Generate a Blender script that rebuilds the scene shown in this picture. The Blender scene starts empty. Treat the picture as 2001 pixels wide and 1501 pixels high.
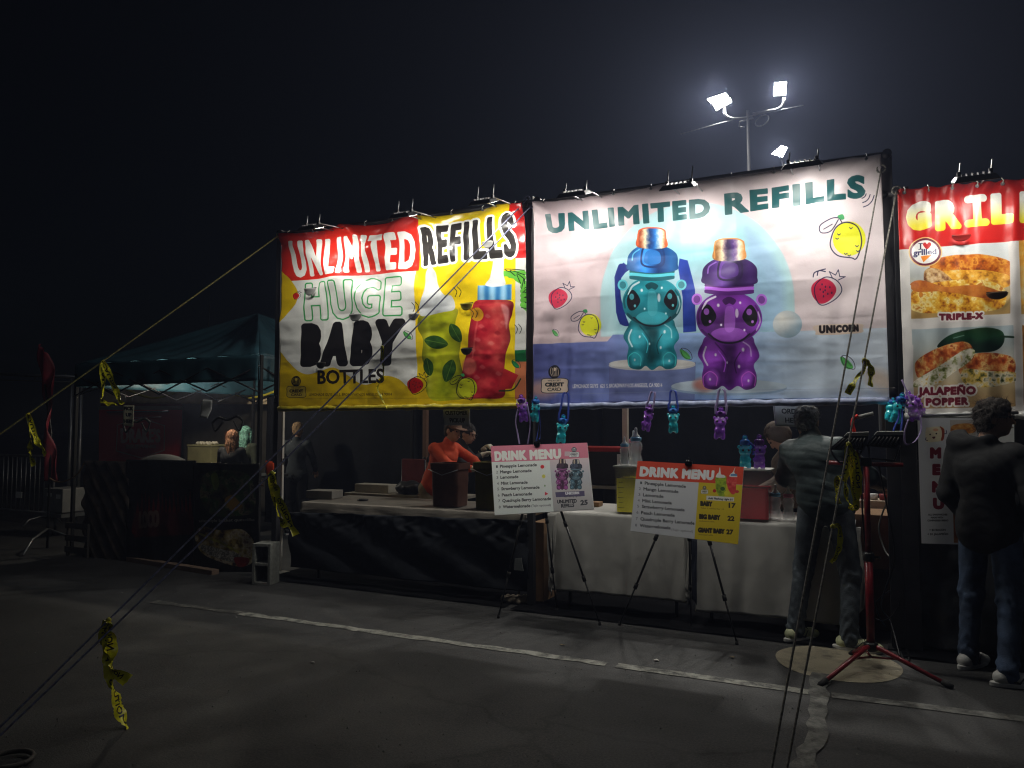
import bpy, math, random, numpy as np
from mathutils import Vector, Matrix
from math import sin, cos, pi, radians as R
random.seed(7)
S = bpy.context.scene
COL = S.collection
V = Vector

# ------------------------------------------------------------------ camera
F = 1440.0
YAW, PITCH = R(25.3), R(3.2)
CAMZ = 1.6
fw = V((-sin(YAW)*cos(PITCH), cos(YAW)*cos(PITCH), sin(PITCH)))
rt = V((cos(YAW), sin(YAW), 0))
up = rt.cross(fw)
cd = bpy.data.cameras.new('camera')
cam = bpy.data.objects.new('camera', cd)
COL.objects.link(cam)
cam.matrix_world = Matrix.Translation((0, 0, CAMZ)) @ Matrix((rt, up, -fw)).transposed().to_4x4()
cd.sensor_width = 36
cd.lens = F/2001*36
cd.clip_start = .05
cd.clip_end = 600
S.camera = cam

# ------------------------------------------------------------------ night sky, fill sun, exposure
w = bpy.data.worlds.new('World')
S.world = w
w.use_nodes = True
wn = w.node_tree.nodes
sky = wn.new('ShaderNodeTexSky')
sky.sky_type = 'NISHITA'
sky.sun_disc = False
sky.sun_elevation = R(38)
sky.sun_rotation = R(130)
sky.altitude = 0
w.node_tree.links.new(sky.outputs[0], wn['Background'].inputs[0])
wn['Background'].inputs[1].default_value = .0002
sun = bpy.data.lights.new('fill_sun', 'SUN')  # weak soft sun added as general fill for unseen lights behind the camera
sun.energy = .03
sun.angle = R(12)
sun.color = (.9, .95, 1)
so = bpy.data.objects.new('fill_sun', sun)
COL.objects.link(so)
so.rotation_euler = (R(38), 0, R(35))
S.view_settings.view_transform = 'Standard'
S.view_settings.look = 'None'
S.view_settings.gamma = 1
S.view_settings.use_curve_mapping = False
S.view_settings.exposure = .32
S.render.engine = 'CYCLES'
cy = S.cycles
cy.use_denoising = True
cy.filter_width = 1.15
cy.max_bounces = 6
cy.diffuse_bounces = 3
cy.glossy_bounces = 3
cy.transmission_bounces = 6
cy.transparent_max_bounces = 12
cy.volume_bounces = 0
cy.sample_clamp_indirect = 4
cy.caustics_reflective = False
cy.caustics_refractive = False

# ------------------------------------------------------------------ helpers
def ray(px, py):
    return fw + rt*((px-1000.5)/F) + up*((750.5-py)/F)
def at(px, py, Y):
    d = ray(px, py); return V((0, 0, CAMZ)) + d*(Y/d.y)
def gnd(px, py, z=0.0):
    d = ray(px, py); return V((0, 0, CAMZ)) + d*((z-CAMZ)/d.z)

ORG = {}
def tag(o, label, cat, group=None):
    o['label'] = label; o['category'] = cat
    if group: o['group'] = group
    return o
def empty(name, loc, label, cat, group=None, rz=0):
    o = bpy.data.objects.new(name, None)
    COL.objects.link(o); o.location = loc; o.rotation_euler = (0, 0, rz)
    o.empty_display_size = .1
    ORG[o.name] = V(loc)
    return tag(o, label, cat, group)
def link(name, me, mat, parent=None, smooth=True):
    o = bpy.data.objects.new(name, me)
    COL.objects.link(o)
    if mat is not None:
        me.materials.append(mat)
    if smooth and len(me.polygons):
        me.polygons.foreach_set('use_smooth', [True]*len(me.polygons))
    if parent is not None:
        o.parent = parent
        ORG[o.name] = ORG.get(parent.name, V((0, 0, 0)))
        off = ORG[o.name]
        if off.length > 0:
            me.transform(Matrix.Translation(-off))
    return o
def dup(o, loc, rz=None, label=None, rot=None):
    m = {}
    def cp(a, p):
        c = a.copy(); COL.objects.link(c)
        if p is not None: c.parent = p
        for ch in [x for x in a.children]:
            cp(ch, c)
        return c
    c = cp(o, None)
    c.location = loc
    if rot is not None: c.rotation_euler = rot
    elif rz is not None: c.rotation_euler = (0, 0, rz)
    if label: c['label'] = label
    return c

class MB:
    def __init__(s): s.v, s.f = [], []
    def box(s, c, d, M=None):
        c = V(c); n = len(s.v)
        for x in (-.5, .5):
            for y in (-.5, .5):
                for z in (-.5, .5):
                    p = V((x*d[0], y*d[1], z*d[2]))
                    if M is not None: p = M @ p
                    s.v.append(p+c)
        for q in ((0, 1, 3, 2), (4, 6, 7, 5), (0, 4, 5, 1), (2, 3, 7, 6), (0, 2, 6, 4), (1, 5, 7, 3)):
            s.f.append([n+i for i in q])
        return s
    def path(s, pts, r, n=8, cap=True, flat=1.0):
        pts = [V(p) for p in pts]
        rr = r if isinstance(r, (list, tuple)) else [r]*len(pts)
        b = len(s.v); side = None
        for i, p in enumerate(pts):
            t = (pts[min(i+1, len(pts)-1)]-pts[max(i-1, 0)])
            if t.length < 1e-9: t = V((0, 0, 1))
            t.normalize()
            if side is None:
                side = t.cross(V((0, 0, 1)) if abs(t.z) < .9 else V((0, 1, 0))).normalized()
            else:
                side = (side - t*side.dot(t))
                side = side.normalized() if side.length > 1e-6 else t.orthogonal().normalized()
            o2 = t.cross(side)
            for k in range(n):
                a = 2*pi*k/n
                s.v.append(p + side*(cos(a)*rr[i]) + o2*(sin(a)*rr[i]*flat))
        for i in range(len(pts)-1):
            for k in range(n):
                k2 = (k+1) % n
                s.f.append([b+i*n+k, b+i*n+k2, b+(i+1)*n+k2, b+(i+1)*n+k])
        if cap:
            s.f.append([b+k for k in range(n)][::-1])
            s.f.append([b+(len(pts)-1)*n+k for k in range(n)])
        return s
    def tube(s, a, b, r, r2=None, n=10):
        return s.path([a, b], [r, r if r2 is None else r2], n)
    def lathe(s, prof, c=(0, 0, 0), n=24, M=None):
        b = len(s.v); c = V(c)
        for r, z in prof:
            for k in range(n):
                a = 2*pi*k/n
                p = V((r*cos(a), r*sin(a), z))
                if M is not None: p = M @ p
                s.v.append(p+c)
        for i in range(len(prof)-1):
            for k in range(n):
                k2 = (k+1) % n
                s.f.append([b+i*n+k, b+i*n+k2, b+(i+1)*n+k2, b+(i+1)*n+k])
        s.f.append([b+k for k in range(n)][::-1])
        s.f.append([b+(len(prof)-1)*n+k for k in range(n)])
        return s
    def poly(s, pts):
        n = len(s.v); s.v += [V(p) for p in pts]; s.f.append(list(range(n, n+len(pts)))); return s
    def prism(s, pts, off):
        n = len(s.v); m = len(pts); off = V(off)
        s.v += [V(p) for p in pts]+[V(p)+off for p in pts]
        s.f.append(list(range(n, n+m))[::-1]); s.f.append(list(range(n+m, n+2*m)))
        for k in range(m):
            k2 = (k+1) % m
            s.f.append([n+k, n+k2, n+m+k2, n+m+k])
        return s
    def build(s, name, mat, parent=None, smooth=False, bevel=0, seg=2):
        me = bpy.data.meshes.new(name)
        me.from_pydata([tuple(v) for v in s.v], [], s.f)
        me.update()
        o = link(name, me, mat, parent, smooth)
        if bevel:
            m = o.modifiers.new('bevel', 'BEVEL'); m.width = bevel; m.segments = seg; m.limit_method = 'ANGLE'; m.angle_limit = R(40)
        return o

def curvepts(pts, n=8):
    "Catmull-Rom through 3D points"
    P = [V(p) for p in pts]; out = []
    for i in range(len(P)-1):
        a = P[max(i-1, 0)]; b = P[i]; c = P[i+1]; d = P[min(i+2, len(P)-1)]
        for k in range(n):
            t = k/n
            out.append(.5*((2*b)+(-a+c)*t+(2*a-5*b+4*c-d)*t*t+(-a+3*b-3*c+d)*t**3))
    out.append(P[-1]); return out

def gridmesh(name, P, mat, parent=None, thick=0, smooth=True):
    "P: (ny, nx, 3) array, row 0 on top; UV (0..1)"
    ny, nx, _ = P.shape
    me = bpy.data.meshes.new(name)
    idx = np.arange(nx*ny).reshape(ny, nx)
    q = np.stack([idx[1:, :-1], idx[1:, 1:], idx[:-1, 1:], idx[:-1, :-1]], -1).reshape(-1, 4)
    me.vertices.add(nx*ny); me.vertices.foreach_set('co', P.reshape(-1).astype(np.float32))
    me.loops.add(q.size); me.loops.foreach_set('vertex_index', q.reshape(-1).astype(np.int32))
    me.polygons.add(len(q)); me.polygons.foreach_set('loop_start', (np.arange(len(q))*4).astype(np.int32))
    uv = me.uv_layers.new(name='UV')
    U = (idx % nx)/(nx-1); W = 1-(idx//nx)/(ny-1)
    uvv = np.stack([U.reshape(-1), W.reshape(-1)], -1)[q.reshape(-1)]
    uv.data.foreach_set('uv', uvv.reshape(-1).astype(np.float32))
    me.update(calc_edges=True); me.validate()
    o = link(name, me, mat, parent, smooth)
    if thick:
        m = o.modifiers.new('thick', 'SOLIDIFY'); m.thickness = thick; m.offset = -1
    return o

def sheet(name, A, B, C_, D, nx, ny, disp, mat, parent=None, thick=.003, axis=None, smooth=True):
    "A top-left, B top-right, C bottom-right, D bottom-left; disp(u,v) moves along the normal, v down"
    u, v = np.meshgrid(np.linspace(0, 1, nx), np.linspace(0, 1, ny))
    A, B, C_, D = [np.array(p, float) for p in (A, B, C_, D)]
    P = (A*((1-u)*(1-v))[..., None]+B*(u*(1-v))[..., None]+C_*(u*v)[..., None]+D*((1-u)*v)[..., None])
    n = np.cross(D-A, B-A); n /= np.linalg.norm(n)
    if axis is not None: n = np.array(axis, float)
    if disp is not None:
        d = disp(u, v)
        if isinstance(d, tuple):
            P = P + n*d[0][..., None] + np.array([0, 0, 1.])*d[1][..., None]
        else:
            P = P + n*d[..., None]
    return gridmesh(name, P, mat, parent, thick, smooth)

def ribbon(name, pts, width, mat, parent=None, twist=None, dirs=None, n=6, thick=.0006):
    pts = curvepts(pts, n); L = len(pts)
    tw = twist or [0]
    rows = [[], []]
    side = None
    for i, p in enumerate(pts):
        t = (pts[min(i+1, L-1)]-pts[max(i-1, 0)]).normalized()
        s0 = V(dirs) if dirs else V((1, 0, 0))
        s0 = (s0-t*s0.dot(t))
        s0 = s0.normalized() if s0.length > .1 else t.orthogonal().normalized()
        f = i/(L-1)*(len(tw)-1); k = min(int(f), len(tw)-2) if len(tw) > 1 else 0
        a = tw[0] if len(tw) == 1 else tw[k]+(tw[k+1]-tw[k])*(f-k)
        s1 = Matrix.Rotation(a, 3, t) @ s0
        rows[0].append(p+s1*width/2); rows[1].append(p-s1*width/2)
    P = np.array([[tuple(x) for x in r] for r in rows])
    return gridmesh(name, P, mat, parent, thick)

# ---- materials
def sr(c):
    c = [x/255 if max(c) > 1.01 else x for x in c]
    return tuple(x/12.92 if x < .04045 else ((x+.055)/1.055)**2.4 for x in c)
MATS = {}
def mat(name, col, rough=.6, metal=0, var=.12, vs=6, bump=.15, bs=60, trans=0, ior=1.45, emit=0, spec=.5, alpha=1, coat=0, detail=4, weave=0, ecol=None, sheen=0, transl=0):
    if name in MATS: return MATS[name]
    m = bpy.data.materials.new(name); m.use_nodes = True
    N = m.node_tree.nodes; L = m.node_tree.links; b = N['Principled BSDF']
    tc = N.new('ShaderNodeTexCoord')
    no = N.new('ShaderNodeTexNoise'); no.inputs['Scale'].default_value = vs; no.inputs['Detail'].default_value = detail
    L.new(tc.outputs['Object'], no.inputs['Vector'])
    cr = N.new('ShaderNodeValToRGB')
    lo = [max(0, c*(1-var*1.6)) for c in col]; hi = [min(1, c*(1+var*1.6)) for c in col]
    cr.color_ramp.elements[0].position = .3; cr.color_ramp.elements[1].position = .7
    cr.color_ramp.elements[0].color = (*lo, 1); cr.color_ramp.elements[1].color = (*hi, 1)
    L.new(no.outputs['Fac'], cr.inputs['Fac']); L.new(cr.outputs['Color'], b.inputs['Base Color'])
    b.inputs['Roughness'].default_value = rough; b.inputs['Metallic'].default_value = metal
    b.inputs['IOR'].default_value = ior
    b.inputs['Specular IOR Level'].default_value = spec
    b.inputs['Transmission Weight'].default_value = trans
    b.inputs['Alpha'].default_value = alpha
    b.inputs['Coat Weight'].default_value = coat
    b.inputs['Sheen Weight'].default_value = sheen
    if emit:
        b.inputs['Emission Color'].default_value = (*(ecol or col), 1); b.inputs['Emission Strength'].default_value = emit
    if bump:
        n2 = N.new('ShaderNodeTexNoise'); n2.inputs['Scale'].default_value = bs; n2.inputs['Detail'].default_value = 5
        L.new(tc.outputs['Object'], n2.inputs['Vector'])
        bp = N.new('ShaderNodeBump'); bp.inputs['Strength'].default_value = bump; bp.inputs['Distance'].default_value = .01
        L.new(n2.outputs['Fac'], bp.inputs['Height']); L.new(bp.outputs[0], b.inputs['Normal'])
    MATS[name] = m
    return m
def printmat(name, img, rough=.45, bump=.15, bs=25, spec=.5, transl=0):
    m = bpy.data.materials.new(name); m.use_nodes = True
    N = m.node_tree.nodes; L = m.node_tree.links; b = N['Principled BSDF']
    t = N.new('ShaderNodeTexImage'); t.image = img; t.interpolation = 'Cubic' if False else 'Linear'; t.extension = 'EXTEND'
    uv = N.new('ShaderNodeUVMap'); uv.uv_map = 'UV'
    L.new(uv.outputs[0], t.inputs[0]); L.new(t.outputs[0], b.inputs['Base Color'])
    b.inputs['Roughness'].default_value = rough; b.inputs['Specular IOR Level'].default_value = spec
    tc = N.new('ShaderNodeTexCoord'); n2 = N.new('ShaderNodeTexNoise'); n2.inputs['Scale'].default_value = bs; n2.inputs['Detail'].default_value = 4
    L.new(tc.outputs['Object'], n2.inputs['Vector'])
    bp = N.new('ShaderNodeBump'); bp.inputs['Strength'].default_value = bump; bp.inputs['Distance'].default_value = .01
    L.new(n2.outputs['Fac'], bp.inputs['Height']); L.new(bp.outputs[0], b.inputs['Normal'])
    return m

# ---- printed artwork: flat print rasterised from outlines
GL = {}
def glyph(c, off=0):
    if (c, off) in GL: return GL[(c, off)]
    def ev(s):
        cu = bpy.data.curves.new('g', 'FONT'); cu.body = s; cu.resolution_u = 3; cu.fill_mode = 'FRONT'; cu.offset = off if s == c else 0
        o = bpy.data.objects.new('g', cu); COL.objects.link(o)
        dg = bpy.context.evaluated_depsgraph_get()
        me = o.evaluated_get(dg).to_mesh()
        vs = np.array([v.co[:2] for v in me.vertices]) if len(me.vertices) else np.zeros((0, 2))
        cnt = {}
        for p in me.polygons:
            for k in p.edge_keys: cnt[k] = cnt.get(k, 0)+1
        ed = [k for k, n in cnt.items() if n == 1]
        E = np.array([[*vs[a], *vs[b2]] for a, b2 in ed]) if ed else np.zeros((0, 4))
        wd = vs[:, 0].max()-vs[:, 0].min() if len(vs) else 0
        bpy.data.objects.remove(o); bpy.data.curves.remove(cu)
        return E, wd
    if '__H' not in GL:
        GL['__H'] = 1
        e, wd = ev('H'); GL['cap'] = e[:, 1].max(); _, w2 = ev('HH'); GL['hh'] = w2
    E, _ = ev(c)
    _, wd = ev('H'+c+'H')
    GL[(c, off)] = (E, wd-GL['hh'])
    return GL[(c, off)]

def homog(src, dst):
    A = []
    for (x, y), (X, Y) in zip(src, dst):
        A.append([x, y, 1, 0, 0, 0, -X*x, -X*y, X]); A.append([0, 0, 0, x, y, 1, -Y*x, -Y*y, Y])
    A = np.array(A, float)
    h = np.linalg.solve(A[:, :8], A[:, 8])
    return np.append(h, 1).reshape(3, 3)
def hap(H, x, y):
    d = H[2, 0]*x+H[2, 1]*y+H[2, 2]
    return (H[0, 0]*x+H[0, 1]*y+H[0, 2])/d, (H[1, 0]*x+H[1, 1]*y+H[1, 2])/d
def cr2(pts, n=7):
    P = np.array(pts, float); m = len(P); out = []
    for i in range(m):
        a, b, c, d = P[(i-1) % m], P[i], P[(i+1) % m], P[(i+2) % m]
        for k in range(n):
            t = k/n
            out.append(.5*(2*b+(-a+c)*t+(2*a-5*b+4*c-d)*t*t+(-a+3*b-3*c+d)*t**3))
    return out
def cro(pts, n=7):
    return [(p.x, p.y) for p in curvepts([(a, b, 0) for a, b in pts], n)]
_rng = np.random.RandomState(3)
_LAT = _rng.rand(64, 64)
def vn(x, y, s, o=0):
    x = x/s+o*7.3; y = y/s+o*3.1
    xi = np.floor(x).astype(int); yi = np.floor(y).astype(int)
    fx = x-xi; fy = y-yi; fx = fx*fx*(3-2*fx); fy = fy*fy*(3-2*fy)
    a = _LAT[xi % 64, yi % 64]; b = _LAT[(xi+1) % 64, yi % 64]; c = _LAT[xi % 64, (yi+1) % 64]; d = _LAT[(xi+1) % 64, (yi+1) % 64]
    return (a*(1-fx)+b*fx)*(1-fy)+(c*(1-fx)+d*fx)*fy
def fbm(x, y, s, o=0):
    return vn(x, y, s, o)*.5+vn(x, y, s/2, o+1)*.28+vn(x, y, s/4, o+2)*.15+vn(x, y, s/8, o+3)*.07
def ramp(t, *cols):
    "piecewise colour ramp, t 0..1"
    t = np.clip(t, 0, 1)*(len(cols)-1); cs = np.array(cols, float)
    i = np.clip(t.astype(int), 0, len(cols)-2); f = (t-i)[..., None]
    return cs[i]*(1-f)+cs[i+1]*f

class Canvas:
    def __init__(s, W, H, quad, bg):
        s.W, s.H = W, H
        s.Hm = homog([(0, 0), (1, 0), (1, 1), (0, 1)], quad); s.Hi = np.linalg.inv(s.Hm)
        u, v = np.meshgrid((np.arange(W)+.5)/W, (np.arange(H)+.5)/H)
        s.X, s.Y = hap(s.Hm, u, v)
        s.img = np.zeros((H, W, 3)); s.img[:] = bg
        q = np.array(quad, float)
        s.px = np.linalg.norm(q[1]-q[0])/W
    def sel(s, x0, y0, x1, y1):
        us, vs = [], []
        for x, y in ((x0, y0), (x1, y0), (x1, y1), (x0, y1)):
            u, v = hap(s.Hi, x, y); us.append(u); vs.append(v)
        a = max(0, int(min(us)*s.W)-2); b = min(s.W, int(max(us)*s.W)+3)
        c = max(0, int(min(vs)*s.H)-2); d = min(s.H, int(max(vs)*s.H)+3)
        return (slice(c, max(c, d)), slice(a, max(a, b)))
    def put(s, sl, cov, col):
        if callable(col): cc = col(s.X[sl], s.Y[sl])
        else: cc = np.array(col, float)
        s.img[sl] += (cc-s.img[sl])*np.clip(cov, 0, 1)[..., None]
    def edges(s, E, col, grow=0, outline=None, alpha=1, soft=None, fill=True):
        E = np.asarray(E, float)
        if not len(E): return
        pad = max(grow, outline or 0, 0)+(soft or 0)+2*s.px
        x0 = min(E[:, 0].min(), E[:, 2].min())-pad; x1 = max(E[:, 0].max(), E[:, 2].max())+pad
        y0 = min(E[:, 1].min(), E[:, 3].min())-pad; y1 = max(E[:, 1].max(), E[:, 3].max())+pad
        sl = s.sel(x0, y0, x1, y1); X = s.X[sl]; Y = s.Y[sl]
        if not X.size: return
        D = np.full(X.shape, 1e9); par = np.zeros(X.shape, bool)
        for ax, ay, bx, by in E:
            dx, dy = bx-ax, by-ay
            l2 = dx*dx+dy*dy
            if l2 < 1e-9: continue
            t = np.clip(((X-ax)*dx+(Y-ay)*dy)/l2, 0, 1)
            D = np.minimum(D, (X-ax-t*dx)**2+(Y-ay-t*dy)**2)
            if fill and dy != 0:
                par ^= ((ay > Y) != (by > Y)) & (X < dx*(Y-ay)/dy+ax)
        D = np.sqrt(D)
        if fill: D = np.where(par, -D, D)
        if outline is not None: D = np.abs(D)-outline
        else: D = D-grow
        w_ = soft or s.px
        s.put(sl, np.clip(.5-D/w_, 0, 1)*alpha, col)
    def poly(s, pts, col, **k):
        p = np.array(pts, float); s.edges(np.hstack([p, np.roll(p, -1, 0)]), col, **k)
    def blob(s, pts, col, **k): s.poly(cr2(pts), col, **k)
    def line(s, pts, wd, col, alpha=1, curve=False, closed=False):
        if curve: pts = cr2(pts) if closed else cro(pts)
        p = np.array(pts, float)
        if closed: p = np.vstack([p, p[:1]])
        s.edges(np.hstack([p[:-1], p[1:]]), col, grow=wd/2, alpha=alpha, fill=False)
    def ell(s, cx, cy_, rx, ry, col, rot=0, **k):
        a = np.linspace(0, 2*pi, 33)[:-1]
        x = rx*np.cos(a); y = ry*np.sin(a)
        s.poly(np.stack([cx+x*cos(rot)-y*sin(rot), cy_+x*sin(rot)+y*cos(rot)], -1), col, **k)
    def rect(s, x0, y0, x1, y1, col, **k): s.poly([(x0, y0), (x1, y0), (x1, y1), (x0, y1)], col, **k)
    def text(s, t, quad, col, grow=0, outline=None, alpha=1, sp=0, off=0):
        x = 0; G = []
        for c in t:
            E, adv = glyph(c, off)
            if len(E): G.append(E+np.array([x, 0, x, 0]))
            x += adv+sp
        if not G: return
        allx = np.vstack(G); a0 = min(allx[:, 0].min(), allx[:, 2].min()); a1 = max(allx[:, 0].max(), allx[:, 2].max())
        cap = GL['cap']; H = homog([(a0, cap), (a1, cap), (a1, 0), (a0, 0)], quad)
        for E in G:
            x0, y0 = hap(H, E[:, 0], E[:, 1]); x1, y1 = hap(H, E[:, 2], E[:, 3])
            s.edges(np.stack([x0, y0, x1, y1], -1), col, grow=grow, outline=outline, alpha=alpha)
    def t2(s, t, x, y, h, col, w=None, slope=0, shear=0, grow=0, **k):
        "text with baseline start x,y, cap height h, width w, baseline slope"
        wd = sum(glyph(c)[1] for c in t)
        cap = GL['cap']
        if w is None: w = wd/cap*h
        s.text(t, [(x+shear*h, y-h), (x+w+shear*h, y-h+slope*w), (x+w, y+slope*w), (x, y)], col, grow=grow, **k)
    def image(s, name):
        im = bpy.data.images.new(name, s.W, s.H)
        a = np.ones((s.H, s.W, 4), np.float32); a[..., :3] = np.clip(s.img[::-1]/255, 0, 1)
        im.pixels.foreach_set(a.reshape(-1)); im.update(); im.pack()
        return im

# ---- smooth solid bodies from distance fields (surface nets)
class Blob:
    def __init__(s): s.p = []
    def cap(s, a, b, ra, rb=None, k=None, op=1):
        s.p.append(('c', np.array(a, float), np.array(b, float), ra, ra if rb is None else rb, k, op)); return s
    def ell(s, c, r, M=None, k=None, op=1):
        s.p.append(('e', np.array(c, float), np.array(r, float), None if M is None else np.array(M), max(r), k, op)); return s
    def mesh(s, name, h=.012, k=.02, disp=None):
        los = []; his = []
        for q in s.p:
            if q[6] < 0: continue
            if q[0] == 'c':
                r = max(q[3], q[4]); los.append(np.minimum(q[1], q[2])-r); his.append(np.maximum(q[1], q[2])+r)
            else: los.append(q[1]-q[4]); his.append(q[1]+q[4])
        mg = 4*h+.02
        lo = np.min(los, 0)-mg; hi = np.max(his, 0)+mg
        n = np.ceil((hi-lo)/h).astype(int)+1
        ax = [lo[i]+h*np.arange(n[i]) for i in range(3)]
        Fd = np.full(n, .3, np.float32)
        for q in s.p:
            kk = k if q[5] is None else q[5]
            pad = kk+3*h+.01
            if q[0] == 'c':
                r = max(q[3], q[4]); a0 = np.minimum(q[1], q[2])-r-pad; a1 = np.maximum(q[1], q[2])+r+pad
            else: a0 = q[1]-q[4]-pad; a1 = q[1]+q[4]+pad
            i0 = np.clip(((a0-lo)/h).astype(int), 0, n); i1 = np.clip(((a1-lo)/h).astype(int)+2, 0, n)
            if (i1 <= i0).any(): continue
            sl = tuple(slice(i0[j], i1[j]) for j in range(3))
            X = ax[0][sl[0]][:, None, None]; Y = ax[1][sl[1]][None, :, None]; Z = ax[2][sl[2]][None, None, :]
            if q[0] == 'c':
                d = q[2]-q[1]; l2 = max(d@d, 1e-12)
                t = np.clip(((X-q[1][0])*d[0]+(Y-q[1][1])*d[1]+(Z-q[1][2])*d[2])/l2, 0, 1)
                D = np.sqrt((X-q[1][0]-t*d[0])**2+(Y-q[1][1]-t*d[1])**2+(Z-q[1][2]-t*d[2])**2)-(q[3]+(q[4]-q[3])*t)
            else:
                x, y, z = X-q[1][0], Y-q[1][1], Z-q[1][2]
                if q[3] is not None:
                    M = q[3].T
                    x, y, z = M[0, 0]*x+M[0, 1]*y+M[0, 2]*z, M[1, 0]*x+M[1, 1]*y+M[1, 2]*z, M[2, 0]*x+M[2, 1]*y+M[2, 2]*z
                k0 = np.sqrt((x/q[2][0])**2+(y/q[2][1])**2+(z/q[2][2])**2)
                k1 = np.sqrt((x/q[2][0]**2)**2+(y/q[2][1]**2)**2+(z/q[2][2]**2)**2)+1e-9
                D = k0*(k0-1)/k1
            cur = Fd[sl]
            if q[6] > 0:
                hh = np.clip(.5+.5*(cur-D)/max(kk, 1e-6), 0, 1)
                Fd[sl] = cur*(1-hh)+D*hh-kk*hh*(1-hh)
            else:
                hh = np.clip(.5-.5*(cur+D)/max(kk, 1e-6), 0, 1)
                Fd[sl] = cur*(1-hh)-D*hh+kk*hh*(1-hh)
        if disp is not None:
            Fd = Fd-disp(ax[0][:, None, None], ax[1][None, :, None], ax[2][None, None, :])
        ins = Fd < 0
        c8 = [ins[i:n[0]-1+i, j:n[1]-1+j, l:n[2]-1+l] for i in (0, 1) for j in (0, 1) for l in (0, 1)]
        sm = sum(c.astype(np.int8) for c in c8)
        act = (sm > 0) & (sm < 8)
        I = np.argwhere(act); vid = -np.ones(act.shape, np.int32); vid[act] = np.arange(len(I))
        acc = np.zeros((len(I), 3)); cnt = np.zeros(len(I))
        for a in range(3):
            for b in (0, 1):
                for c in (0, 1):
                    o = [(a+1) % 3, (a+2) % 3]
                    p0 = I.copy(); p0[:, o[0]] += b; p0[:, o[1]] += c
                    p1 = p0.copy(); p1[:, a] += 1
                    f0 = Fd[tuple(p0.T)]; f1 = Fd[tuple(p1.T)]
                    ok = (f0 < 0) != (f1 < 0)
                    t = np.where(ok, f0/np.where(ok, f0-f1, 1), 0)
                    q = p0.astype(float); q[:, a] += t
                    acc[ok] += q[ok]; cnt[ok] += 1
        P = lo+h*(acc/cnt[:, None])
        quads = []
        for a in range(3):
            b, c = (a+1) % 3, (a+2) % 3
            sa = [slice(None)]*3; sb = [slice(None)]*3
            sa[a] = slice(0, n[a]-1); sb[a] = slice(1, n[a])
            A_ = ins[tuple(sa)]; B_ = ins[tuple(sb)]
            E_ = np.argwhere(A_ != B_)
            E_ = E_[(E_[:, b] > 0) & (E_[:, c] > 0) & (E_[:, b] < n[b]-1) & (E_[:, c] < n[c]-1)]
            fl = A_[tuple(E_.T)]
            def vv(db, dc):
                e = E_.copy(); e[:, b] += db; e[:, c] += dc; return vid[tuple(e.T)]
            Q = np.stack([vv(-1, -1), vv(0, -1), vv(0, 0), vv(-1, 0)], -1)
            Q[~fl] = Q[~fl][:, ::-1]
            quads.append(Q)
        Q = np.vstack(quads); Q = Q[(Q >= 0).all(1)]
        me = bpy.data.meshes.new(name)
        me.vertices.add(len(P)); me.vertices.foreach_set('co', P.reshape(-1).astype(np.float32))
        me.loops.add(Q.size); me.loops.foreach_set('vertex_index', Q.reshape(-1).astype(np.int32))
        me.polygons.add(len(Q)); me.polygons.foreach_set('loop_start', (np.arange(len(Q))*4).astype(np.int32))
        me.update(calc_edges=True); me.validate()
        return me
# ------------------------------------------------------------------ printed artwork
INK = (40, 34, 70)
def strawberry(c, x, y, s, flip=1, ink=INK, red=(205, 40, 75)):
    c.blob([(x-.9*s, y-.35*s), (x-.2*s, y-.85*s), (x+.55*s, y-.6*s), (x+.85*s, y), (x+.4*s, y+.7*s), (x-.3*s, y+.95*s), (x-.85*s, y+.4*s)], red)
    c.line([(x-.6*s, y-.45*s), (x+.1*s, y-.95*s), (x+.9*s, y-.7*s), (x+1.25*s, y-.05*s), (x+.8*s, y+.6*s), (x, y+1.05*s), (x-.45*s, y+.9*s), (x-.7*s, y+.2*s)], .07*s, ink, curve=True, closed=True)
    c.line([(x+.6*s, y-.85*s), (x+.35*s, y-1.35*s), (x+.8*s, y-1.1*s), (x+1*s, y-1.5*s), (x+1.1*s, y-1*s), (x+1.5*s, y-1*s), (x+1*s, y-.75*s)], .06*s, ink)
    for k in range(9):
        a = k*2.4; r = .18*s*(k**.5)
        c.ell(x+.05*s+r*cos(a), y+r*sin(a), .05*s, .08*s, ink)
def lemon(c, x, y, s, ink=INK, yel=(222, 222, 40)):
    c.ell(x+.18*s, y-.1*s, .95*s, 1.0*s, yel)
    c.line([(x-.9*s, y), (x-.6*s, y-.75*s), (x, y-1.05*s), (x+.65*s, y-.8*s), (x+.9*s, y), (x+.75*s, y+.75*s), (x+.55*s, y+1.1*s), (x+.3*s, y+1.02*s), (x-.45*s, y+.9*s), (x-.85*s, y+.5*s)], .07*s, ink, curve=True, closed=True)
    c.line([(x-.25*s, y-1.05*s), (x-.45*s, y-1.3*s), (x-.9*s, y-1.25*s), (x-1.5*s, y-.85*s), (x-1.45*s, y-.45*s), (x-.9*s, y-.55*s), (x-.45*s, y-1.2*s)], .06*s, ink, curve=True)
    c.line([(x-1.3*s, y-.65*s), (x-.8*s, y-.95*s)], .05*s, ink)
    c.blob([(x-.5*s, y-1.4*s), (x-.2*s, y-1.5*s), (x-.1*s, y-1.25*s), (x-.3*s, y-1.2*s)], (60, 150, 90))
    for dx, dy in ((-.5, -.4), (-.6, -.15), (.55, .3), (.6, .6), (-.1, .75), (.1, .85), (.2, -.75)):
        c.line([(x+dx*s, y+dy*s), (x+(dx+.08)*s, y+(dy+.07)*s), (x+(dx+.16)*s, y+dy*s)], .05*s, ink)
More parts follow.
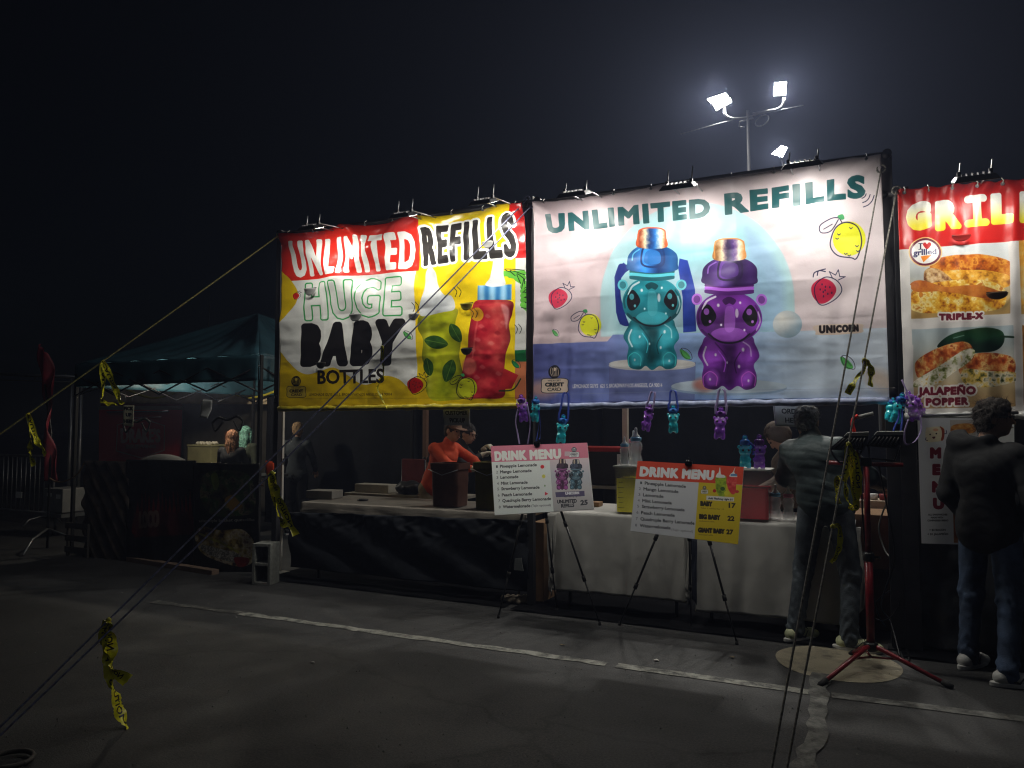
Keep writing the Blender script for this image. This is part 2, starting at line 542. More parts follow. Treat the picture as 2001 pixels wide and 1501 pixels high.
def leaf(c, x, y, s, ang=.8, ink=INK, g=(95, 190, 95), off=.2):
    def q(px, py): return (x+s*(px*cos(ang)-py*sin(ang)), y+s*(px*sin(ang)+py*cos(ang)))
    c.blob([q(-1-off*.3, off), q(-.3, -.35+off), (q(.6, -.3+off)), q(1-off, 0+off), q(.4, .4+off), q(-.4, .4+off)], g)
    P = [q(-1, 0), q(-.4, -.48), q(.4, -.46), q(1, 0), q(.4, .46), q(-.4, .48)]
    c.line(P, .07*s, ink, curve=True, closed=True)
    c.line([q(-1, 0), q(.5, .02)], .05*s, ink)
def card_logo(c, x, y, s, ink, plate, ptxt, off=None):
    c.ell(x, y-.62*s, .42*s, .44*s, ink)
    for k in range(6):
        a = k*1.05
        c.line([(x-.25*s+.1*s*k, y-.9*s+.05*s*(k % 2)), (x-.3*s+.12*s*k, y-.6*s), (x-.18*s+.09*s*k, y-.35*s)], .035*s, plate, curve=True)
    c.ell(x+.02*s, y-.78*s, .1*s, .12*s, plate)
    c.blob([(x-.75*s, y-.16*s), (x, y-.2*s), (x+.75*s, y-.16*s), (x+.8*s, y+.25*s), (x+.75*s, y+.68*s), (x, y+.72*s), (x-.75*s, y+.68*s), (x-.8*s, y+.25*s)], plate)
    c.line([(x-.75*s, y-.16*s), (x, y-.2*s), (x+.75*s, y-.16*s), (x+.8*s, y+.25*s), (x+.75*s, y+.68*s), (x, y+.72*s), (x-.75*s, y+.68*s), (x-.8*s, y+.25*s)], .04*s, ink, curve=True, closed=True)
    c.t2('WE ACCEPT', x-.45*s, y-.02*s, .09*s, ptxt, w=.9*s)
    c.t2('CREDIT', x-.58*s, y+.3*s, .22*s, ptxt, w=1.16*s, grow=.02*s)
    c.t2('CARD', x-.46*s, y+.6*s, .2*s, ptxt, w=.92*s, grow=.005*s)
ADDR = 'LEMONADE GUYS  621 S. BROADWAY\u2022LOS ANGELES, CA 90014'

def art_left():
    c = Canvas(1250, 820, [(70, 288), (1695, 78), (1706, 1428), (58, 1452)], (226, 226, 222))
    Y1 = (222, 186, 12)
    c.rect(985, 0, 1640, 1480, lambda x, y: ramp(fbm(x, y, 260), (212, 170, 8), (238, 205, 20), (225, 190, 14)))
    c.poly([(1608, 0), (1720, 0), (1720, 455), (1616, 462)], (196, 26, 24))
    c.rect(1630, 458, 1720, 1075, (205, 205, 200)); c.poly([(1632, 1075), (1720, 1070), (1720, 1150), (1632, 1150)], (30, 110, 62))
    c.rect(1632, 1150, 1720, 1400, (205, 120, 80))
    c.poly([(40, 250), (995, 150), (1000, 545), (70, 615)], (214, 42, 26))
    c.blob([(40, 560), (95, 570), (140, 620), (175, 690), (165, 760), (120, 820), (88, 865), (40, 880)], Y1)
    c.blob([(40, 1100), (110, 1140), (170, 1200), (250, 1235), (340, 1215), (430, 1190), (520, 1240), (620, 1300), (700, 1290), (770, 1245), (860, 1265), (930, 1320), (1030, 1330), (1050, 1480), (40, 1480)], Y1)
    # monstera leaf
    for k in range(8):
        a = -2.6+k*.42; L = 120-4*k
        c.line([(1680, 560+30*k), (1680+L*cos(a)-20, 600+30*k+.6*L*sin(a))], 38, (95, 175, 60)); 
        c.line([(1690, 540+30*k), (1690+L*cos(a)-30, 570+30*k+.6*L*sin(a)), (1670, 580+30*k)], 5, (20, 40, 22), curve=True)
    # green drink
    def green(x, y):
        t = np.clip((x-1000)/290, 0, 1); b = ramp(fbm(x, y, 90), (120, 135, 10), (185, 190, 20), (225, 218, 60))
        e = 1-.45*np.abs(2*t-1)**2.5
        return b*e[..., None]+40*(np.exp(-((t-.22)/.06)**2))[..., None]*fbm(x, y, 60, 3)[..., None]
    c.blob([(1012, 850), (1000, 930), (1030, 1010), (1020, 1130), (1050, 1230), (1040, 1330), (1085, 1405), (1220, 1405), (1300, 1380), (1290, 1240), (1265, 1120), (1275, 1000), (1245, 900), (1255, 800), (1110, 830)], green)
    def nip(x, y): return ramp(fbm(x, y, 120, 5), (150, 155, 160), (205, 208, 210), (235, 235, 236))
    c.blob([(1052, 560), (1080, 520), (1118, 560), (1135, 640), (1180, 710), (1222, 715), (1240, 800), (1160, 825), (1030, 850), (1010, 800), (1030, 735), (1050, 660)], nip)
    for lx, ly, s_, a in ((1115, 1020, 78, .2), (1060, 1185, 60, 1.4), (1195, 1210, 78, 1.9), (1245, 960, 68, 1.1)):
        P = [(-1, 0), (-.4, -.5), (.4, -.46), (1, 0), (.4, .5), (-.4, .52)]
        Q = [(lx+s_*(px*cos(a)-py*sin(a)), ly+s_*(px*sin(a)+py*cos(a))) for px, py in P]
        c.blob(Q, lambda x, y: ramp(fbm(x, y, 40, 2), (22, 50, 14), (45, 82, 26), (84, 120, 46)))
        c.line([Q[0], Q[3]], 4, (110, 140, 60), alpha=.7)
    # red drink
    def red(x, y):
        t = np.clip((x-1300)/300, 0, 1)
        b = ramp(fbm(x, y, 110, 4), (120, 12, 30), (178, 25, 42), (215, 70, 70), (232, 140, 120))
        e = 1-.4*np.abs(2*t-1)**3
        return b*e[..., None]
    c.blob([(1385, 742), (1600, 745), (1612, 820), (1590, 900), (1600, 1000), (1570, 1110), (1560, 1230), (1560, 1380), (1420, 1395), (1290, 1385), (1275, 1300), (1290, 1180), (1320, 1060), (1330, 960), (1345, 840)], red)
    for k in range(16):
        a = (1340+(k*67) % 230, 800+(k*113) % 520); c.blob([(a[0]-18, a[1]), (a[0], a[1]-14), (a[0]+22, a[1]+4), (a[0]+4, a[1]+16)], (236, 150, 140) if k % 3 else (120, 8, 24), alpha=.35, soft=9)
    c.blob([(1540, 770), (1590, 800), (1575, 930), (1560, 860)], (240, 200, 195), alpha=.5, soft=14); c.line([(1390, 790), (1372, 980), (1350, 1120)], 12, (232, 120, 110), alpha=.4, curve=True)
    c.ell(1380, 835, 42, 45, (212, 150, 30)); c.ell(1330, 1180, 48, 58, (205, 110, 90), alpha=.7, soft=16)
    c.poly([(1392, 645), (1606, 634), (1606, 738), (1386, 740)], lambda x, y: ramp((np.sin(x*.09)*.5+.5), (52, 118, 175), (105, 165, 208), (150, 196, 226)))
    c.blob([(1490, 440), (1520, 425), (1552, 450), (1550, 560), (1560, 640), (1440, 645), (1465, 590), (1480, 520)], nip)
    for a, b_ in ((1250, 660), (1350, 800), (1640, 905), (975, 760)):
        c.line([(a-12, b_), (a+6, b_+26), (a-6, b_+60)], 4, (30, 30, 25), curve=True)
        c.line([(a+12, b_-5), (a+32, b_+24), (a+20, b_+58)], 4, (30, 30, 25), curve=True)
    strawberry(c, 975, 1305, 58, ink=(30, 25, 25), red=(190, 30, 30))
    strawberry(c, 165, 710, 24, ink=(30, 25, 25), red=(205, 40, 30))
    lemon(c, 1305, 1330, 68, ink=(30, 30, 20), yel=(200, 205, 30))
    c.poly([(1560, 1195), (1655, 1240), (1610, 1330), (1525, 1335)], (190, 40, 45)); c.line([(1530, 1345), (1620, 1335), (1670, 1265)], 9, (40, 70, 40), curve=True)
    leaf(c, 940, 975, 36, ink=(30, 40, 30)); leaf(c, 1640, 1165, 36, ink=(20, 60, 40), g=(40, 140, 80))
    c.t2('UNLIMITED', 0, 0, 1, (235, 235, 232)) if False else None
    c.text('UNLIMITED', [(142, 352), (958, 285), (962, 520), (158, 578)], (238, 238, 234), grow=10, sp=.13)
    c.text('REFILLS', [(1015, 262), (1622, 175), (1626, 436), (1040, 505)], (236, 236, 232), grow=27, sp=.15)
    c.text('REFILLS', [(1015, 262), (1622, 175), (1626, 436), (1040, 505)], (44, 40, 38), grow=11, sp=.15)
    c.text('HUGE', [(240, 640), (880, 600), (882, 830), (242, 862)], (226, 226, 222), grow=14, sp=.05)
    D = [(240, 640), (880, 600), (882, 830), (242, 862)]
    x = 0
    # outlined letters: a thick glyph and a thinner one inside it
    c.text('HUGE', D, (60, 160, 84), grow=19, sp=.1); c.text('HUGE', D, (228, 228, 224), grow=10, sp=.1)
    c.text('BABY', [(228, 920), (892, 890), (850, 1150), (226, 1160)], (28, 25, 25), grow=26, sp=.24)
    c.text('BOTTLES', [(328, 1212), (762, 1200), (765, 1288), (326, 1296)], (38, 30, 22), grow=3.5)
    card_logo(c, 178, 1330, 80, (30, 26, 16), (205, 178, 70), (36, 30, 18))
    c.t2(ADDR, 265, 1378, 17, (60, 48, 14), w=550, slope=-.006)
    # hem pocket
    c.img *= (1-.10*(np.abs(c.Y-(1398-(c.X-60)*.006)) < 3)[..., None])
    return c.image('print_left')

def bear(c, ox, oy, sx, sy, body, cap, capd, amber, flip=1):
    "printed bear bottle; template coordinates 0..100 wide, 0..240 tall"
    def q(pts): return [(ox+x*sx, oy+y*sy) for x, y in pts]
    def shade(base, o):
        b = np.array(base, float)
        def f(x, y):
            n = vn(x, y, 26*sx, o)*.6+vn(x, y, 12*sx, o+2)*.4
            r = b*(.42+.85*n)[..., None]
            return r
        return f
    def lit(pts, fr, g, al, so):
        p = np.array(q(pts)); c0 = p.mean(0); c.blob([tuple(c0+(k-c0)*fr) for k in p], g, alpha=al, soft=so*sx)
    hi = [min(255, k*1.25+45) for k in body]; dk = [k*.35 for k in body]
    # lower body
    c.blob(q([(22, 158), (10, 172), (4, 188), (12, 204), (10, 222), (14, 238), (30, 242), (40, 236), (50, 243), (62, 236), (74, 242), (88, 237), (90, 220), (86, 204), (94, 190), (88, 172), (78, 158)]), shade(body, 1))
    for X0 in (26, 74):
        c.blob(q([(X0-12, 176), (X0, 168), (X0+12, 178), (X0+9, 200), (X0-9, 202)]), hi, alpha=.5, soft=9*sx)
        c.blob(q([(X0-9, 218), (X0, 211), (X0+9, 218), (X0+7, 234), (X0-7, 234)]), hi, alpha=.55, soft=5*sx)
    c.blob(q([(42, 180), (50, 174), (58, 182), (56, 226), (50, 234), (44, 226)]), dk, alpha=.6, soft=10*sx)
    for X0, Y0, r0 in ((30, 188, 1.6), (64, 206, 1.8), (22, 226, 1.4), (78, 228, 1.5), (47, 200, 1.3), (70, 180, 2)):
        c.ell(*q([(X0, Y0)])[0], r0*sx, r0*1.5*sy, (240, 248, 252), alpha=.85, soft=1.5*sx)
    c.line(q([(34, 182), (44, 198), (42, 214)]), 1.6*sx, hi, alpha=.8, curve=True); c.line(q([(66, 184), (58, 200), (60, 216)]), 1.6*sx, dk, alpha=.7, curve=True)
    c.line(q([(16, 176), (12, 190), (18, 204)]), 2.6*sx, (235, 245, 250), alpha=.75, curve=True); c.line(q([(70, 168), (80, 176), (82, 190)]), 2*sx, (235, 245, 250), alpha=.5, curve=True)
    # feet rings
    for a in (22, 78): c.line(q([(a-9, 236), (a-10, 222), (a, 214), (a+10, 222), (a+9, 236)]), 1.4*sx, [min(255, k*1.7+50) for k in body], alpha=.6, curve=True)
    c.line(q([(30, 170), (48, 196), (44, 224)]), 2.2*sx, [k*.5 for k in body], alpha=.6, curve=True)
    # ears
    for a in (3, 97): c.ell(*q([(a, 103)])[0], 8*sx, 9*sy, [min(255, k*.9+70) for k in body]); c.ell(*q([(a, 103)])[0], 5*sx, 6*sy, [k*.7+30 for k in body])
    # head
    c.blob(q([(50, 92), (24, 97), (8, 112), (2, 132), (8, 152), (26, 166), (50, 171), (74, 166), (92, 152), (98, 132), (92, 112), (76, 97)]), shade(body, 3))
    c.blob(q([(50, 100), (30, 104), (16, 118), (14, 136), (30, 128), (50, 118), (70, 128), (86, 136), (84, 118), (70, 104)]), hi, alpha=.4, soft=12*sx)
    c.line(q([(10, 150), (26, 163), (50, 168), (74, 163), (90, 150)]), 3.5*sx, dk, alpha=.5, curve=True)
    c.line(q([(6, 140), (5, 126), (12, 112)]), 2.5*sx, dk, alpha=.5, curve=True); c.line(q([(94, 140), (95, 126), (88, 112)]), 2.5*sx, dk, alpha=.5, curve=True)
    for X0, Y0, r0 in ((34, 112, 2), (66, 108, 1.6), (38, 142, 1.4), (72, 150, 1.5)): c.ell(*q([(X0, Y0)])[0], r0*sx, r0*1.3*sy, (245, 250, 253), alpha=.9, soft=1.5*sx)
    c.line(q([(12, 118), (18, 106), (30, 99)]), 3*sx, (240, 246, 252), alpha=.8, curve=True); c.line(q([(92, 122), (95, 136), (90, 150)]), 2*sx, (235, 242, 250), alpha=.6, curve=True)
    c.blob(q([(50, 146), (34, 148), (24, 156), (36, 166), (50, 168), (64, 166), (76, 156), (66, 148)]), [min(255, k*1.05+60) for k in body], alpha=.55)
    c.line(q([(20, 156), (34, 167), (50, 170.5), (66, 167), (80, 156)]), 2.2*sx, (25, 20, 35), curve=True)
    for a, m in ((19, 1), (81, -1)):
        c.blob(q([(a+m*x, y) for x, y in ((-10, 134), (-9, 122), (-1, 111), (7, 117), (12, 130), (4, 142), (-5, 144))]), (18, 14, 24))
        c.ell(*q([(a-2, 122)])[0], 4*sx, 5*sy, [min(255, k*.8+50) for k in body]); c.ell(*q([(a+3, 137)])[0], 2*sx, 2.4*sy, [min(255, k*.8+80) for k in body])
    c.blob(q([(40, 104), (50, 99), (60, 104), (56, 111), (50, 109), (44, 111)]), [k*.4 for k in body], alpha=.75)
    c.blob(q([(44, 118), (50, 113), (57, 118), (58, 146), (50, 154), (43, 146)]), [min(255, k*.9+65) for k in body], alpha=.6)
    c.ell(*q([(61, 124)])[0], 2.5*sx, 7*sy, (235, 235, 245), alpha=.8, soft=4)
    # neck rings
    for y in (80, 85, 90):
        c.blob(q([(14, y), (18, y+4), (50, y+7), (82, y+4), (86, y), (82, y-2), (50, y+1), (18, y-2)]), [k*.7 for k in body] if y != 85 else [min(255, k+60) for k in body])
    # cap
    c.blob(q([(12, 78), (10, 66), (12, 54), (22, 44), (34, 40), (66, 40), (80, 44), (90, 54), (91, 68), (88, 79), (50, 84)]), lambda x, y: ramp(np.clip((x-ox)/(100*sx), 0, 1), [k*.8 for k in cap], cap, [min(255, k*1.5+15) for k in cap], capd, cap, [k*.7 for k in cap]))
    c.line(q([(34, 68), (36, 44), (50, 40), (66, 42), (68, 68), (50, 74)]), 3*sx, capd, curve=True, closed=True)
    c.blob(q([(38, 66), (40, 50), (50, 46), (62, 50), (63, 66), (50, 70)]), [min(255, k*1.15+8) for k in cap])
    c.line(q([(18, 62), (20, 52), (30, 45)]), 2*sx, [min(255, k*1.4+90) for k in cap], alpha=.7, curve=True)
    # spout
    c.blob(q([(26, 40), (28, 22), (30, 12), (50, 8), (70, 12), (72, 22), (74, 40), (50, 44)]), lambda x, y: ramp(np.clip((x-ox)/(100*sx)*2-.45, 0, 1)+.12*(fbm(x, y, 5*sx, 8)-.5), amber, [k*.7 for k in amber], (236, 214, 180), capd, [min(255, k*1.2) for k in cap], (240, 230, 210), amber))
    c.line(q([(28, 38), (30, 14), (50, 9), (70, 14), (72, 38)]), 2*sx, amber, curve=True)

def art_right():
    c = Canvas(1500, 1050, [(36, 285), (1895, 24), (1940, 1338), (36, 1372)], (205, 186, 184))
    X, Y = c.X, c.Y
    c.img[:] = ramp(np.clip((X-30)/1900, 0, 1), (206, 184, 190), (220, 203, 208), (222, 209, 213))
    # arch
    def arch(x, y):
        t = np.sqrt(((x-915)/520)**2+((y-820)/520)**2)
        return ramp(np.clip(t*1.05-.1, 0, 1), (176, 190, 208), (160, 200, 214), (150, 210, 216), (160, 205, 215), (186, 214, 222))
    c.poly([(395, 1010), (395, 820)]+[(915+520*cos(a), 820+535*sin(a)) for a in np.linspace(pi, 2*pi, 40)]+[(1435, 820), (1440, 985)], arch, soft=7)
    c.poly([(1180, 430), (1300, 540), (1375, 700), (1390, 985), (1180, 990)], (150, 178, 215), alpha=.7, soft=50)
    # floor
    def floor(x, y):
        t = np.clip((x-30)/1900+.08*(fbm(x, y*5, 300)-.5), 0, 1)
        b = ramp(t, (92, 98, 165), (120, 134, 198), (138, 168, 222), (168, 196, 234), (204, 219, 238), (212, 222, 236))
        s_ = .94+.14*vn(x, y*8, 160, 2)
        return b*s_[..., None]
    c.poly([(20, 1050), (430, 1035), (462, 1000), (1400, 984), (1960, 958), (1960, 1400), (20, 1400)], floor)
    c.blob([(1820, 1190), (1900, 1190), (1950, 1230), (1950, 1300), (1880, 1290), (1820, 1240)], (225, 190, 160), alpha=.6, soft=60)
    c.ell(1398, 945, 78, 74, lambda x, y: ramp(np.clip(np.hypot(x-1370, y-915)/110+.3*(fbm(x, y, 40)-.5), 0, 1), (214, 212, 208), (190, 196, 200), (150, 176, 196)))
    # plinths
    c.poly([(438, 1150), (438, 1372), (900, 1372), (908, 1150)], (108, 112, 165), alpha=.6)
    c.ell(672, 1165, 235, 30, (205, 205, 208)); c.ell(672, 1157, 233, 27, (226, 224, 222))
    c.ell(1085, 1290, 312, 40, (150, 175, 205)); c.ell(1085, 1280, 310, 38, (190, 206, 222))
    c.ell(955, 1272, 60, 36, (230, 130, 110), alpha=.7, soft=30); c.ell(85, 1290, 75, 45, (228, 170, 140), alpha=.7, soft=50)
    # teal bottle with strap
    SB = (34, 58, 150)
    c.poly([(520, 612), (548, 640), (505, 700), (495, 760), (535, 930), (500, 945), (478, 880), (470, 690), (490, 635)], SB)
    c.blob([(505, 618), (485, 650), (474, 700), (478, 860), (500, 940), (545, 950), (530, 900), (505, 800), (510, 690), (560, 640)], (28, 44, 128))
    c.poly([(820, 590), (862, 600), (905, 760), (912, 985), (840, 990), (838, 800), (812, 640)], lambda x, y: ramp(fbm(x, y*.5, 60), (24, 44, 130), (44, 74, 180)))
    bear(c, 505, 395, 3.35, 3.28, (28, 140, 158), (26, 92, 160), (14, 50, 110), (214, 88, 40))
    bear(c, 905, 452, 3.65, 3.5, (124, 44, 168), (62, 30, 100), (38, 16, 64), (206, 138, 70))
    # doodles
    strawberry(c, 172, 800, 58); lemon(c, 330, 952, 60)
    lemon(c, 1710, 492, 92); strawberry(c, 1595, 762, 74)
    leaf(c, 157, 988, 26); leaf(c, 858, 1105, 40); leaf(c, 1722, 1148, 48)
    for k in range(3):
        r = 30+24*k
        c.line([(1790+r*.9*cos(a), 235+r*sin(a)) for a in (.2, .6, 1.0, 1.4)], 5, INK, curve=True)
    for k in range(2):
        c.line([(1535+22*k, 690-8*k), (1545+20*k, 665-8*k), (1600, 648+14*k)], 6, INK, curve=True)
    T = (28, 84, 88)
    c.text('UNLIMITED', [(104, 360), (978, 268), (980, 358), (112, 448)], T, grow=4, sp=.1, off=.034)
    c.text('REFILLS', [(1062, 244), (1808, 150), (1810, 252), (1066, 346)], T, grow=4, sp=.1, off=.034)
    c.blob([(1550, 950), (1780, 940), (1798, 965), (1780, 990), (1570, 1002), (1548, 985)], (225, 205, 190))
    c.text('UNICORN', [(1570, 954), (1772, 948), (1774, 978), (1570, 990)], (40, 32, 34), grow=4.2, sp=.12)
    card_logo(c, 148, 1250, 84, (28, 26, 34), (232, 210, 188), (26, 26, 32))
    c.t2(ADDR, 246, 1286, 20, (232, 230, 236), w=480, slope=-.006, grow=.6)
    c.line([(36, 1322), (1940, 1286)], 2.5, (150, 160, 190), alpha=.6)
    return c.image('print_right')

def bread(c, x0, y0, x1, y1, rot, cols, o, n=60):
    cx, cy_ = (x0+x1)/2, (y0+y1)/2; rx, ry = (x1-x0)/2, (y1-y0)/2
    P = [(-1, .3), (-.9, -.5), (-.4, -.9), (.4, -1), (.95, -.6), (1, .5), (.6, .9), (-.3, .95), (-.9, .8)]
    Q = [(cx+rx*a*cos(rot)-ry*b*sin(rot), cy_+rx*a*sin(rot)+ry*b*cos(rot)) for a, b in P]
    c.blob(Q, lambda x, y: ramp(np.clip(fbm(x, y, 40, o)*1.7-.35+.25*(vn(x, y, 9, o+3)-.5), 0, 1), *cols))

def art_grill():
    c = Canvas(820, 900, [(160, 118), (1460, -2), (1500, 1420), (205, 1440)], (212, 208, 206))
    c.poly([(100, -60), (1600, -60), (1600, 372), (100, 488)], lambda x, y: ramp(np.clip((y+60)/500, 0, 1), (150, 26, 26), (186, 30, 26), (190, 28, 24)))
    def gl(x, y): return ramp(np.clip((y-(150-(x-200)*.06)-20)/230, 0, 1), (232, 232, 228), (236, 236, 226), (236, 230, 170), (226, 212, 60), (216, 202, 30))
    for ch, Q in (('G', [(228, 222), (350, 208), (350, 340), (232, 350)]), ('R', [(405, 205), (510, 195), (530, 335), (405, 348)]),
                  ('I', [(628, 180), (644, 179), (650, 318), (634, 320)]), ('L', [(735, 162), (838, 155), (838, 303), (738, 312)]), ('L', [(905, 150), (1010, 142), (1010, 290), (905, 300)]),
                  ('E', [(1070, 140), (1170, 130), (1170, 280), (1070, 290)]), ('D', [(1240, 130), (1380, 118), (1380, 270), (1240, 280)])):
        c.text(ch, Q, gl, grow=17, off=.02)
    c.line([(585, 180), (675, 172)], 46, gl); c.line([(588, 325), (690, 318)], 46, gl)
    # photo 1
    c.poly([(232, 470), (822, 440), (838, 858), (244, 888)], lambda x, y: ramp(np.clip((y-440)/420+.2*(fbm(x, y, 120)-.5), 0, 1), (200, 204, 206), (205, 208, 210), (170, 172, 170), (196, 170, 120), (176, 142, 84)))
    CH = ((120, 52, 16), (178, 84, 20), (205, 120, 34), (224, 156, 60), (168, 72, 20))
    CR = ((150, 90, 30), (216, 150, 40), (236, 180, 70), (228, 206, 160))
    def clip(poly, col): c.poly(poly, col)
    bread(c, 352, 508, 850, 700, .05, CH, 1); bread(c, 340, 600, 830, 715, .03, CR, 2)
    c.blob([(330, 600), (420, 600), (500, 680), (400, 706), (330, 690)], lambda x, y: ramp(fbm(x, y, 22, 4)*1.4-.2, (96, 50, 24), (190, 150, 100), (225, 205, 170)))
    bread(c, 236, 660, 800, 860, -.02, ((140, 70, 18), (206, 140, 30), (226, 176, 60), (232, 214, 150), (196, 120, 30)), 5)
    c.blob([(236, 690), (300, 660), (450, 700), (640, 690), (800, 740), (700, 770), (450, 730), (280, 730)], lambda x, y: ramp(fbm(x, y, 40, 9), (140, 56, 20), (190, 110, 40), (215, 150, 70)))
    c.rect(200, 690, 243, 900, (212, 208, 206)); c.rect(832, 430, 870, 880, (212, 208, 206))
    c.text('TRIPLE-X', [(415, 862), (668, 856), (668, 886), (415, 894)], (225, 222, 218), grow=14, sp=.08)
    c.text('TRIPLE-X', [(415, 862), (668, 856), (668, 886), (415, 894)], (112, 26, 44), grow=4.5, sp=.08)
    # badge
    c.ell(330, 494, 102, 88, (222, 186, 120)); c.ell(330, 494, 95, 82, (104, 34, 54)); c.ell(330, 494, 82, 70, (228, 226, 224))
    c.text('I', [(300, 444), (303, 444), (303, 476), (300, 476)], (40, 34, 70), grow=2.5); c.line([(291, 443), (313, 443)], 4, (40, 34, 70)); c.line([(291, 477), (313, 477)], 4, (40, 34, 70))
    c.blob([(340, 478), (318, 455), (318, 442), (330, 438), (340, 447), (352, 437), (364, 443), (362, 457)], (190, 30, 34))
    c.text('grilled', [(258, 482), (396, 474), (396, 506), (258, 514)], (44, 44, 90), grow=1.8)
    c.poly([(302, 520), (368, 512), (318, 556)], (226, 130, 40))
    # photo 2
    c.poly([(247, 950), (850, 926), (866, 1395), (262, 1410)], lambda x, y: ramp(np.clip((y-930)/470+.15*(fbm(x, y, 90)-.5), 0, 1), (164, 178, 186), (176, 184, 184), (188, 182, 168), (190, 166, 124), (170, 136, 92)))
    c.blob([(400, 1050), (470, 985), (600, 948), (720, 940), (790, 965), (795, 1030), (740, 1075), (600, 1085), (470, 1060)], lambda x, y: ramp(np.clip((y-940)/150+.3*(fbm(x, y, 50)-.5), 0, 1), (30, 60, 30), (24, 66, 40), (12, 36, 24), (16, 40, 30)))
    c.line([(780, 990), (850, 996)], 12, (24, 50, 30)); c.line([(500, 1000), (560, 985)], 6, (150, 175, 170), alpha=.6)
    TO = ((120, 44, 16), (165, 70, 28), (196, 112, 54), (214, 176, 110), (150, 60, 22))
    bread(c, 530, 1085, 860, 1230, .04, TO, 7); bread(c, 256, 1050, 620, 1200, -.32, TO, 8)
    c.blob([(262, 1250), (400, 1170), (560, 1070), (625, 1070), (600, 1130), (500, 1200), (400, 1265), (270, 1285)], lambda x, y: ramp(fbm(x, y, 26, 6)*1.5-.25, (70, 78, 26), (120, 128, 60), (215, 210, 190), (232, 226, 210), (206, 160, 50)))
    c.blob([(560, 1180), (700, 1190), (860, 1200), (860, 1250), (700, 1285), (560, 1260)], lambda x, y: ramp(fbm(x, y, 26, 12)*1.5-.25, (50, 62, 24), (222, 212, 190), (214, 180, 80), (40, 50, 22)))
    c.rect(205, 1040, 256, 1420, (212, 208, 206)); c.rect(867, 920, 890, 1400, (212, 208, 206))
    for g_, cl in ((15, (224, 220, 214)), (4.5, (116, 26, 46))):
        c.text('JALAPE\u00d1O', [(290, 1290), (628, 1282), (628, 1322), (290, 1328)], cl, grow=g_, sp=.05)
        c.text('POPPER', [(335, 1352), (582, 1346), (582, 1382), (335, 1388)], cl, grow=g_, sp=.08)
    # next column of photos
    c.poly([(885, 425), (1440, 400), (1450, 840), (900, 860)], lambda x, y: ramp(fbm(x, y, 70, 3), (150, 90, 30), (205, 150, 60), (190, 190, 170)))
    c.poly([(905, 925), (1460, 905), (1470, 1370), (915, 1385)], lambda x, y: ramp(fbm(x, y, 70, 13), (90, 60, 24), (180, 120, 50), (200, 180, 140)))
    return c.image('print_grill')

ITEMS = ['Pineapple Lemonade', 'Mango Lemonade', 'Lemonade', 'Mint Lemonade', 'Strawberry Lemonade', 'Peach Lemonade', 'Quadruple Berry Lemonade', 'Watermelonade']
def art_menu1():
    c = Canvas(1000, 720, [(57, 276), (622, 256), (662, 645), (80, 681)], (232, 238, 236))
    c.poly([(40, 240), (640, 240), (645, 352), (60, 372)], (214, 122, 146))
    c.poly([(415, 358), (640, 345), (680, 700), (442, 700)], lambda x, y: ramp(np.clip((y-350)/300, 0, 1), (225, 205, 212), (196, 198, 206), (200, 196, 198), (180, 178, 180)))
    c.text('DRINK MENU', [(84, 312), (474, 296), (477, 346), (87, 360)], (236, 238, 234), grow=5.2, sp=.06)
    ys = [406, 439, 471, 506, 538, 574, 607, 642]; xs = [90, 91, 93, 96, 98, 101, 104, 107]
    for k, t in enumerate(ITEMS):
        wd = (224, 192, 110, 163, 232, 185, 293, 168)[k]
        c.t2(str(k+1), xs[k], ys[k], 15, (70, 74, 80), slope=-.045)
        c.t2(t, xs[k]+26, ys[k]-1, 16.5, (24, 28, 34), w=wd, slope=-.045, grow=.7)
    c.t2('(Tajin optional)', 308, 632, 12, (110, 116, 122), w=114, slope=-.045, grow=.2)
    c.ell(373, 399, 11, 11, (214, 34, 44)); c.ell(381, 455, 10, 11, (222, 216, 90)); c.ell(388, 510, 4, 6, (120, 160, 110)); c.poly([(388, 545), (408, 557), (388, 567)], (220, 60, 80))
    bear(c, 522, 348, .82, .76, (58, 92, 110), (50, 60, 80), (30, 36, 54), (90, 90, 100))
    bear(c, 447, 345, .80, .78, (126, 48, 118), (50, 30, 50), (30, 20, 34), (90, 60, 70))
    c.poly([(448, 548), (610, 540), (612, 570), (452, 577)], (92, 84, 120))
    c.text('UNICORN', [(505, 548), (580, 545), (581, 558), (506, 562)], (226, 226, 234), grow=1.6)
    c.t2('Add Flashing Light $1', 497, 578, 8, (60, 60, 70), w=95, slope=-.04)
    c.text('UNLIMITED', [(460, 593), (567, 588), (568, 607), (460, 612)], (40, 42, 50), grow=1.2); c.text('REFILLS', [(482, 617), (554, 613), (554, 631), (482, 636)], (40, 42, 50), grow=1.2)
    c.text('25', [(590, 596), (626, 593), (627, 618), (590, 622)], (60, 62, 70), grow=2)
    card_logo(c, 552, 318, 34, (60, 66, 80), (214, 216, 218), (70, 74, 84))
    c.rect(500, 308, 530, 336, (206, 180, 190))
    return c.image('print_menu1')
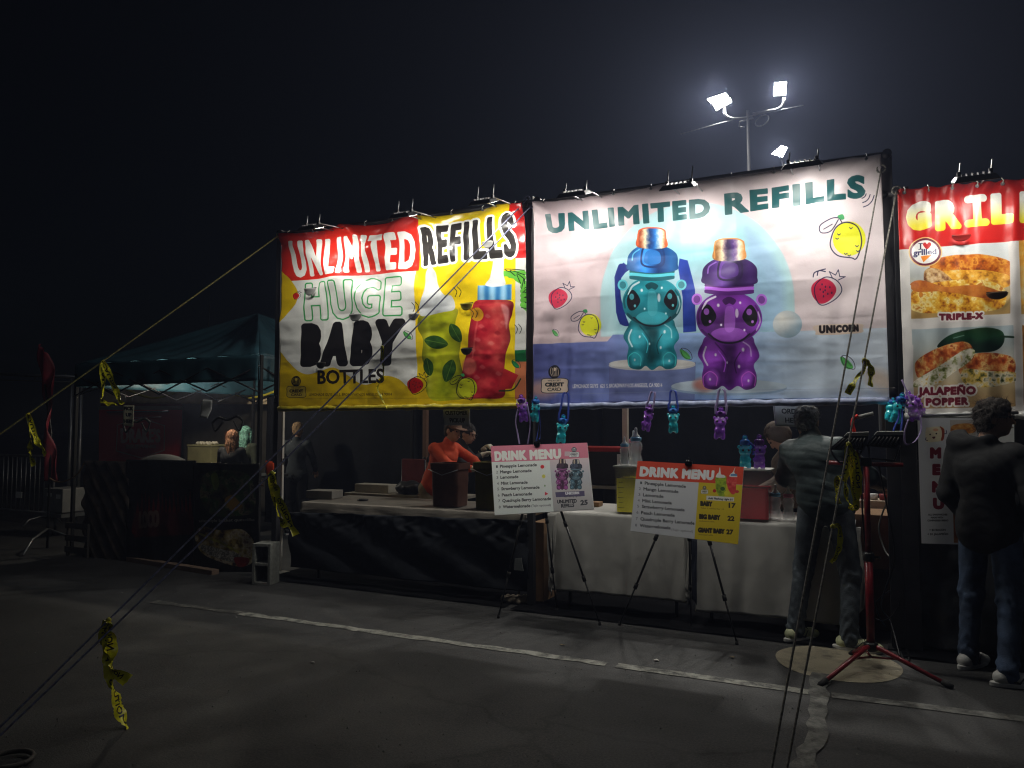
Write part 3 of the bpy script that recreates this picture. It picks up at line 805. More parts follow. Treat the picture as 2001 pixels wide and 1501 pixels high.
def art_menu2():
    c = Canvas(1000, 740, [(918, 362), (1541, 398), (1508, 852), (876, 773)], (206, 208, 214))
    c.poly([(900, 340), (1560, 340), (1540, 505), (905, 470), (895, 466)], (212, 66, 36))
    c.poly([(1272, 490), (1560, 508), (1510, 880), (1246, 830)], (214, 188, 30))
    c.text('DRINK MENU', [(938, 400), (1360, 424), (1356, 472), (933, 450)], (232, 234, 238), grow=5.6, sp=.06)
    ys = [503, 537, 572, 606, 640, 676, 712, 750]; xs = [932, 925, 922, 918, 915, 911, 907, 903]
    for k, t in enumerate(ITEMS):
        wd = (236, 200, 116, 168, 246, 192, 312, 176)[k]
        c.t2(str(k+1), xs[k], ys[k]-3, 15, (86, 90, 98), slope=.075)
        c.t2(t, xs[k]+27, ys[k], 17.5, (26, 28, 36), w=wd, slope=.082, grow=.7)
    c.t2('(Tajin optional)', 1112, 772, 12, (130, 132, 140), w=126, slope=.082, grow=.2)
    nip = (226, 226, 224)
    c.blob([(1375, 455), (1372, 500), (1376, 540), (1395, 572), (1425, 572), (1434, 530), (1436, 480), (1430, 450)], lambda x, y: ramp(fbm(x, y, 16, 2), (70, 96, 14), (150, 178, 30), (200, 210, 60)))
    c.blob([(1398, 398), (1404, 440), (1422, 446), (1428, 462), (1376, 460), (1380, 440), (1390, 430)], nip)
    c.blob([(1450, 450), (1440, 490), (1448, 530), (1470, 560), (1490, 552), (1496, 500), (1500, 455)], lambda x, y: ramp(fbm(x, y, 16, 6), (170, 24, 34), (214, 60, 60), (232, 130, 110)))
    c.blob([(1490, 398), (1484, 430), (1500, 448), (1498, 458), (1456, 456), (1460, 440), (1475, 428)], nip); c.rect(1462, 440, 1500, 452, (90, 140, 190))
    c.ell(1437, 554, 14, 14, (214, 210, 40)); c.ell(1365, 540, 10, 10, (190, 30, 36)); c.ell(1500, 545, 12, 9, (200, 60, 60)); c.ell(1414, 528, 14, 12, (50, 90, 30))
    card_logo(c, 1306, 538, 26, (60, 50, 30), (214, 214, 206), (80, 74, 50))
    c.poly([(1318, 568), (1484, 578), (1482, 603), (1316, 594)], (226, 224, 214)); c.t2('Add Flashing Light $1', 1328, 588, 10, (40, 40, 50), w=145, slope=.06, grow=.7)
    for t, n, y, w_ in (('BABY', '17', 630, 66), ('BIG BABY', '22', 706, 120), ('GIANT BABY', '27', 784, 154)):
        x = 1284-(y-630)*.09
        c.t2(t, x, y-4, 24, (44, 34, 18), w=w_, slope=.06, grow=3); c.t2(n, x+168, y+8, 25, (44, 34, 18), w=38, slope=.05, grow=2.2)
        c.t2('Take 1 refilled for 10' if t == 'BABY' else 'Unlimited refills', x-2, y+14, 8, (120, 98, 30), w=140 if t == 'BABY' else 90, slope=.06)
    return c.image('print_menu2')
def sign(W, H, lines, bg=(226, 226, 222), ink=(24, 24, 24), border=False, grow=.02, name='sign'):
    "unit-square sign: lines = (text, x0, x1, ytop, ybottom)"
    c = Canvas(W, H, [(0, 0), (1, 0), (1, H/W), (0, H/W)], bg)
    if border: c.line([(.03, .03), (.97, .03), (.97, H/W-.03), (.03, H/W-.03)], .006, (90, 90, 90), closed=True)
    for t, x0, x1, a, b in lines:
        c.text(t, [(x0, a), (x1, a), (x1, b), (x0, b)], ink, grow=grow)
    return c.image(name)
def art_tall():
    c = Canvas(420, 900, [(65, 185), (1010, 185), (1020, 1440), (105, 1410)], (206, 208, 214))
    c.blob([(150, 290), (180, 282), (300, 272), (330, 300), (325, 395), (290, 418), (180, 430), (145, 400)], (222, 206, 168)); c.blob([(285, 275), (305, 278), (332, 310), (325, 395), (300, 412), (295, 340)], (150, 60, 34))
    c.blob([(155, 295), (290, 282), (292, 405), (165, 420)], (228, 216, 184)); c.ell(190, 352, 8, 8, (50, 30, 30)); c.ell(252, 343, 8, 8, (50, 30, 30)); c.blob([(210, 378), (242, 374), (228, 396)], (90, 30, 30)); c.ell(245, 305, 26, 14, (214, 130, 90), alpha=.6, soft=10)
    c.line([(330, 345), (352, 340), (350, 312)], 7, (60, 50, 90), curve=True); c.line([(165, 412), (145, 405), (150, 385)], 7, (60, 50, 90), curve=True)
    for t, x, y in (('M', 192, 485), ('E', 216, 650), ('N', 212, 818), ('U', 222, 980)):
        c.text(t, [(x+8, y+8), (x+96 if t != 'E' else x+66, y+8), (x+96 if t != 'E' else x+66, y+96), (x+8, y+96)], (118, 30, 48), grow=12)
    for t, y, w_ in (('ALL SANDWICHES', 1146, 190), ('MADE WITH', 1174, 120), ('COMPRESSED BREAD', 1202, 205)):
        c.t2(t, 170+(190-w_)*.4, y, 15, (60, 60, 66), w=w_, grow=1)
    c.t2('+ $2 BACON', 182, 1292, 17, (60, 60, 66), w=160, grow=1); c.t2('+ $1 JALAPE\u00d1O', 164, 1332, 17, (60, 60, 66), w=205, grow=1)
    c.rect(386, 205, 640, 362, (186, 180, 176)); bread(c, 392, 240, 640, 345, 0, ((140, 76, 30), (196, 130, 60), (214, 170, 100)), 3)
    c.rect(390, 378, 640, 500, (180, 170, 166)); bread(c, 392, 385, 640, 500, 0, ((120, 50, 30), (180, 110, 60), (220, 200, 170)), 6)
    c.poly([(418, 1100), (640, 1100), (640, 1410), (425, 1405)], lambda x, y: ramp(fbm(x, y, 50), (70, 36, 20), (140, 80, 40), (190, 150, 110)))
    return c.image('print_tall')
def art_van():
    c = Canvas(900, 520, [(200, 200), (965, 200), (965, 640), (200, 640)], (205, 50, 50))
    c.rect(150, 150, 1000, 228, (150, 146, 140)); c.rect(930, 150, 1000, 700, (170, 50, 46))
    hexa = [(345, 400), (345, 340), (530, 290), (697, 345), (695, 525), (530, 582), (338, 530)]
    c.line(hexa, 9, (205, 170, 160), closed=True)
    c.text("DRAKE'S", [(375, 370), (662, 376), (662, 462), (378, 468)], (214, 190, 180), grow=6, sp=.03)
    c.text('BREWING', [(415, 488), (630, 488), (630, 506), (415, 510)], (205, 170, 160), grow=4)
    return c.image('print_van')
def art_black():
    c = Canvas(600, 640, [(400, 590), (905, 600), (905, 1330), (400, 1300)], (13, 14, 19))
    for k in range(14):
        x = 480+30*k; h_ = 90+70*abs(sin(k*2.3))
        c.blob([(x-26, 1080), (x-22, 1000), (x-8, 960), (x, 960-h_), (x+18, 960), (x+26, 1000), (x+26, 1085)], lambda x, y: ramp(fbm(x, y, 60), (52, 8, 12), (96, 12, 14), (120, 18, 16)))
    c.rect(465, 950, 890, 1110, (70, 10, 14), soft=14)
    c.text('LOCO', [(500, 945), (640, 940), (640, 1040), (500, 1045)], (120, 96, 88), grow=7)
    return c.image('print_black')
def art_food():
    c = Canvas(620, 720, [(905, 610), (1380, 610), (1380, 1420), (880, 1390)], (20, 18, 18))
    c.blob([(950, 760), (1000, 680), (1120, 660), (1290, 680), (1350, 800), (1340, 960), (1200, 990), (1050, 980), (960, 900)], lambda x, y: ramp(fbm(x, y, 46)*1.7-.4, (10, 10, 8), (60, 54, 34), (30, 60, 26), (110, 100, 80), (24, 20, 16)))
    c.blob([(1130, 870), (1180, 840), (1240, 900), (1250, 930), (1180, 950)], (110, 84, 34)); c.blob([(1030, 700), (1070, 680), (1090, 760), (1050, 800)], (96, 110, 40))
    c.rect(880, 1000, 1400, 1040, (14, 14, 16)); c.t2('asian style brisket quesadillas', 930, 1028, 20, (130, 128, 124), w=420, grow=.6)
    c.blob([(900, 1110), (960, 1060), (1100, 1090), (1250, 1090), (1340, 1180), (1340, 1330), (1240, 1370), (1100, 1330), (960, 1260), (910, 1180)], lambda x, y: ramp(fbm(x, y, 40, 4)*1.6-.35, (40, 24, 14), (130, 110, 50), (170, 160, 140), (90, 60, 40)))
    c.blob([(950, 1190), (1100, 1230), (1230, 1280), (1210, 1340), (1080, 1300), (960, 1240)], lambda x, y: ramp(vn(x, y, 7, 4), (70, 66, 60), (190, 186, 176)))
    c.line([(930, 1110), (1090, 1180), (1220, 1260)], 16, (140, 140, 44), alpha=.8, curve=True); c.blob([(1190, 1300), (1300, 1310), (1290, 1360), (1220, 1370)], (120, 30, 24))
    return c.image('print_food')
def art_tape():
    c = Canvas(640, 64, [(0, 0), (10, 0), (10, 1), (0, 1)], (238, 232, 40))
    for k in range(2):
        c.t2('CAUTION', .35+5*k, .72, .44, (22, 20, 14), w=3.6, grow=.02)
    return c.image('print_tape')
# ------------------------------------------------------------------ materials
BLACKTARP = mat('black_tarp', (.006, .007, .010), rough=.8, spec=.2, var=.3, vs=3, bump=.5, bs=9)
PLASTIC = mat('black_plastic_film', (.03, .032, .036), rough=.32, var=.3, vs=5, bump=.5, bs=14)
POST = mat('black_painted_post', (.022, .022, .025), rough=.45, var=.2, bump=.1)
WHITEPOST = mat('white_powder_steel', (.62, .6, .55), rough=.4, var=.08)
BROWNPOST = mat('brown_steel', (.16, .09, .06), rough=.5)
STEEL = mat('galvanised_steel', (.3, .31, .32), rough=.4, metal=.8, var=.15)
BLACKM = mat('black_metal', (.012, .012, .013), rough=.4, var=.2)
REDM = mat('red_painted_metal', (.2, .014, .02), rough=.28, var=.25, vs=14, bump=.1, coat=.3)
RUBBER = mat('black_rubber', (.012, .012, .012), rough=.8)
CLOTHW = mat('white_tablecloth', (.44, .43, .405), rough=.8, var=.05, bump=.12, bs=18)
CARD = mat('brown_cardboard', (.26, .15, .075), rough=.85, var=.12, vs=9)
PAPER = mat('white_paper', (.7, .71, .7), rough=.8, var=.03)
ROPEB = mat('blue_grey_cord', (.16, .17, .28), rough=.7, var=.3, vs=60)
ROPEG = mat('grey_cord', (.19, .18, .16), rough=.7, var=.4, vs=60)
ROPEY = mat('yellow_cord', (.42, .40, .15), rough=.7, var=.3, vs=50)
TEAL = mat('teal_canopy_fabric', (.022, .075, .10), rough=.62, var=.18, vs=2.5, bump=.4, bs=7)
TEALP = mat('teal_bottle_plastic', (.03, .72, .85), rough=.05, var=.05, bump=0, alpha=.66, spec=1, coat=1)
PURPP = mat('purple_bottle_plastic', (.42, .12, .8), rough=.05, var=.05, bump=0, alpha=.66, spec=1, coat=1)
BLUEC = mat('blue_cap_plastic', (.02, .14, .5), rough=.2, bump=0, spec=.6)
PURPC = mat('purple_cap_plastic', (.13, .03, .26), rough=.2, bump=0, spec=.6)
STRAPB = mat('blue_strap', (.035, .07, .42), rough=.7, bs=200)
STRAPV = mat('lilac_strap', (.33, .26, .5), rough=.7, bs=200)
CLEAR = mat('clear_bottle_plastic', (.86, .88, .88), rough=.1, var=.02, bump=0, alpha=.34, spec=.9, coat=1)
TUB = mat('clear_tub_plastic', (.75, .73, .68), rough=.14, var=.02, bump=0, alpha=.07, spec=.7)
NIPPLE = mat('milky_silicone', (.7, .7, .66), rough=.35, bump=0)
RINGB = mat('pale_blue_plastic', (.2, .45, .66), rough=.3, bump=0)
RINGP = mat('pink_plastic', (.7, .25, .33), rough=.3, bump=0)
LEMONADE = mat('yellow_lemonade', (.92, .82, .03), rough=.15, var=.05, vs=4, bump=0)
BERRY = mat('red_lemonade', (.5, .012, .03), rough=.15, var=.12, vs=5, bump=0)
CONC = mat('pale_concrete_block', (.17, .175, .16), rough=.95, var=.15, vs=30, bump=.6, bs=90)
CHROME = mat('bare_steel', (.6, .6, .6), rough=.2, metal=1, bump=0)
LAMPCOL = (1.0, .97, .88)
GLOW = mat('lit_lamp_glass', (1, 1, 1), emit=30, bump=0, var=0, ecol=LAMPCOL)
GLOWW = mat('lit_flood_glass', (1, 1, 1), emit=60, bump=0, var=0, ecol=(1, .98, .92))
BULB = mat('lit_warm_bulb', (1, .9, .7), emit=18, bump=0, var=0, ecol=(1, .75, .42))

def light(name, loc, tgt, size, power, col, parent, sy=None, spread=180):
    l = bpy.data.lights.new(name, 'AREA'); l.energy = power; l.color = col; l.shape = 'RECTANGLE'; l.size = size; l.size_y = sy or size; l.spread = R(spread)
    o = bpy.data.objects.new(name, l); COL.objects.link(o)
    o.parent = parent
    off = ORG.get(parent.name, V((0, 0, 0)))
    o.location = V(loc)-off
    d = (V(tgt)-V(loc)).normalized()
    o.rotation_euler = d.to_track_quat('-Z', 'Y').to_euler()
    return o

# ------------------------------------------------------------------ ground
def asphalt():
    m = bpy.data.materials.new('asphalt'); m.use_nodes = True
    N = m.node_tree.nodes; L = m.node_tree.links; b = N['Principled BSDF']
    tc = N.new('ShaderNodeTexCoord')
    def noise(s, d=6, r=.6):
        n = N.new('ShaderNodeTexNoise'); n.inputs['Scale'].default_value = s; n.inputs['Detail'].default_value = d; n.inputs['Roughness'].default_value = r
        L.new(tc.outputs['Object'], n.inputs['Vector']); return n
    def rampn(src, p0, c0, p1, c1):
        r = N.new('ShaderNodeValToRGB'); e = r.color_ramp.elements
        e[0].position = p0; e[0].color = (*c0, 1); e[1].position = p1; e[1].color = (*c1, 1); L.new(src, r.inputs[0]); return r
    a = rampn(noise(1.1, 5).outputs[0], .35, (.022, .022, .023), .68, (.045, .045, .046))
    g = rampn(noise(75, 6, .8).outputs[0], .42, (.5, .5, .5), .66, (2.1, 2.05, 1.95))
    mx = N.new('ShaderNodeMixRGB'); mx.blend_type = 'MULTIPLY'; mx.inputs[0].default_value = .85
    L.new(a.outputs[0], mx.inputs[1]); L.new(g.outputs[0], mx.inputs[2])
    st = rampn(noise(2.6, 8, .75).outputs[0], .53, (1, 1, 1), .66, (.6, .6, .6))
    m2 = N.new('ShaderNodeMixRGB'); m2.blend_type = 'MULTIPLY'; m2.inputs[0].default_value = .8
    L.new(mx.outputs[0], m2.inputs[1]); L.new(st.outputs[0], m2.inputs[2])
    # fine cracks
    vo = N.new('ShaderNodeTexVoronoi'); vo.feature = 'DISTANCE_TO_EDGE'; vo.inputs['Scale'].default_value = .55
    wv = noise(3, 4); ad = N.new('ShaderNodeMixRGB'); ad.inputs[0].default_value = .25; L.new(tc.outputs['Object'], ad.inputs[1]); L.new(wv.outputs['Color'], ad.inputs[2]); L.new(ad.outputs[0], vo.inputs['Vector'])
    ck = rampn(vo.outputs[0], .0, (.35, .35, .35), .010, (1, 1, 1))
    m3 = N.new('ShaderNodeMixRGB'); m3.blend_type = 'MULTIPLY'; m3.inputs[0].default_value = .75
    L.new(m2.outputs[0], m3.inputs[1]); L.new(ck.outputs[0], m3.inputs[2]); L.new(m3.outputs[0], b.inputs['Base Color'])
    rr = rampn(noise(2.2, 4).outputs[0], .3, (.62, .62, .62), .7, (.9, .9, .9)); L.new(rr.outputs[0], b.inputs['Roughness'])
    bp = N.new('ShaderNodeBump'); bp.inputs['Strength'].default_value = .5; bp.inputs['Distance'].default_value = .006
    L.new(noise(120, 4).outputs[0], bp.inputs['Height']); L.new(bp.outputs[0], b.inputs['Normal'])
    return m
def worn(name, col, under=(.04, .039, .036), scale=9, lo=.42, hi=.56):
    m = bpy.data.materials.new(name); m.use_nodes = True
    N = m.node_tree.nodes; L = m.node_tree.links; b = N['Principled BSDF']
    tc = N.new('ShaderNodeTexCoord'); n = N.new('ShaderNodeTexNoise'); n.inputs['Scale'].default_value = scale; n.inputs['Detail'].default_value = 9; n.inputs['Roughness'].default_value = .72
    L.new(tc.outputs['Object'], n.inputs['Vector'])
    r = N.new('ShaderNodeValToRGB'); e = r.color_ramp.elements; e[0].position = lo; e[0].color = (*under, 1); e[1].position = hi; e[1].color = (*col, 1)
    L.new(n.outputs[0], r.inputs[0]); L.new(r.outputs[0], b.inputs['Base Color']); b.inputs['Roughness'].default_value = .8
    bp = N.new('ShaderNodeBump'); bp.inputs['Strength'].default_value = .4; bp.inputs['Distance'].default_value = .005
    n2 = N.new('ShaderNodeTexNoise'); n2.inputs['Scale'].default_value = 90; L.new(tc.outputs['Object'], n2.inputs['Vector']); L.new(n2.outputs[0], bp.inputs['Height']); L.new(bp.outputs[0], b.inputs['Normal'])
    return m
g = MB().poly([(-140, -60, 0), (140, -60, 0), (140, 180, 0), (-140, 180, 0)]).build('ground', asphalt()); g['kind'] = 'structure'
def flatstrip(name, pts, wd, m, z=.004, jit=.004, ends=True):
    rnd = random.Random(5); P = []
    pts = [V((p[0], p[1], z)) for p in pts]; L_, R_ = [], []
    fine = []
    for i in range(len(pts)-1):
        n = max(1, int((pts[i+1]-pts[i]).length/.09))
        fine += [pts[i].lerp(pts[i+1], k/n) for k in range(n)]
    fine.append(pts[-1])
    for i, p in enumerate(fine):
        t = (fine[min(i+1, len(fine)-1)]-fine[max(i-1, 0)]).normalized(); s_ = V((-t.y, t.x, 0))
        L_.append(p+s_*(wd/2+rnd.uniform(-jit, jit))); R_.append(p-s_*(wd/2+rnd.uniform(-jit, jit)))
    b = MB(); n = len(fine); b.v = L_+R_
    b.f = [[i, i+1, n+i+1, n+i][::-1] for i in range(n-1)]
    o = b.build(name, m); o['kind'] = 'structure'; return o
PAINT = worn('worn_white_paint', (.24, .24, .21), lo=.38, hi=.56)
PAINT2 = worn('faded_white_paint', (.17, .17, .155), lo=.4, hi=.62)
a_ = gnd(300, 1176); b_ = gnd(1185, 1298); c_ = gnd(1205, 1301); d_ = gnd(1580, 1353)
m_l = gnd(470, 1199)
flatstrip('painted_line', [a_, m_l], .085, worn('rubbed_out_paint', (.14, .14, .125), lo=.46, hi=.66), jit=.02)
flatstrip('painted_line', [m_l, b_], .085, PAINT, jit=.012)
flatstrip('painted_line', [c_, d_], .09, PAINT)
flatstrip('painted_line', [gnd(1625, 1359), gnd(2140, 1424)], .09, PAINT2)
flatstrip('painted_line', [gnd(1606, 1318), gnd(1597, 1365), gnd(1600, 1420), gnd(1570, 1501), gnd(1556, 1600)], .10, PAINT2, z=.008, jit=.018)
# round concrete patch
pc = gnd(1636, 1296); rx = (gnd(1752, 1296)-gnd(1524, 1296)).length/2
P = [pc+V((rx*cos(a)*(1+.012*sin(5*a)), rx*.98*sin(a), .004)) for a in np.linspace(0, 2*pi, 60)[:-1]]
o = MB().poly(P).build('concrete_patch', worn('patch_concrete', (.25, .22, .155), under=(.13, .115, .085), scale=6, lo=.34, hi=.5)); o['kind'] = 'structure'

# ------------------------------------------------------------------ banners
p1 = lambda x, y: (530+x/3.4115, 370+y/3.4115)
p2 = lambda x, y: (1030+x/2.741, 290+y/2.741)
p3 = lambda x, y: (1700+x/3.003, 330+y/3.003)
p6 = lambda x, y: (940+x/3.0016, 780+y/3.0016)
BY = 5.95
def npn(x, y, s, o): return vn(x*100, y*100, s, o)-.5
def disp_left(u, v):
    d = .012*np.sin(u*26+3*v)*np.exp(-v*4)
    # folds fanning out from the fixings along the top
    for uc, a, wdt, am in ((.0, .9, .05, .03), (.30, .75, .035, .03), (.56, -1.0, .04, .035), (.62, .55, .03, .02), (.93, -.9, .05, .03), (1.0, -.7, .05, .04), (.12, .5, .03, .02)):
        dist = (u-uc)-a*v
        d += 1.7*am*np.exp(-(dist/(wdt+.08*v))**2)*np.exp(-v*1.7)
    d += .055*(fbm(u*100, v*100, 30, 2)-.5)+.010*npn(u, v, 6, 5)+.004*npn(u, v, 2.6, 8)+creases(u, v, 5, 4, .004)
    d += .010*np.sin((u*.5+v)*60+4*npn(u, v, 20, 1))*np.exp(-((v-.06)/.05)**2)
    z = -.035*np.abs(np.sin(u*pi*3.2+.3))**.7*np.exp(-v*16)-.012*(vn(u*100, v*0, 3, 4))*np.exp(-v*22)
    return d, z
def creases(u, v, nu, nv, a):
    d = 0*u
    for k in range(1, nu): d += a*(1 if k % 2 else -1)*np.exp(-np.abs(u-k/nu-.004*np.sin(v*9+k))/.008)
    for k in range(1, nv): d += a*(1 if k % 2 else -1)*np.exp(-np.abs(v-k/nv-.004*np.sin(u*11+k))/.011)
    return d
def disp_right(u, v):
    d = .03*(fbm(u*100, v*60, 34, 7)-.5)+.006*npn(u, v*.5, 6, 3)+.003*npn(u, v, 2.6, 8)+creases(u, v, 8, 6, .0028)
    for uc, a, am in ((0, .8, .03), (.2, .5, .02), (.41, -.6, .022), (.62, .5, .02), (.83, -.5, .02), (1, -.8, .035)):
        d += am*np.exp(-(((u-uc)-a*v)/(.03+.07*v))**2)*np.exp(-v*2.6)
    d += .020*np.sin(u*95+5*npn(u, v*.2, 12, 2))*np.clip((v-.35)*1.5, 0, 1)*np.exp(-u*2.4)
    d += .006*np.sin(u*70+6*npn(u, v*.3, 10, 6))*(.4+v)
    d += .010*np.sin((v+.1*u)*26+5*npn(u, v, 16, 9))*.5
    z = -.03*np.abs(np.sin(u*pi*2.1+.2))*np.exp(-v*14)-.008*vn(u*100, v*0, 2, 4)*np.exp(-v*25)
    z = z + .010*np.sin(u*pi)*v
    return d, z
def disp_grill(u, v):
    d = .025*(fbm(u*100, v*100, 30, 11)-.5)+.012*npn(u, v, 7, 3)
    d += .012*np.sin(u*60+30*v+6*npn(u, v, 9, 1))*np.exp(-v*14)
    d += .008*np.sin(u*50+3*npn(u, v*.3, 12, 6))
    return d, -.015*vn(u*100, v*0, 3, 4)*np.exp(-v*22)
def banner(label, corners, disp, img, posts_mat=POST, rough=.4, hemcol=None, spec=.5):
    Q = [at(*c, BY) for c in corners]
    base = V(((Q[2].x+Q[3].x)/2, BY, (Q[2].z+Q[3].z)/2))
    e = empty('banner', base, label, 'banner', 'vinyl banners hung over the stall fronts')
    m = printmat('vinyl_'+img.name, img, rough=rough, bump=.22, bs=16, spec=spec)
    sheet('printed_vinyl', *Q, 260, 180, disp, m, e, .002)
    # hem tube along the bottom
    hm = mat('hem_'+img.name, hemcol, rough=.4, bump=.5, bs=30, var=.25, vs=12)
    pts = [Q[3].lerp(Q[2], k/30)+V((0, .012*sin(k*1.7)-.02, -.02+.004*sin(k*2.9))) for k in range(31)]
    MB().path(pts, [.028+.004*sin(k*2.3) for k in range(31)], n=10).build('hem_pocket', hm, e, True)
    # ties and grommets
    for k in range(9):
        p = Q[0].lerp(Q[1], (k+.3)/8.6)
        MB().tube(p+V((0, -.004, -.035)), p+V((0, -.016, -.035)), .012, n=12).build('grommet', STEEL, e)
        MB().path([p+V((0, -.012, -.035)), p+V((.004, -.028, -.015)), p+V((0, .01, .012))], .0035, n=6).build('cable_tie', WHITEPOST if hemcol[0] > .3 else BLACKM, e)
    return e, Q
imgL, imgR, imgG = art_left(), art_right(), art_grill()
eL, QL = banner('yellow red and white banner printed with huge baby bottle drinks', [p1(70, 288), p1(1695, 78), p1(1706, 1428), p1(58, 1452)], disp_left, imgL, rough=.27, hemcol=(.42, .34, .02), spec=.7)
eR, QR = banner('largest pink and blue banner printed with teal and purple bear bottles', [p2(36, 285), p2(1895, 24), p2(1940, 1338), p2(36, 1372)], disp_right, imgR, rough=.42, hemcol=(.3, .34, .5))
eG, QG = banner('banner with red top and toasted sandwich photos cut by the right edge', [p3(160, 118), p3(1460, -2), p3(1500, 1420), p3(205, 1440)], disp_grill, imgG, rough=.35, hemcol=(.5, .5, .48))
# wind slits: half-round flaps cut in the banner and curling away from it
def slit(X, Y_, w_, e, m, hgt=.5, Yp=BY):
    c = at(X, Y_, Yp-.035); c2 = at(X+w_, Y_, Yp-.035); r = (c2-c).length/2; mid = (c+c2)/2
    P = np.zeros((6, 17, 3))
    for j in range(6):
        for i in range(17):
            a = pi*i/16; s_ = j/5
            x = -r*cos(a); z = -r*2*hgt*sin(a)*s_
            P[j, i] = (mid.x+x, mid.y-.030*sin(a)*(1-s_)**1.5-.004, mid.z+z)
    gridmesh('wind_flap', P, m, e, .0015)
    b = MB().poly([(mid.x-r*cos(pi*i/16)*.96, mid.y+.016, mid.z+.012-r*.55*hgt*sin(pi*i/16)) for i in range(17)]); b.build('slit_dark_patch', BLACKM, e)  # black patch stands for the dark inside of the slit
FL1 = mat('flap_grey', (.34, .34, .33), rough=.4); FL2 = mat('flap_yellow', (.3, .26, .02), rough=.4); FL3 = mat('flap_dark', (.05, .05, .045), rough=.4)
for X, Y_, w_, m_ in ((222, 662, 75, FL1), (522, 832, 82, FL1), (918, 832, 72, FL1), (1262, 762, 82, FL2), (1265, 1062, 76, FL3), (300, 1155, 66, FL3), (1405, 350, 76, FL1)):
    a = p1(X, Y_); b2 = p1(X+w_, Y_); slit(a[0], a[1], b2[0]-a[0], eL, m_)
for X, Y_, w_, m_ in ((680, 728, 132, mat('flap_brown', (.12, .07, .04), rough=.4)), (480, 392, 112, mat('flap_red', (.4, .03, .025), rough=.4))):
    a = p3(X, Y_); b2 = p3(X+w_, Y_); slit(a[0], a[1], b2[0]-a[0], eG, m_, .36)

# banner frames: posts, cross pipes (one frame per stall)
def post(name, label, px, py0, Y, m, r=.025, top=None, base=True, cat='post', group='posts that hold the banners up', sq=False):
    p = at(px, 800, Y); z1 = at(px, py0, Y).z
    e = empty(name, (p.x, p.y, 0), label, cat, group)
    b = MB()
    if sq: b.box((p.x, p.y, z1/2+.01), (r*2, r*2, z1-.02))
    else: b.path([(p.x, p.y, .01), (p.x, p.y, z1)], r, n=14)
    b.build('upright', m, e, not sq, bevel=.004 if sq else 0)
    if base: MB().box((p.x, p.y, .006), (.14, .14, .012)).build('foot_plate', m, e)
    MB().lathe([(r*1.25, 0), (r*1.25, .06), (r*1.1, .07)], (p.x, p.y, z1*.5), 14).build('collar', BLACKM, e, True)
    return e, V((p.x, p.y, z1))
_, TL1 = post('banner_post', 'black square post at the left edge of the yellow banner', 543, 452, 6.03, POST, .032, sq=True)
_, TM1 = post('banner_post', 'black post between the yellow banner and the pink banner', 1038, 385, 6.05, POST, .03, sq=True)
_, TR1 = post('banner_post', 'black post along the right edge of the pink banner', 1743, 300, 6.05, POST, .045, sq=True)
_, TR2 = post('banner_post', 'black post along the left edge of the sandwich banner', 1772, 368, 6.04, POST, .052, sq=True)
def pipe(label, a, b, r=.022, m=POST, name='cross_pipe', group='pipes that the banners hang from'):
    e = empty(name, a, label, 'pipe', group)
    MB().tube(a, b, r, n=12).build('tube', m, e, True)
    for p in (a, b): MB().tube(V(p)+V((0, -.03, 0)), V(p)+V((0, .03, 0)), r*1.5, n=10).build('clamp', BLACKM, e, True)
    return e
pipe('pipe behind the top edge of the yellow banner', QL[0]+V((-.05, .05, .0)), QL[1]+V((.1, .05, .0)))
pipe('pipe behind the top edge of the pink banner', QR[0]+V((-.1, .05, .0)), QR[1]+V((.04, .05, .0)))
pipe('pipe behind the top edge of the sandwich banner', QG[0]+V((-.1, .05, -.02)), QG[1]+V((.1, .05, -.02)))

# flood lights clamped over each banner
def banner_lamp(px, py, label, wd=.26, power=14, hang=.30, tilt=.36, Y=5.51, aim=.42, brk=(.34, -.34), col=LAMPCOL, glow=True):
    c = at(px, py, Y)
    e = empty('banner_lamp', c, label, 'lamp', 'flood lamps clamped over the banners')
    M = Matrix.Rotation(tilt, 3, 'X')     # face looks down and towards the banner
    hw = wd/2
    # tapered housing
    n = []
    for x, y, z in ((-1, -1, 0), (1, -1, 0), (1, 1, 0), (-1, 1, 0)): n.append(c+M @ V((x*hw, y*.095, 0)))
    t = [c+M @ V((x*hw*.8, y*.06, .035)) for x, y in ((-1, -1), (1, -1), (1, 1), (-1, 1))]
    b = MB(); b.v = n+t; b.f = [[0, 1, 2, 3], [7, 6, 5, 4], [0, 4, 5, 1], [1, 5, 6, 2], [2, 6, 7, 3], [3, 7, 4, 0]]
    b.build('housing', BLACKM, e, bevel=.006)
    f = MB()
    for k in range(6): f.box(c+M @ V((-hw*.6+k*hw*.24, 0, .040)), (.005, .09, .012), M)
    f.build('cooling_fins', BLACKM, e)
    MB().box(c+M @ V((0, .02, .002)), (wd*.84, .12, .006), M).build('lamp_glass', GLOW, e)
    top = c.z+hang
    for s in brk:
        x = c.x+s*wd
        MB().path([(x+.012, c.y+.02, top), (x, c.y+.02, c.z+.02), (x, c.y+.04, c.z+.06), (x, 5.99, c.z+.10)], .0055, n=6).build('bracket_arm', STEEL, e, True)
        MB().box((x, c.y+.02, c.z+.045), (.022, .03, .05)).build('pivot', BLACKM, e, bevel=.003)
    light('lamp_light', c+M @ V((0, 0, -.03)), c+M @ V((0, 0, -1)), wd*.85, power, col, e, .15)
    return e
banner_lamp(608, 448, 'leftmost flood lamp over the yellow banner', power=3.8, wd=.22, hang=.14)
banner_lamp(788, 424, 'middle flood lamp over the yellow banner', power=5.8, wd=.22, hang=.16)
banner_lamp(945, 398, 'flood lamp over the right end of the yellow banner', power=5.8, wd=.22, hang=.16)
banner_lamp(1122, 383, 'left flood lamp over the pink banner, near its left edge', power=4.3, hang=.12)
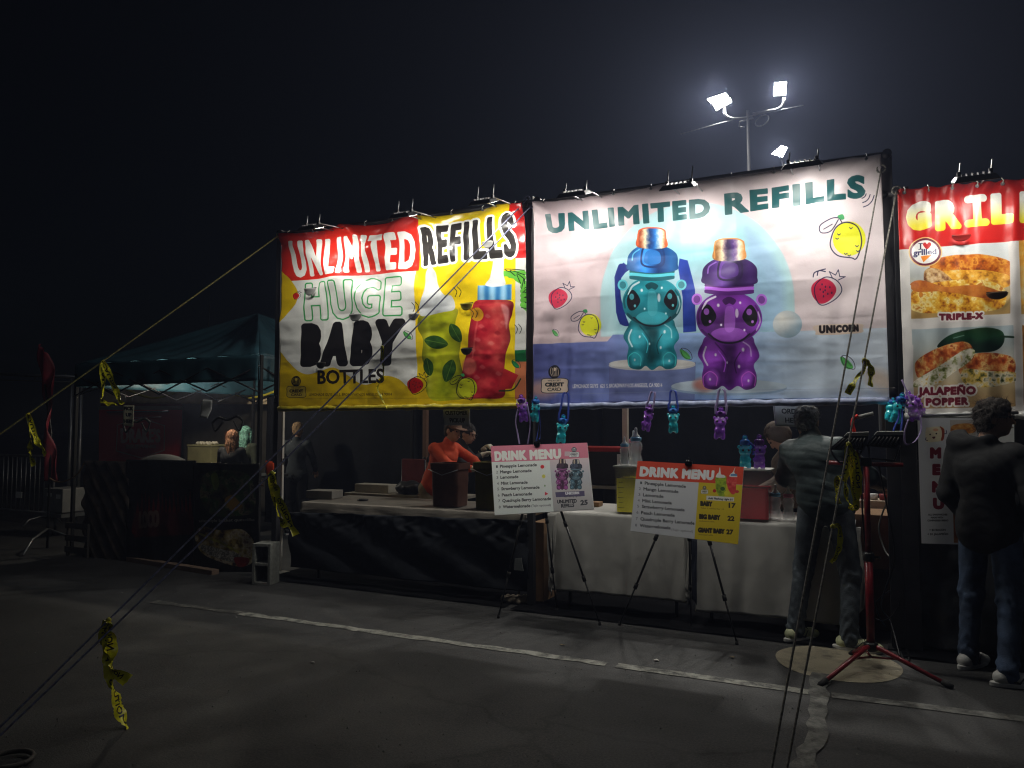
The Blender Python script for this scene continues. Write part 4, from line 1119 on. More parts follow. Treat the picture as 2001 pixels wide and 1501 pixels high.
banner_lamp(1326, 368, 'middle flood lamp over the pink banner between its two words', power=4.2, wd=.27, hang=.16)
banner_lamp(1568, 326, 'right flood lamp over the pink banner, below the mast light', power=5.0, wd=.28, hang=.12)
banner_lamp(1906, 352, 'flood lamp over the red sandwich banner', power=3.1, wd=.26, hang=.13)

# ------------------------------------------------------------------ light mast far behind the stalls
MY = 10.0
mp = at(1472, 800, MY)
e = empty('light_mast', (mp.x, MY, 0), 'tall floodlight mast with lit heads behind the pink banner', 'light mast')
ztop = at(1472, 214, MY).z
MB().path([(mp.x, MY, 0), (mp.x, MY, 3), (mp.x, MY, ztop)], [.04, .032, .02], n=12).build('mast', mat('dark_mast', (.03, .03, .032), rough=.6), e, True)
def P_(px, py): return at(px, py, MY)
MB().path(curvepts([P_(1471, 228), P_(1440, 232), P_(1424, 229), P_(1416, 222), P_(1416, 212)]), .016, n=8).build('arm', STEEL, e, True)
MB().path(curvepts([P_(1471, 222), P_(1500, 217), P_(1520, 213), P_(1530, 204), P_(1532, 192)]), .016, n=8).build('arm', STEEL, e, True)
MB().path([P_(1330, 262), P_(1440, 232), P_(1570, 206)], .006, n=6).build('guy_cable', STEEL, e, True)
b = MB(); b.path([P_(1445, 248), P_(1445, 238), P_(1472, 231)], .012, n=6); b.tube(P_(1447, 249), P_(1455, 248), .012); b.build('bracket', STEEL, e, True)
rc = P_(1489, 236); b = MB(); b.path([rc+V((.085*cos(a), .02*sin(a), .075*sin(a)+.02*cos(a))) for a in np.linspace(0, 2*pi, 24)], .008, n=6, cap=False); b.build('cable_loop', STEEL, e, True)
def head(quad, name, power, tgt, dy=.06):
    Q = [P_(*q) for q in quad]; c = sum(Q, V((0, 0, 0)))/4
    o2 = MB().prism([q+V((0, .006, 0)) for q in Q], (0, .07, .02)); o2.build('floodlight', BLACKM, e, bevel=.004)
    MB().poly([c+(q-c)*.94 for q in Q][::-1]).build('floodlight_glass', GLOWW, e)
    light('flood_light', c+V((0, -.04, 0)), tgt, .3, power, (1, .97, .9), e, spread=150)
head([(1380, 194), (1419, 181), (1424, 188), (1389, 202)], 'a', 32, (-3, 2, 0))
head([(1391, 203), (1427, 190), (1431, 199), (1399, 216)], 'b', 32, (-6, 0, 0))
head([(1513, 161), (1538, 159), (1535, 186), (1511, 188)], 'c', 56, (3, 0, 0))
e2 = empty('flood_lamp', at(1521, 330, 8.0), 'lone lit floodlight just above the top edge of the pink banner', 'lamp')
Q = [at(*q, 8.0) for q in ((1527, 284), (1540, 288), (1529, 308), (1507, 301))]
MB().prism([q+V((0, .006, 0)) for q in Q], (0, .06, .02)).build('housing', BLACKM, e2, bevel=.004)
MB().poly([sum(Q, V())/4+(q-sum(Q, V())/4)*.93 for q in Q][::-1]).build('lamp_glass', GLOWW, e2)
c8 = at(1521, 296, 8.0)
MB().path([c8+V((0, .05, 0)), c8+V((.04, .06, -.12)), c8+V((0, .06, -.3)), (c8.x, 8.06, 0)], .014, n=8).build('stand_pole', BLACKM, e2, True)
light('flood_light', c8+V((0, -.05, 0)), (-1, 3, 0), .15, 28, (1, .97, .9), e2)

# ------------------------------------------------------------------ thin night mist
hm_ = bpy.data.materials.new('mist'); hm_.use_nodes = True
hn = hm_.node_tree.nodes; hn.clear()
ho = hn.new('ShaderNodeOutputMaterial'); hv = hn.new('ShaderNodeVolumePrincipled')
hv.inputs['Color'].default_value = (.55, .64, 1, 1); hv.inputs['Density'].default_value = .0054; hv.inputs['Anisotropy'].default_value = .35
hm_.node_tree.links.new(hv.outputs[0], ho.inputs['Volume'])
hz = MB().box((0, 60, 6.5), (282, 244, 15)).build('haze', hm_); hz['kind'] = 'stuff'

# ------------------------------------------------------------------ stall interiors
def wall(label, x0, x1, Y, z1, m, name='tarp_wall', cat='tarp', group='dark tarps closing the backs of the stalls', z0=.05, nx=60):
    e = sheet(name, (x0, Y, z1), (x1, Y, z1), (x1, Y, z0), (x0, Y, z0), nx, 24, lambda u, v: .05*(fbm(u*300, v*100, 40, 2)-.5)+.03*np.sin(u*40), m, None, .004, axis=(0, -1, 0))
    tag(e, label, cat, group); return e
wall('dark tarp behind the left stall counter', -8.7, -3.0, 9.1, 2.5, BLACKTARP)
wall('dark tarp behind the stall with the hanging bottles', -2.98, 1.2, 9.0, 2.5, BLACKTARP)
wall('dark tarp at the far right behind the sandwich stall', 1.22, 4.5, 9.0, 2.5, BLACKTARP)
post('tent_upright', 'pale tent leg at the back of the yellow banner stall', 832, 740, 8.4, BROWNPOST, .03, group=None, cat='tent upright', sq=True)
post('tent_upright', 'white and brown tent leg behind the stacked baby bottles', 1222, 740, 8.0, mat('pale_leg', (.45, .4, .34), rough=.5), .03, group=None, cat='tent upright', sq=True)
e_, _ = post('tent_upright', 'bright white tent leg beside the left post of the yellow banner', 553, 700, 6.25, WHITEPOST, .016, group=None, cat='tent upright', sq=True)
# warm bulbs out of view behind the banners, added to light the interiors
def bulb(loc, label, power, col=(1, .78, .5)):
    loc = V(loc)
    e = empty('unseen_bulb', loc, label, 'bulb', 'bare bulbs out of view inside the stalls')
    MB().lathe([(.004, .045), (.014, .04), (.016, .02), (.03, -.01), (.033, -.035), (.022, -.06), (.004, -.068)], loc, 14).build('glass', BULB, e, True)
    MB().tube(loc+V((0, 0, .04)), loc+V((0, 0, .08)), .017).build('socket', BLACKM, e, True)
    MB().path([loc+V((0, 0, .08)), loc+V((.02, .01, .5)), loc+V((0, .05, .9))], .004, n=6).build('cord', BLACKM, e, True)
    l = bpy.data.lights.new('bulb_light', 'POINT'); l.energy = power; l.color = col; l.shadow_soft_size = .04
    o = bpy.data.objects.new('bulb_light', l); COL.objects.link(o); o.parent = e; o.location = (0, 0, -.12)
bulb((-4.9, 6.9, 2.35), 'bare bulb hidden behind the yellow banner', 1.6)
bulb((-1.4, 7.0, 2.5), 'added bulb hidden behind the pink banner', 1.0, (1, .88, .72))
bulb((.75, 6.9, 2.3), 'added bulb hidden behind the sandwich banner', .6)

# ------------------------------------------------------------------ tables
def table(label, xa, xb, Y0, Y1, z, topm, skm, skz, fold=.012, seed=0, nleg=True, yl=None):
    e = empty('table', ((xa+xb)/2, (Y0+Y1)/2, 0), label, 'table', 'folding tables at the stall fronts')
    MB().box(((xa+xb)/2, (Y0+Y1)/2, z-.02), (xb-xa-.02, Y1-Y0-.02, .03)).build('tabletop', WHITEPOST, e, bevel=.005)
    for x in (xa+.12, xb-.12):
        for y in (Y0+.1, Y1-.1): MB().tube((x, y, 0), (x, y, z-.03), .014).build('leg', BLACKM, e, True)
    return e
def cloth(label, xa, xb, Y0, Y1, z, m, skz, fold=.014, seed=0, cat='tablecloth', right=False, over=.01):
    e = empty('tablecloth', ((xa+xb)/2, Y0, z), label, cat)
    nx, ny = 110, 46
    P = np.zeros((ny, nx, 3)); u = np.linspace(0, 1, nx)
    for j in range(ny):
        f = j/(ny-1)
        if f < .3:
            y = Y1+(Y0-Y1)*f/.3; zz = z+.004+.006*(fbm(u*300, np.full(nx, y*60), 30, seed)-.5)
            P[j, :, 0] = xa+(xb-xa)*u; P[j, :, 1] = y; P[j, :, 2] = zz
        else:
            g_ = (f-.3)/.7; am = fold*(.15+g_)
            y = Y0-.012-.02*g_**.5+am*(np.sin(u*34+seed+3*(vn(u*100, u*0+g_*20, 14, seed)))+.6*np.sin(u*13+seed*2))*.6+.016*(fbm(u*200, np.full(nx, g_*60), 26, seed+3)-.5)*g_**.5
            P[j, :, 0] = xa+(xb-xa)*u+.01*np.sin(u*20+g_*4)*g_; P[j, :, 1] = y
            P[j, :, 2] = z+.002-(z-skz)*g_-(.006*np.sin(u*5+seed)+.008*(vn(u*100, u*0, 9, seed)-.5))*g_
    gridmesh('cloth', P, m, e, .003)
    return e
ZT = .85
xL, xM = at(590, 980, 6.05).x, at(1036, 985, 6.05).x
table('folding table under the black skirt of the yellow banner stall', xL, xM-.05, 6.08, 6.85, .80, None, None, 0)
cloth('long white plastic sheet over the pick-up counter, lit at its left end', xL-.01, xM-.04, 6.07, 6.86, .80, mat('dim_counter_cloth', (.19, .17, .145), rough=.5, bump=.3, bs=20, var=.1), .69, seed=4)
e = sheet('counter_skirt', (xL-.12, 6.0, .70), (xM, 6.0, .76), (xM, 6.02, .13), (xL-.12, 6.02, .13), 150, 50,
          lambda u, v: .03*(fbm(u*400, v*100, 30, 5)-.5)+.016*np.sin(u*90+3*v+5*npn(u, v, 8, 1))*np.exp(-((v-.1)/.25)**2)+.02*np.sin((u*2.2-v)*9)*(v > 0), mat('black_skirt', (.011, .013, .018), spec=.25, rough=.75, var=.25, bump=.5, bs=12, vs=4), None, .004, axis=(0, -1, 0))
tag(e, 'black tarp skirt hung across the front of the pick-up counter', 'skirt')
xa, xb, xc, xd = at(1078, 1000, 6.05).x, at(1342, 1010, 6.05).x, at(1352, 1010, 6.05).x, at(1672, 1030, 6.05).x
table('folding table on the left behind the two menu boards', xa, xb, 6.08, 6.8, ZT, None, None, 0)
table('folding table on the right where the man in the vest orders', xc, xd, 6.08, 6.8, ZT, None, None, 0)
cloth('white tablecloth behind the two drink menu easels', xa-.02, xb+.005, 6.07, 6.81, ZT, CLOTHW, .17, seed=1)
cloth('white tablecloth behind the legs of the man in the puffer vest', xc+.03, xd, 6.07, 6.81, ZT, CLOTHW, .12, seed=2)
# black sheets added to darken the ground under the stalls
for lb, x0, x1, yy in (('black sheet added to darken the ground under the white clothed tables', -2.78, .02, 5.84), ('black sheet added to darken the ground under the pick-up stall', -5.7, -2.86, 5.9), ('black sheet added to darken the ground under the sandwich stall', .2, 3.6, 5.82)):
    u = np.linspace(0, 1, 50); P = np.zeros((8, 50, 3))
    for j in range(8):
        P[j, :, 0] = x0+(x1-x0)*u; P[j, :, 1] = 8.9+(yy-8.9)*(j/7)**.5+(.02*(vn(u*100, u*0, 8, 3)-.5) if j == 7 else 0); P[j, :, 2] = .012+.006*np.sin(u*30+j)
    o = gridmesh('dark_ground_sheet', P, mat('ground_dark', (.006, .006, .007), rough=.95, bump=.2, spec=.05), None, 0); tag(o, lb, 'dark_ground_sheet', 'black sheets darkening the ground under the stalls')
# loose cloth corner hanging at the gap and at both ends
def drape(label, pts_top, pts_bot, seed):
    n = 14
    P = np.zeros((20, n, 3))
    for j in range(20):
        f = j/19
        for i in range(n):
            u = i/(n-1)
            a = V(pts_top[0]).lerp(V(pts_top[1]), u); b2 = V(pts_bot[0]).lerp(V(pts_bot[1]), u)
            p = a.lerp(b2, f); P[j, i] = (p.x+.012*sin(u*9+f*5+seed), p.y-.03*sin(u*12+seed)*f, p.z)
    o = gridmesh('cloth_corner', P, CLOTHW, None, .003); tag(o, label, 'cloth corner', 'corners of tablecloth hanging down')
drape('narrow white cloth corner hanging behind the legs of the red topped menu easel', (at(1334, 1012, 6.0), at(1352, 1012, 6.0)), (at(1340, 1150, 5.98), at(1347, 1182, 5.98)), 1)
drape('white cloth corner hanging at the left end beside the pink menu easel', (at(1070, 1002, 6.02), at(1088, 1003, 6.0)), (at(1075, 1165, 6.0), at(1079, 1130, 5.99)), 3)
drape('bright white cloth corner hanging right of the customer in the vest', (at(1668, 1030, 6.0), at(1684, 1030, 6.2)), (at(1668, 1218, 6.0), at(1688, 1185, 6.05)), 2)

# ------------------------------------------------------------------ things on and behind the tables
def rbox(c, d, r=.02, n=5):
    "rounded-plan vertical prism profile points"
    pts = []
    for sx, sy, a0 in ((1, 1, 0), (-1, 1, pi/2), (-1, -1, pi), (1, -1, 3*pi/2)):
        for k in range(n+1):
            a = a0+pi/2*k/n; pts.append((c[0]+sx*(d[0]/2-r)+r*cos(a), c[1]+sy*(d[1]/2-r)+r*sin(a)))
    return pts
def tub(label, px, py_base, Y, wd, hgt, lev, liq, z0):
    p = at(px, py_base, Y); x, y = p.x, p.y
    e = empty('drink_tub', (x, y, z0), label, 'drink tub', 'clear square tubs of lemonade')
    o1 = rbox((x, y), (wd, wd), .03); 
    b = MB(); n = len(o1)
    rings = [(1, 0), (1.04, hgt*.96), (1.10, hgt*.965), (1.10, hgt), (1.0, hgt), (.98, hgt*.9), (.955, .01)]
    for s_, zz in rings: b.v += [V((x+(q[0]-x)*s_, y+(q[1]-y)*s_, z0+.005+zz)) for q in o1]
    for i in range(len(rings)-1):
        for k in range(n): b.f.append([i*n+k, i*n+(k+1) % n, (i+1)*n+(k+1) % n, (i+1)*n+k])
    b.f.append(list(range(n))[::-1]); b.f.append([(len(rings)-1)*n+k for k in range(n)])
    b.build('tub_wall', TUB, e, False)
    MB().prism([V((x+(q[0]-x)*.93, y+(q[1]-y)*.93, z0+.012)) for q in o1], (0, 0, lev)).build('lemonade', liq, e)
    MB().prism([V((x+(q[0]-x)*1.12, y+(q[1]-y)*1.12, z0+hgt+.008)) for q in o1], (0, 0, .012)).build('lid', mat('white_lid', (.6, .6, .54), rough=.4), e, bevel=.003)
    g_ = MB()
    for k in range(7): g_.box((x-wd*.28, y-wd*.5-.012, z0+.05+k*hgt*.11), (.035 if k % 2 else .055, .002, .003))
    g_.build('level_marks', BLACKM, e)
    return e, V((x, y, z0+hgt+.02))
_, tY = tub('clear tub of bright yellow lemonade left of the red menu board', 1240, 1002, 6.2, .27, .38, .28, LEMONADE, ZT+.006)
_, tR = tub('clear tub of dark red lemonade right of the red menu board', 1473, 1017, 6.18, .27, .38, .24, BERRY, ZT+.006)

# bear-shaped bottles: one sculpted body shared by all
bb = Blob()
bb.ell((0, 0, .062), (.040, .036, .052), k=.012).cap((-.025, -.004, .012), (-.025, -.004, .03), .017, k=.01).cap((.025, -.004, .012), (.025, -.004, .03), .017, k=.01)
bb.cap((-.022, -.028, .05), (-.028, -.030, .068), .011, k=.008).cap((.022, -.028, .05), (.028, -.030, .068), .011, k=.008)
bb.ell((0, 0, .128), (.046, .041, .040), k=.012).ell((-.043, 0, .158), (.013, .008, .014), k=.006).ell((.043, 0, .158), (.013, .008, .014), k=.006)
bb.ell((0, -.036, .118), (.018, .012, .013), k=.006).cap((0, 0, .160), (0, 0, .178), .024, k=.008)
BEAR = bb.mesh('bear_bottle_body', .0045, .01)
def bear_bottle(label, loc, body, cap, strapm, rz=0, tilt=(0, 0), scale=1.0, strap=None, group='bear shaped drink bottles'):
    e = empty('bear_bottle', (0, 0, 0), label, 'bottle', group)
    me = BEAR.copy()
    link('bottle_body', me, body, e)
    for s in (-1, 1): MB().lathe([(.001, -.004), (.008, -.002), (.009, .002), (.001, .006)], (s*.02, -.037, .134), 10, Matrix.Rotation(pi/2, 3, 'X')).build('eye', BLACKM, e, True)
    for z in (.168, .175): pass
    MB().lathe([(.026, .17), (.030, .172), (.036, .176), (.037, .195), (.034, .205), (.024, .212), (.012, .213)], (0, 0, 0), 20).build('cap', cap, e, True)
    MB().path([(.015*cos(a)+.0, -.032-.006, .193+.014*sin(a)) for a in np.linspace(0, 2*pi, 14)], .0035, n=6, cap=False).build('lid_latch', cap, e, True)
    MB().lathe([(.013, .21), (.014, .232), (.011, .236), (.004, .236)], (0, 0, 0), 14).build('spout', body, e, True)
    MB().path([(.018*cos(a), 0, .222+.022*sin(a)) for a in np.linspace(-.5, pi+.5, 14)], .003, n=6).build('carry_loop', cap, e, True)
    if strap:
        ribbon('strap', strap, .018, strapm, e, dirs=(1, .2, 0))
    e.location = loc; e.rotation_euler = (tilt[0], tilt[1], rz); e.scale = (scale,)*3
    return e
def hung(label, px, py_top, py_bot, Y, body, cap, sm, rz=0, tilt=0, hookx=0):
    top = at(px, py_top, Y); bot = at(px, py_bot, Y); s = (top.z-bot.z)/.236
    zt = 1.86
    # strap runs up to the hem in the bottle's own frame
    up_ = (zt-bot.z)/s
    L_ = [(-.036, 0, .186), (-.04, 0, .24), (-.030, .004, up_*.75), (-.022, .01, up_), (.0, .012, up_+.012), (.022, .01, up_), (.034, .004, up_*.75), (.04, 0, .24), (.036, 0, .186)]
    return bear_bottle(label, bot, body, cap, sm, rz=rz, tilt=(0, tilt), scale=s, strap=L_, group='bear bottles hanging by straps from the banner hem')
hung('teal bear bottle hanging leftmost above the pink topped menu board', 1095, 812, 866, 5.76, TEALP, BLUEC, STRAPB, rz=.5, tilt=.12)
hung('purple bear bottle hanging tilted above the stacked baby bottles', 1262, 790, 842, 5.76, PURPP, PURPC, STRAPV, rz=-.4, tilt=.22)
hung('teal bear bottle hanging straight between two purple ones', 1316, 793, 846, 5.76, TEALP, BLUEC, STRAPB, rz=.2)
hung('purple bear bottle hanging lowest on a lilac strap', 1406, 797, 858, 5.76, PURPP, PURPC, STRAPV, rz=.1, tilt=.06)
# clusters tied at the two posts
def cluster(label, px, py_top, py_bot, Y, body, cap, sm, tilt, rz, tail):
    top = at(px, py_top, Y); bot = at(px, py_bot, Y); s = (top.z-bot.z)/.236
    e = bear_bottle(label, bot, body, cap, sm, rz=rz, tilt=tilt, scale=s, group='bear bottles tied to the banner corners')
    inv = (Matrix.Translation(bot) @ e.rotation_euler.to_matrix().to_4x4() @ Matrix.Scale(s, 4)).inverted()
    for pts in tail:
        me = ribbon('strap', [inv @ at(x, y, Y-.03-.01*i) for i, (x, y) in enumerate(pts)], .014, sm, None, dirs=(1, .1, 0), twist=[0, .8, -.4])
        me.parent = e
    return e
cluster('dark purple bear bottle tied at the post between the two banners', 1024, 772, 824, 5.85, PURPP, PURPC, STRAPV, (.15, -.1), .3, [[(1018, 778), (1008, 820), (1011, 845), (1015, 868)], [(1030, 790), (1036, 825), (1034, 850), (1031, 868)]])
cluster('teal bear bottle tied beside a purple one at the middle post', 1046, 775, 824, 5.82, TEALP, BLUEC, STRAPB, (.1, .15), -.4, [[(1048, 786), (1054, 820), (1050, 850), (1048, 862)], [(1051, 790), (1056, 830), (1055, 855), (1053, 858)]])
cluster('bright blue bear bottle tied at the post right of the pink banner', 1748, 768, 826, 5.80, TEALP, BLUEC, STRAPB, (.1, .25), .2, [[(1752, 776), (1757, 810), (1747, 838), (1744, 852)], [(1760, 776), (1763, 810), (1762, 830), (1758, 852)]])
cluster('violet bear bottle tied over the corner of the sandwich banner', 1790, 764, 822, 5.80, PURPP, PURPP, STRAPV, (.1, -.2), -.3, [[(1762, 742), (1770, 760), (1776, 775), (1780, 790)], [(1798, 812), (1800, 840), (1788, 862), (1770, 868), (1768, 845), (1775, 820)]])
cluster('second blue bear bottle wedged behind the bright blue one at the post', 1734, 774, 822, 5.88, TEALP, BLUEC, STRAPB, (.0, .4), .9, [])
cluster('second violet bear bottle behind the one over the sandwich banner corner', 1803, 770, 812, 5.88, PURPP, PURPP, STRAPV, (.0, -.5), .9, [])
# bottles standing on the red tub
s_ = .9
bear_bottle('teal bear bottle standing on the lid of the red lemonade tub', (tR.x-.055, tR.y-.02, tR.z), TEALP, BLUEC, STRAPB, rz=.3, scale=1.08, strap=[(.03, -.03, .19), (.055, -.03, .16), (.058, -.03, .12), (.05, -.02, .10)])
bear_bottle('purple bear bottle standing on the lid of the red lemonade tub', (tR.x+.055, tR.y-.02, tR.z), PURPP, PURPC, STRAPV, rz=-.3, scale=1.1)
# baby bottles
def baby_bottle(label, loc, ring, s=1.0, fill=0, liq=None):
    e = empty('baby_bottle', (0, 0, 0), label, 'baby bottle', 'oversized plastic baby bottles')
    MB().lathe([(.038, .0), (.043, .006), (.045, .03), (.040, .055), (.034, .075), (.036, .095), (.043, .115), (.044, .135), (.038, .158), (.032, .168)], n=28).build('bottle_body', CLEAR, e, True)
    MB().lathe([(.034, .166), (.037, .168), (.037, .19), (.033, .194), (.02, .195)], n=28).build('screw_ring', ring, e, True)
    MB().lathe([(.028, .194), (.024, .204), (.013, .215), (.009, .235), (.010, .25), (.007, .258), (.001, .26)], n=18).build('nipple', NIPPLE, e, True)
    if fill: MB().lathe([(.035, .006), (.040, .012), (.041, min(fill, .04))], n=20).build('drink', liq, e, True)
    e.location = loc; e.scale = (s,)*3; return e
baby_bottle('small baby bottle with pale blue ring on the yellow tub, leftmost', (tY.x-.075, tY.y-.03, tY.z), RINGB, .95)
baby_bottle('big baby bottle with pale blue ring on the yellow tub, in front', (tY.x+.035, tY.y-.06, tY.z), RINGB, 1.25)
baby_bottle('baby bottle with pink ring on the yellow tub, behind the big one', (tY.x-.02, tY.y+.06, tY.z), RINGP, 1.15)
pb = at(1516, 1008, 6.25); baby_bottle('baby bottle with blue ring on the table beside the red tub', (pb.x, pb.y, ZT+.008), RINGB, 1.05)
pb = at(1541, 1009, 6.2); baby_bottle('baby bottle with pink ring beside the elbow of the man in the vest', (pb.x, pb.y, ZT+.008), RINGP, 1.05)

def cbox(name, label, px, py, Y, d, m, z0, cat, rz=0, lid=None, group=None):
    p = at(px, py, Y); e = empty(name, (p.x, p.y, z0), label, cat, group, rz)
    o = V((p.x, p.y, z0))
    MB().box(o+V((0, 0, d[2]/2)), d).build('box_body', m, e, bevel=.004)
    if lid: MB().box(o+V((0, 0, d[2]+lid[1]/2+.001)), (d[0]*1.04, d[1]*1.04, lid[1])).build('lid', lid[0], e, bevel=.008)
    return e
e = cbox('ice_chest', 'red and black ice chest behind the left tablecloth table', 1186, 940, 7.6, (.62, .4, .34), mat('dark_plastic', (.02, .018, .018), rough=.4), .98, 'ice chest', lid=(mat('red_plastic', (.28, .02, .02), rough=.35), .05))
p = at(1186, 940, 7.6); MB().box((p.x+.2, p.y-.21, 1.24), (.035, .02, .12)).build('latch', WHITEPOST, e)
e = empty('back_table', (-2.2, 7.8, 0), 'pale back table under the ice chest', 'table', 'tables at the back of the stalls')
MB().box((-2.35, 7.65, .955), (1.5, .6, .03)).build('tabletop', mat('dull_tabletop', (.3, .27, .22), rough=.6), e, bevel=.004)
for x in (-3.0, -1.7): 
    for y in (7.45, 7.85): MB().tube((x, y, 0), (x, y, .94), .016).build('leg', STEEL, e, True)
cbox('cardboard_box', 'small cardboard tray on the table end behind the pink menu board', 1164, 988, 6.5, (.10, .12, .04), CARD, ZT+.008, 'box')
# left counter items
cbox('carton', 'flat grey carton on the lit end of the pick-up counter', 634, 965, 6.45, (.33, .22, .085), mat('grey_carton', (.2, .19, .17), rough=.8), .808, 'carton', rz=.1)
p = at(709, 966, 6.4); o = MB().lathe([(.0, .0), (.055, .0), (.06, .01), (.05, .016), (.0, .012)], (p.x, p.y, .806), 18).build('black_dish', BLACKM, None, True); tag(o, 'small black dish on the middle of the pick-up counter', 'dish')
def bin_(label, px, Y, m, w_=.33, hgt=.43, z0=.80):
    p = at(px, 900, Y); x, y = p.x, p.y
    e = empty('dispenser_bin', (x, y, z0), label, 'bin', 'square bins on the pick-up counter')
    o1 = rbox((x, y), (w_*.88, w_*.8), .04); n = len(o1); b = MB()
    rings = [(.95, .01), (1.02, hgt*.85), (1.1, hgt*.86), (1.12, hgt), (1.0, hgt), (.9, hgt*.5)]
    for s_, zz in rings: b.v += [V((x+(q[0]-x)*s_, y+(q[1]-y)*s_, z0+zz)) for q in o1]
    for i in range(len(rings)-1):
        for k in range(n): b.f.append([i*n+k, i*n+(k+1) % n, (i+1)*n+(k+1) % n, (i+1)*n+k])
    b.f.append(list(range(n))[::-1]); b.f.append([(len(rings)-1)*n+k for k in range(n)])
    b.build('bin_body', m, e)
    MB().path([(x-w_*.5, y-w_*.45, z0+hgt*.86), (x, y-w_*.5, z0+hgt*.74), (x+w_*.5, y-w_*.45, z0+hgt*.86)], .004, n=6).build('wire_handle', STEEL, e, True)
bin_('brown square bin in front of the worker in orange', 880, 6.35, mat('brown_bin', (.085, .035, .025), rough=.45, var=.2))
bin_('olive square bin half hidden by the pink menu board', 968, 6.32, mat('olive_bin', (.10, .085, .012), rough=.45, var=.2), .36, .45)
e = empty('prep_table', (-4.9, 7.7, 0), 'pale prep table deep in the pick-up stall', 'table', 'tables at the back of the stalls')
MB().box((-4.95, 7.6, .76), (1.6, .5, .03)).build('tabletop', mat('dull_tabletop', (.3, .27, .22)), e); MB().box((-5.0, 7.4, .70), (1.3, .02, .09)).build('apron', mat('dull_tabletop', (.3, .27, .22)), e)
for x in (-5.6, -4.3): MB().tube((x, 7.5, 0), (x, 7.5, .75), .016).build('leg', STEEL, e, True)
# paper signs
def papersign(name, label, quad, Y, img, m=None, cat='sign', strings=()):
    Q = [at(*q, Y) for q in quad]
    e = empty(name, (Q[2]+Q[3])/2, label, cat)
    sheet('sign_face', *Q, 12, 10, lambda u, v: .006*np.sin(u*5+v*3), printmat('print_'+name, img, rough=.7, bump=.05), e, .003)
    for a, b2 in strings: MB().path([at(*a, Y), at(*b2, Y+.03)], .0025, n=5).build('string', BLACKM, e, True)
    return e
im = sign(320, 220, [('ORDER', .22, .80, .16, .30), ('HERE', .30, .72, .43, .57)], border=True, name='print_order', ink=(30, 30, 36), grow=.004)
papersign('order_sign', 'white paper sign reading order here behind the head of the customer', [(1510, 788), (1586, 790), (1584, 834), (1515, 833)], 6.05, im)
im = sign(300, 220, [('CUSTOMER', .09, .90, .20, .34), ('PICK-UP', .22, .80, .47, .62)], bg=(185, 190, 192), ink=(40, 42, 46), name='print_pickup', grow=.008)
papersign('pickup_sign', 'grey paper sign reading customer pick-up hanging under the yellow banner', [(865, 793), (917, 792), (919, 832), (869, 831)], 5.99, im)
im = sign(180, 340, [('PICK', .12, .88, .16, .44), ('UP', .28, .74, .72, 1.0), ('HERE', .08, .92, 1.3, 1.6)], bg=(225, 220, 190), ink=(24, 20, 16), name='print_here', grow=.03)
papersign('hanging_sign', 'small cream sign reading pick up here under the teal canopy', [(241, 792), (261, 792), (261, 834), (241, 832)], 5.95, im, strings=(((244, 792), (245, 765)), ((258, 792), (258, 765))))
o = sheet('paper_sheet', at(397, 780, 5.95), at(416, 782, 5.95), at(407, 818, 5.95), at(389, 814, 5.95), 8, 10, lambda u, v: .012*np.sin(v*6+u*2), PAPER); tag(o, 'blank white sheet of paper taped under the teal canopy edge', 'paper')
o = sheet('orange_sign', at(519, 900, 6.0), at(536, 902, 6.0), at(536, 936, 6.0), at(521, 938, 6.0), 6, 8, lambda u, v: .006*np.sin(v*5), mat('orange_card', (.75, .08, .02), rough=.5)); tag(o, 'small bright orange card beside the left banner post', 'card')

# ------------------------------------------------------------------ menu boards on easels
def easel(label, feet, apex, hub, cat='easel', legs=True):
    e = empty('easel', (V(feet[0])+V(feet[1]))/2*V((1, 1, 0)) if False else ((feet[0][0]+feet[1][0])/2, (feet[0][1]+feet[1][1])/2, 0), label, cat, 'black folding easels')
    ap = V(apex)
    for f in feet:
        f = V(f); L1 = ap.lerp(f, .45); L2 = ap.lerp(f, .75)
        l = MB().path([ap, L1], .011, n=8).path([L1, L2], .009, n=8).path([L2, f+V((0, 0, .012))], .007, n=8).build('leg', BLACKM, e, True)
        for q in (L1, L2): MB().path([q-(f-ap).normalized()*.022, q+(f-ap).normalized()*.022], .016, n=8).build('leg_lock', RUBBER, l, True)
        MB().lathe([(.012, 0), (.013, .01), (.009, .03)], (f.x, f.y, 0), 8).build('rubber_foot', RUBBER, l, True)
    return e
def board(name, label, quad, Y, slope, img, cat='menu board'):
    def on(px, py):
        d = ray(px, py); n = V((0, -1, slope)); o = V((0, 0, CAMZ)); c = V((0, Y, 1.3)); return o+d*((c-o).dot(n)/d.dot(n))
    Q = [on(*q) for q in quad]; nn = (Q[1]-Q[0]).cross(Q[3]-Q[0]).normalized()
    if nn.y > 0: nn = -nn
    e = empty(name, (Q[2]+Q[3])/2, label, cat)
    MB().prism([q-nn*.001 for q in Q], -nn*.006).build('backing', PAPER, e)
    sheet('menu_face', *[q+nn*.0005 for q in Q], 8, 6, None, printmat('face_'+img.name, img, rough=.5, bump=.02, bs=8), e, 0)
    t = Q[0].lerp(Q[1], .5)
    MB().box(t+V((0, -.004, .004)), (.05, .03, .03)).path([t+V((-.012, -.005, .015)), t+V((0, -.015, .05)), t+V((.012, -.005, .015))], .003, n=5).build('binder_clip', BLACKM, e, bevel=.003)
    return e, Q
im1, im2 = art_menu1(), art_menu2()
_, B1 = board('menu_board', 'drink menu board with pink heading on the left easel', [p6(57, 276), p6(622, 256), p6(662, 645), p6(80, 681)], 5.56, .55, im1)
_, B2 = board('menu_board', 'drink menu board with red heading and yellow price column', [p6(918, 362), p6(1541, 398), p6(1508, 852), p6(876, 773)], 5.48, .42, im2)
ap = at(1052, 868, 5.66)
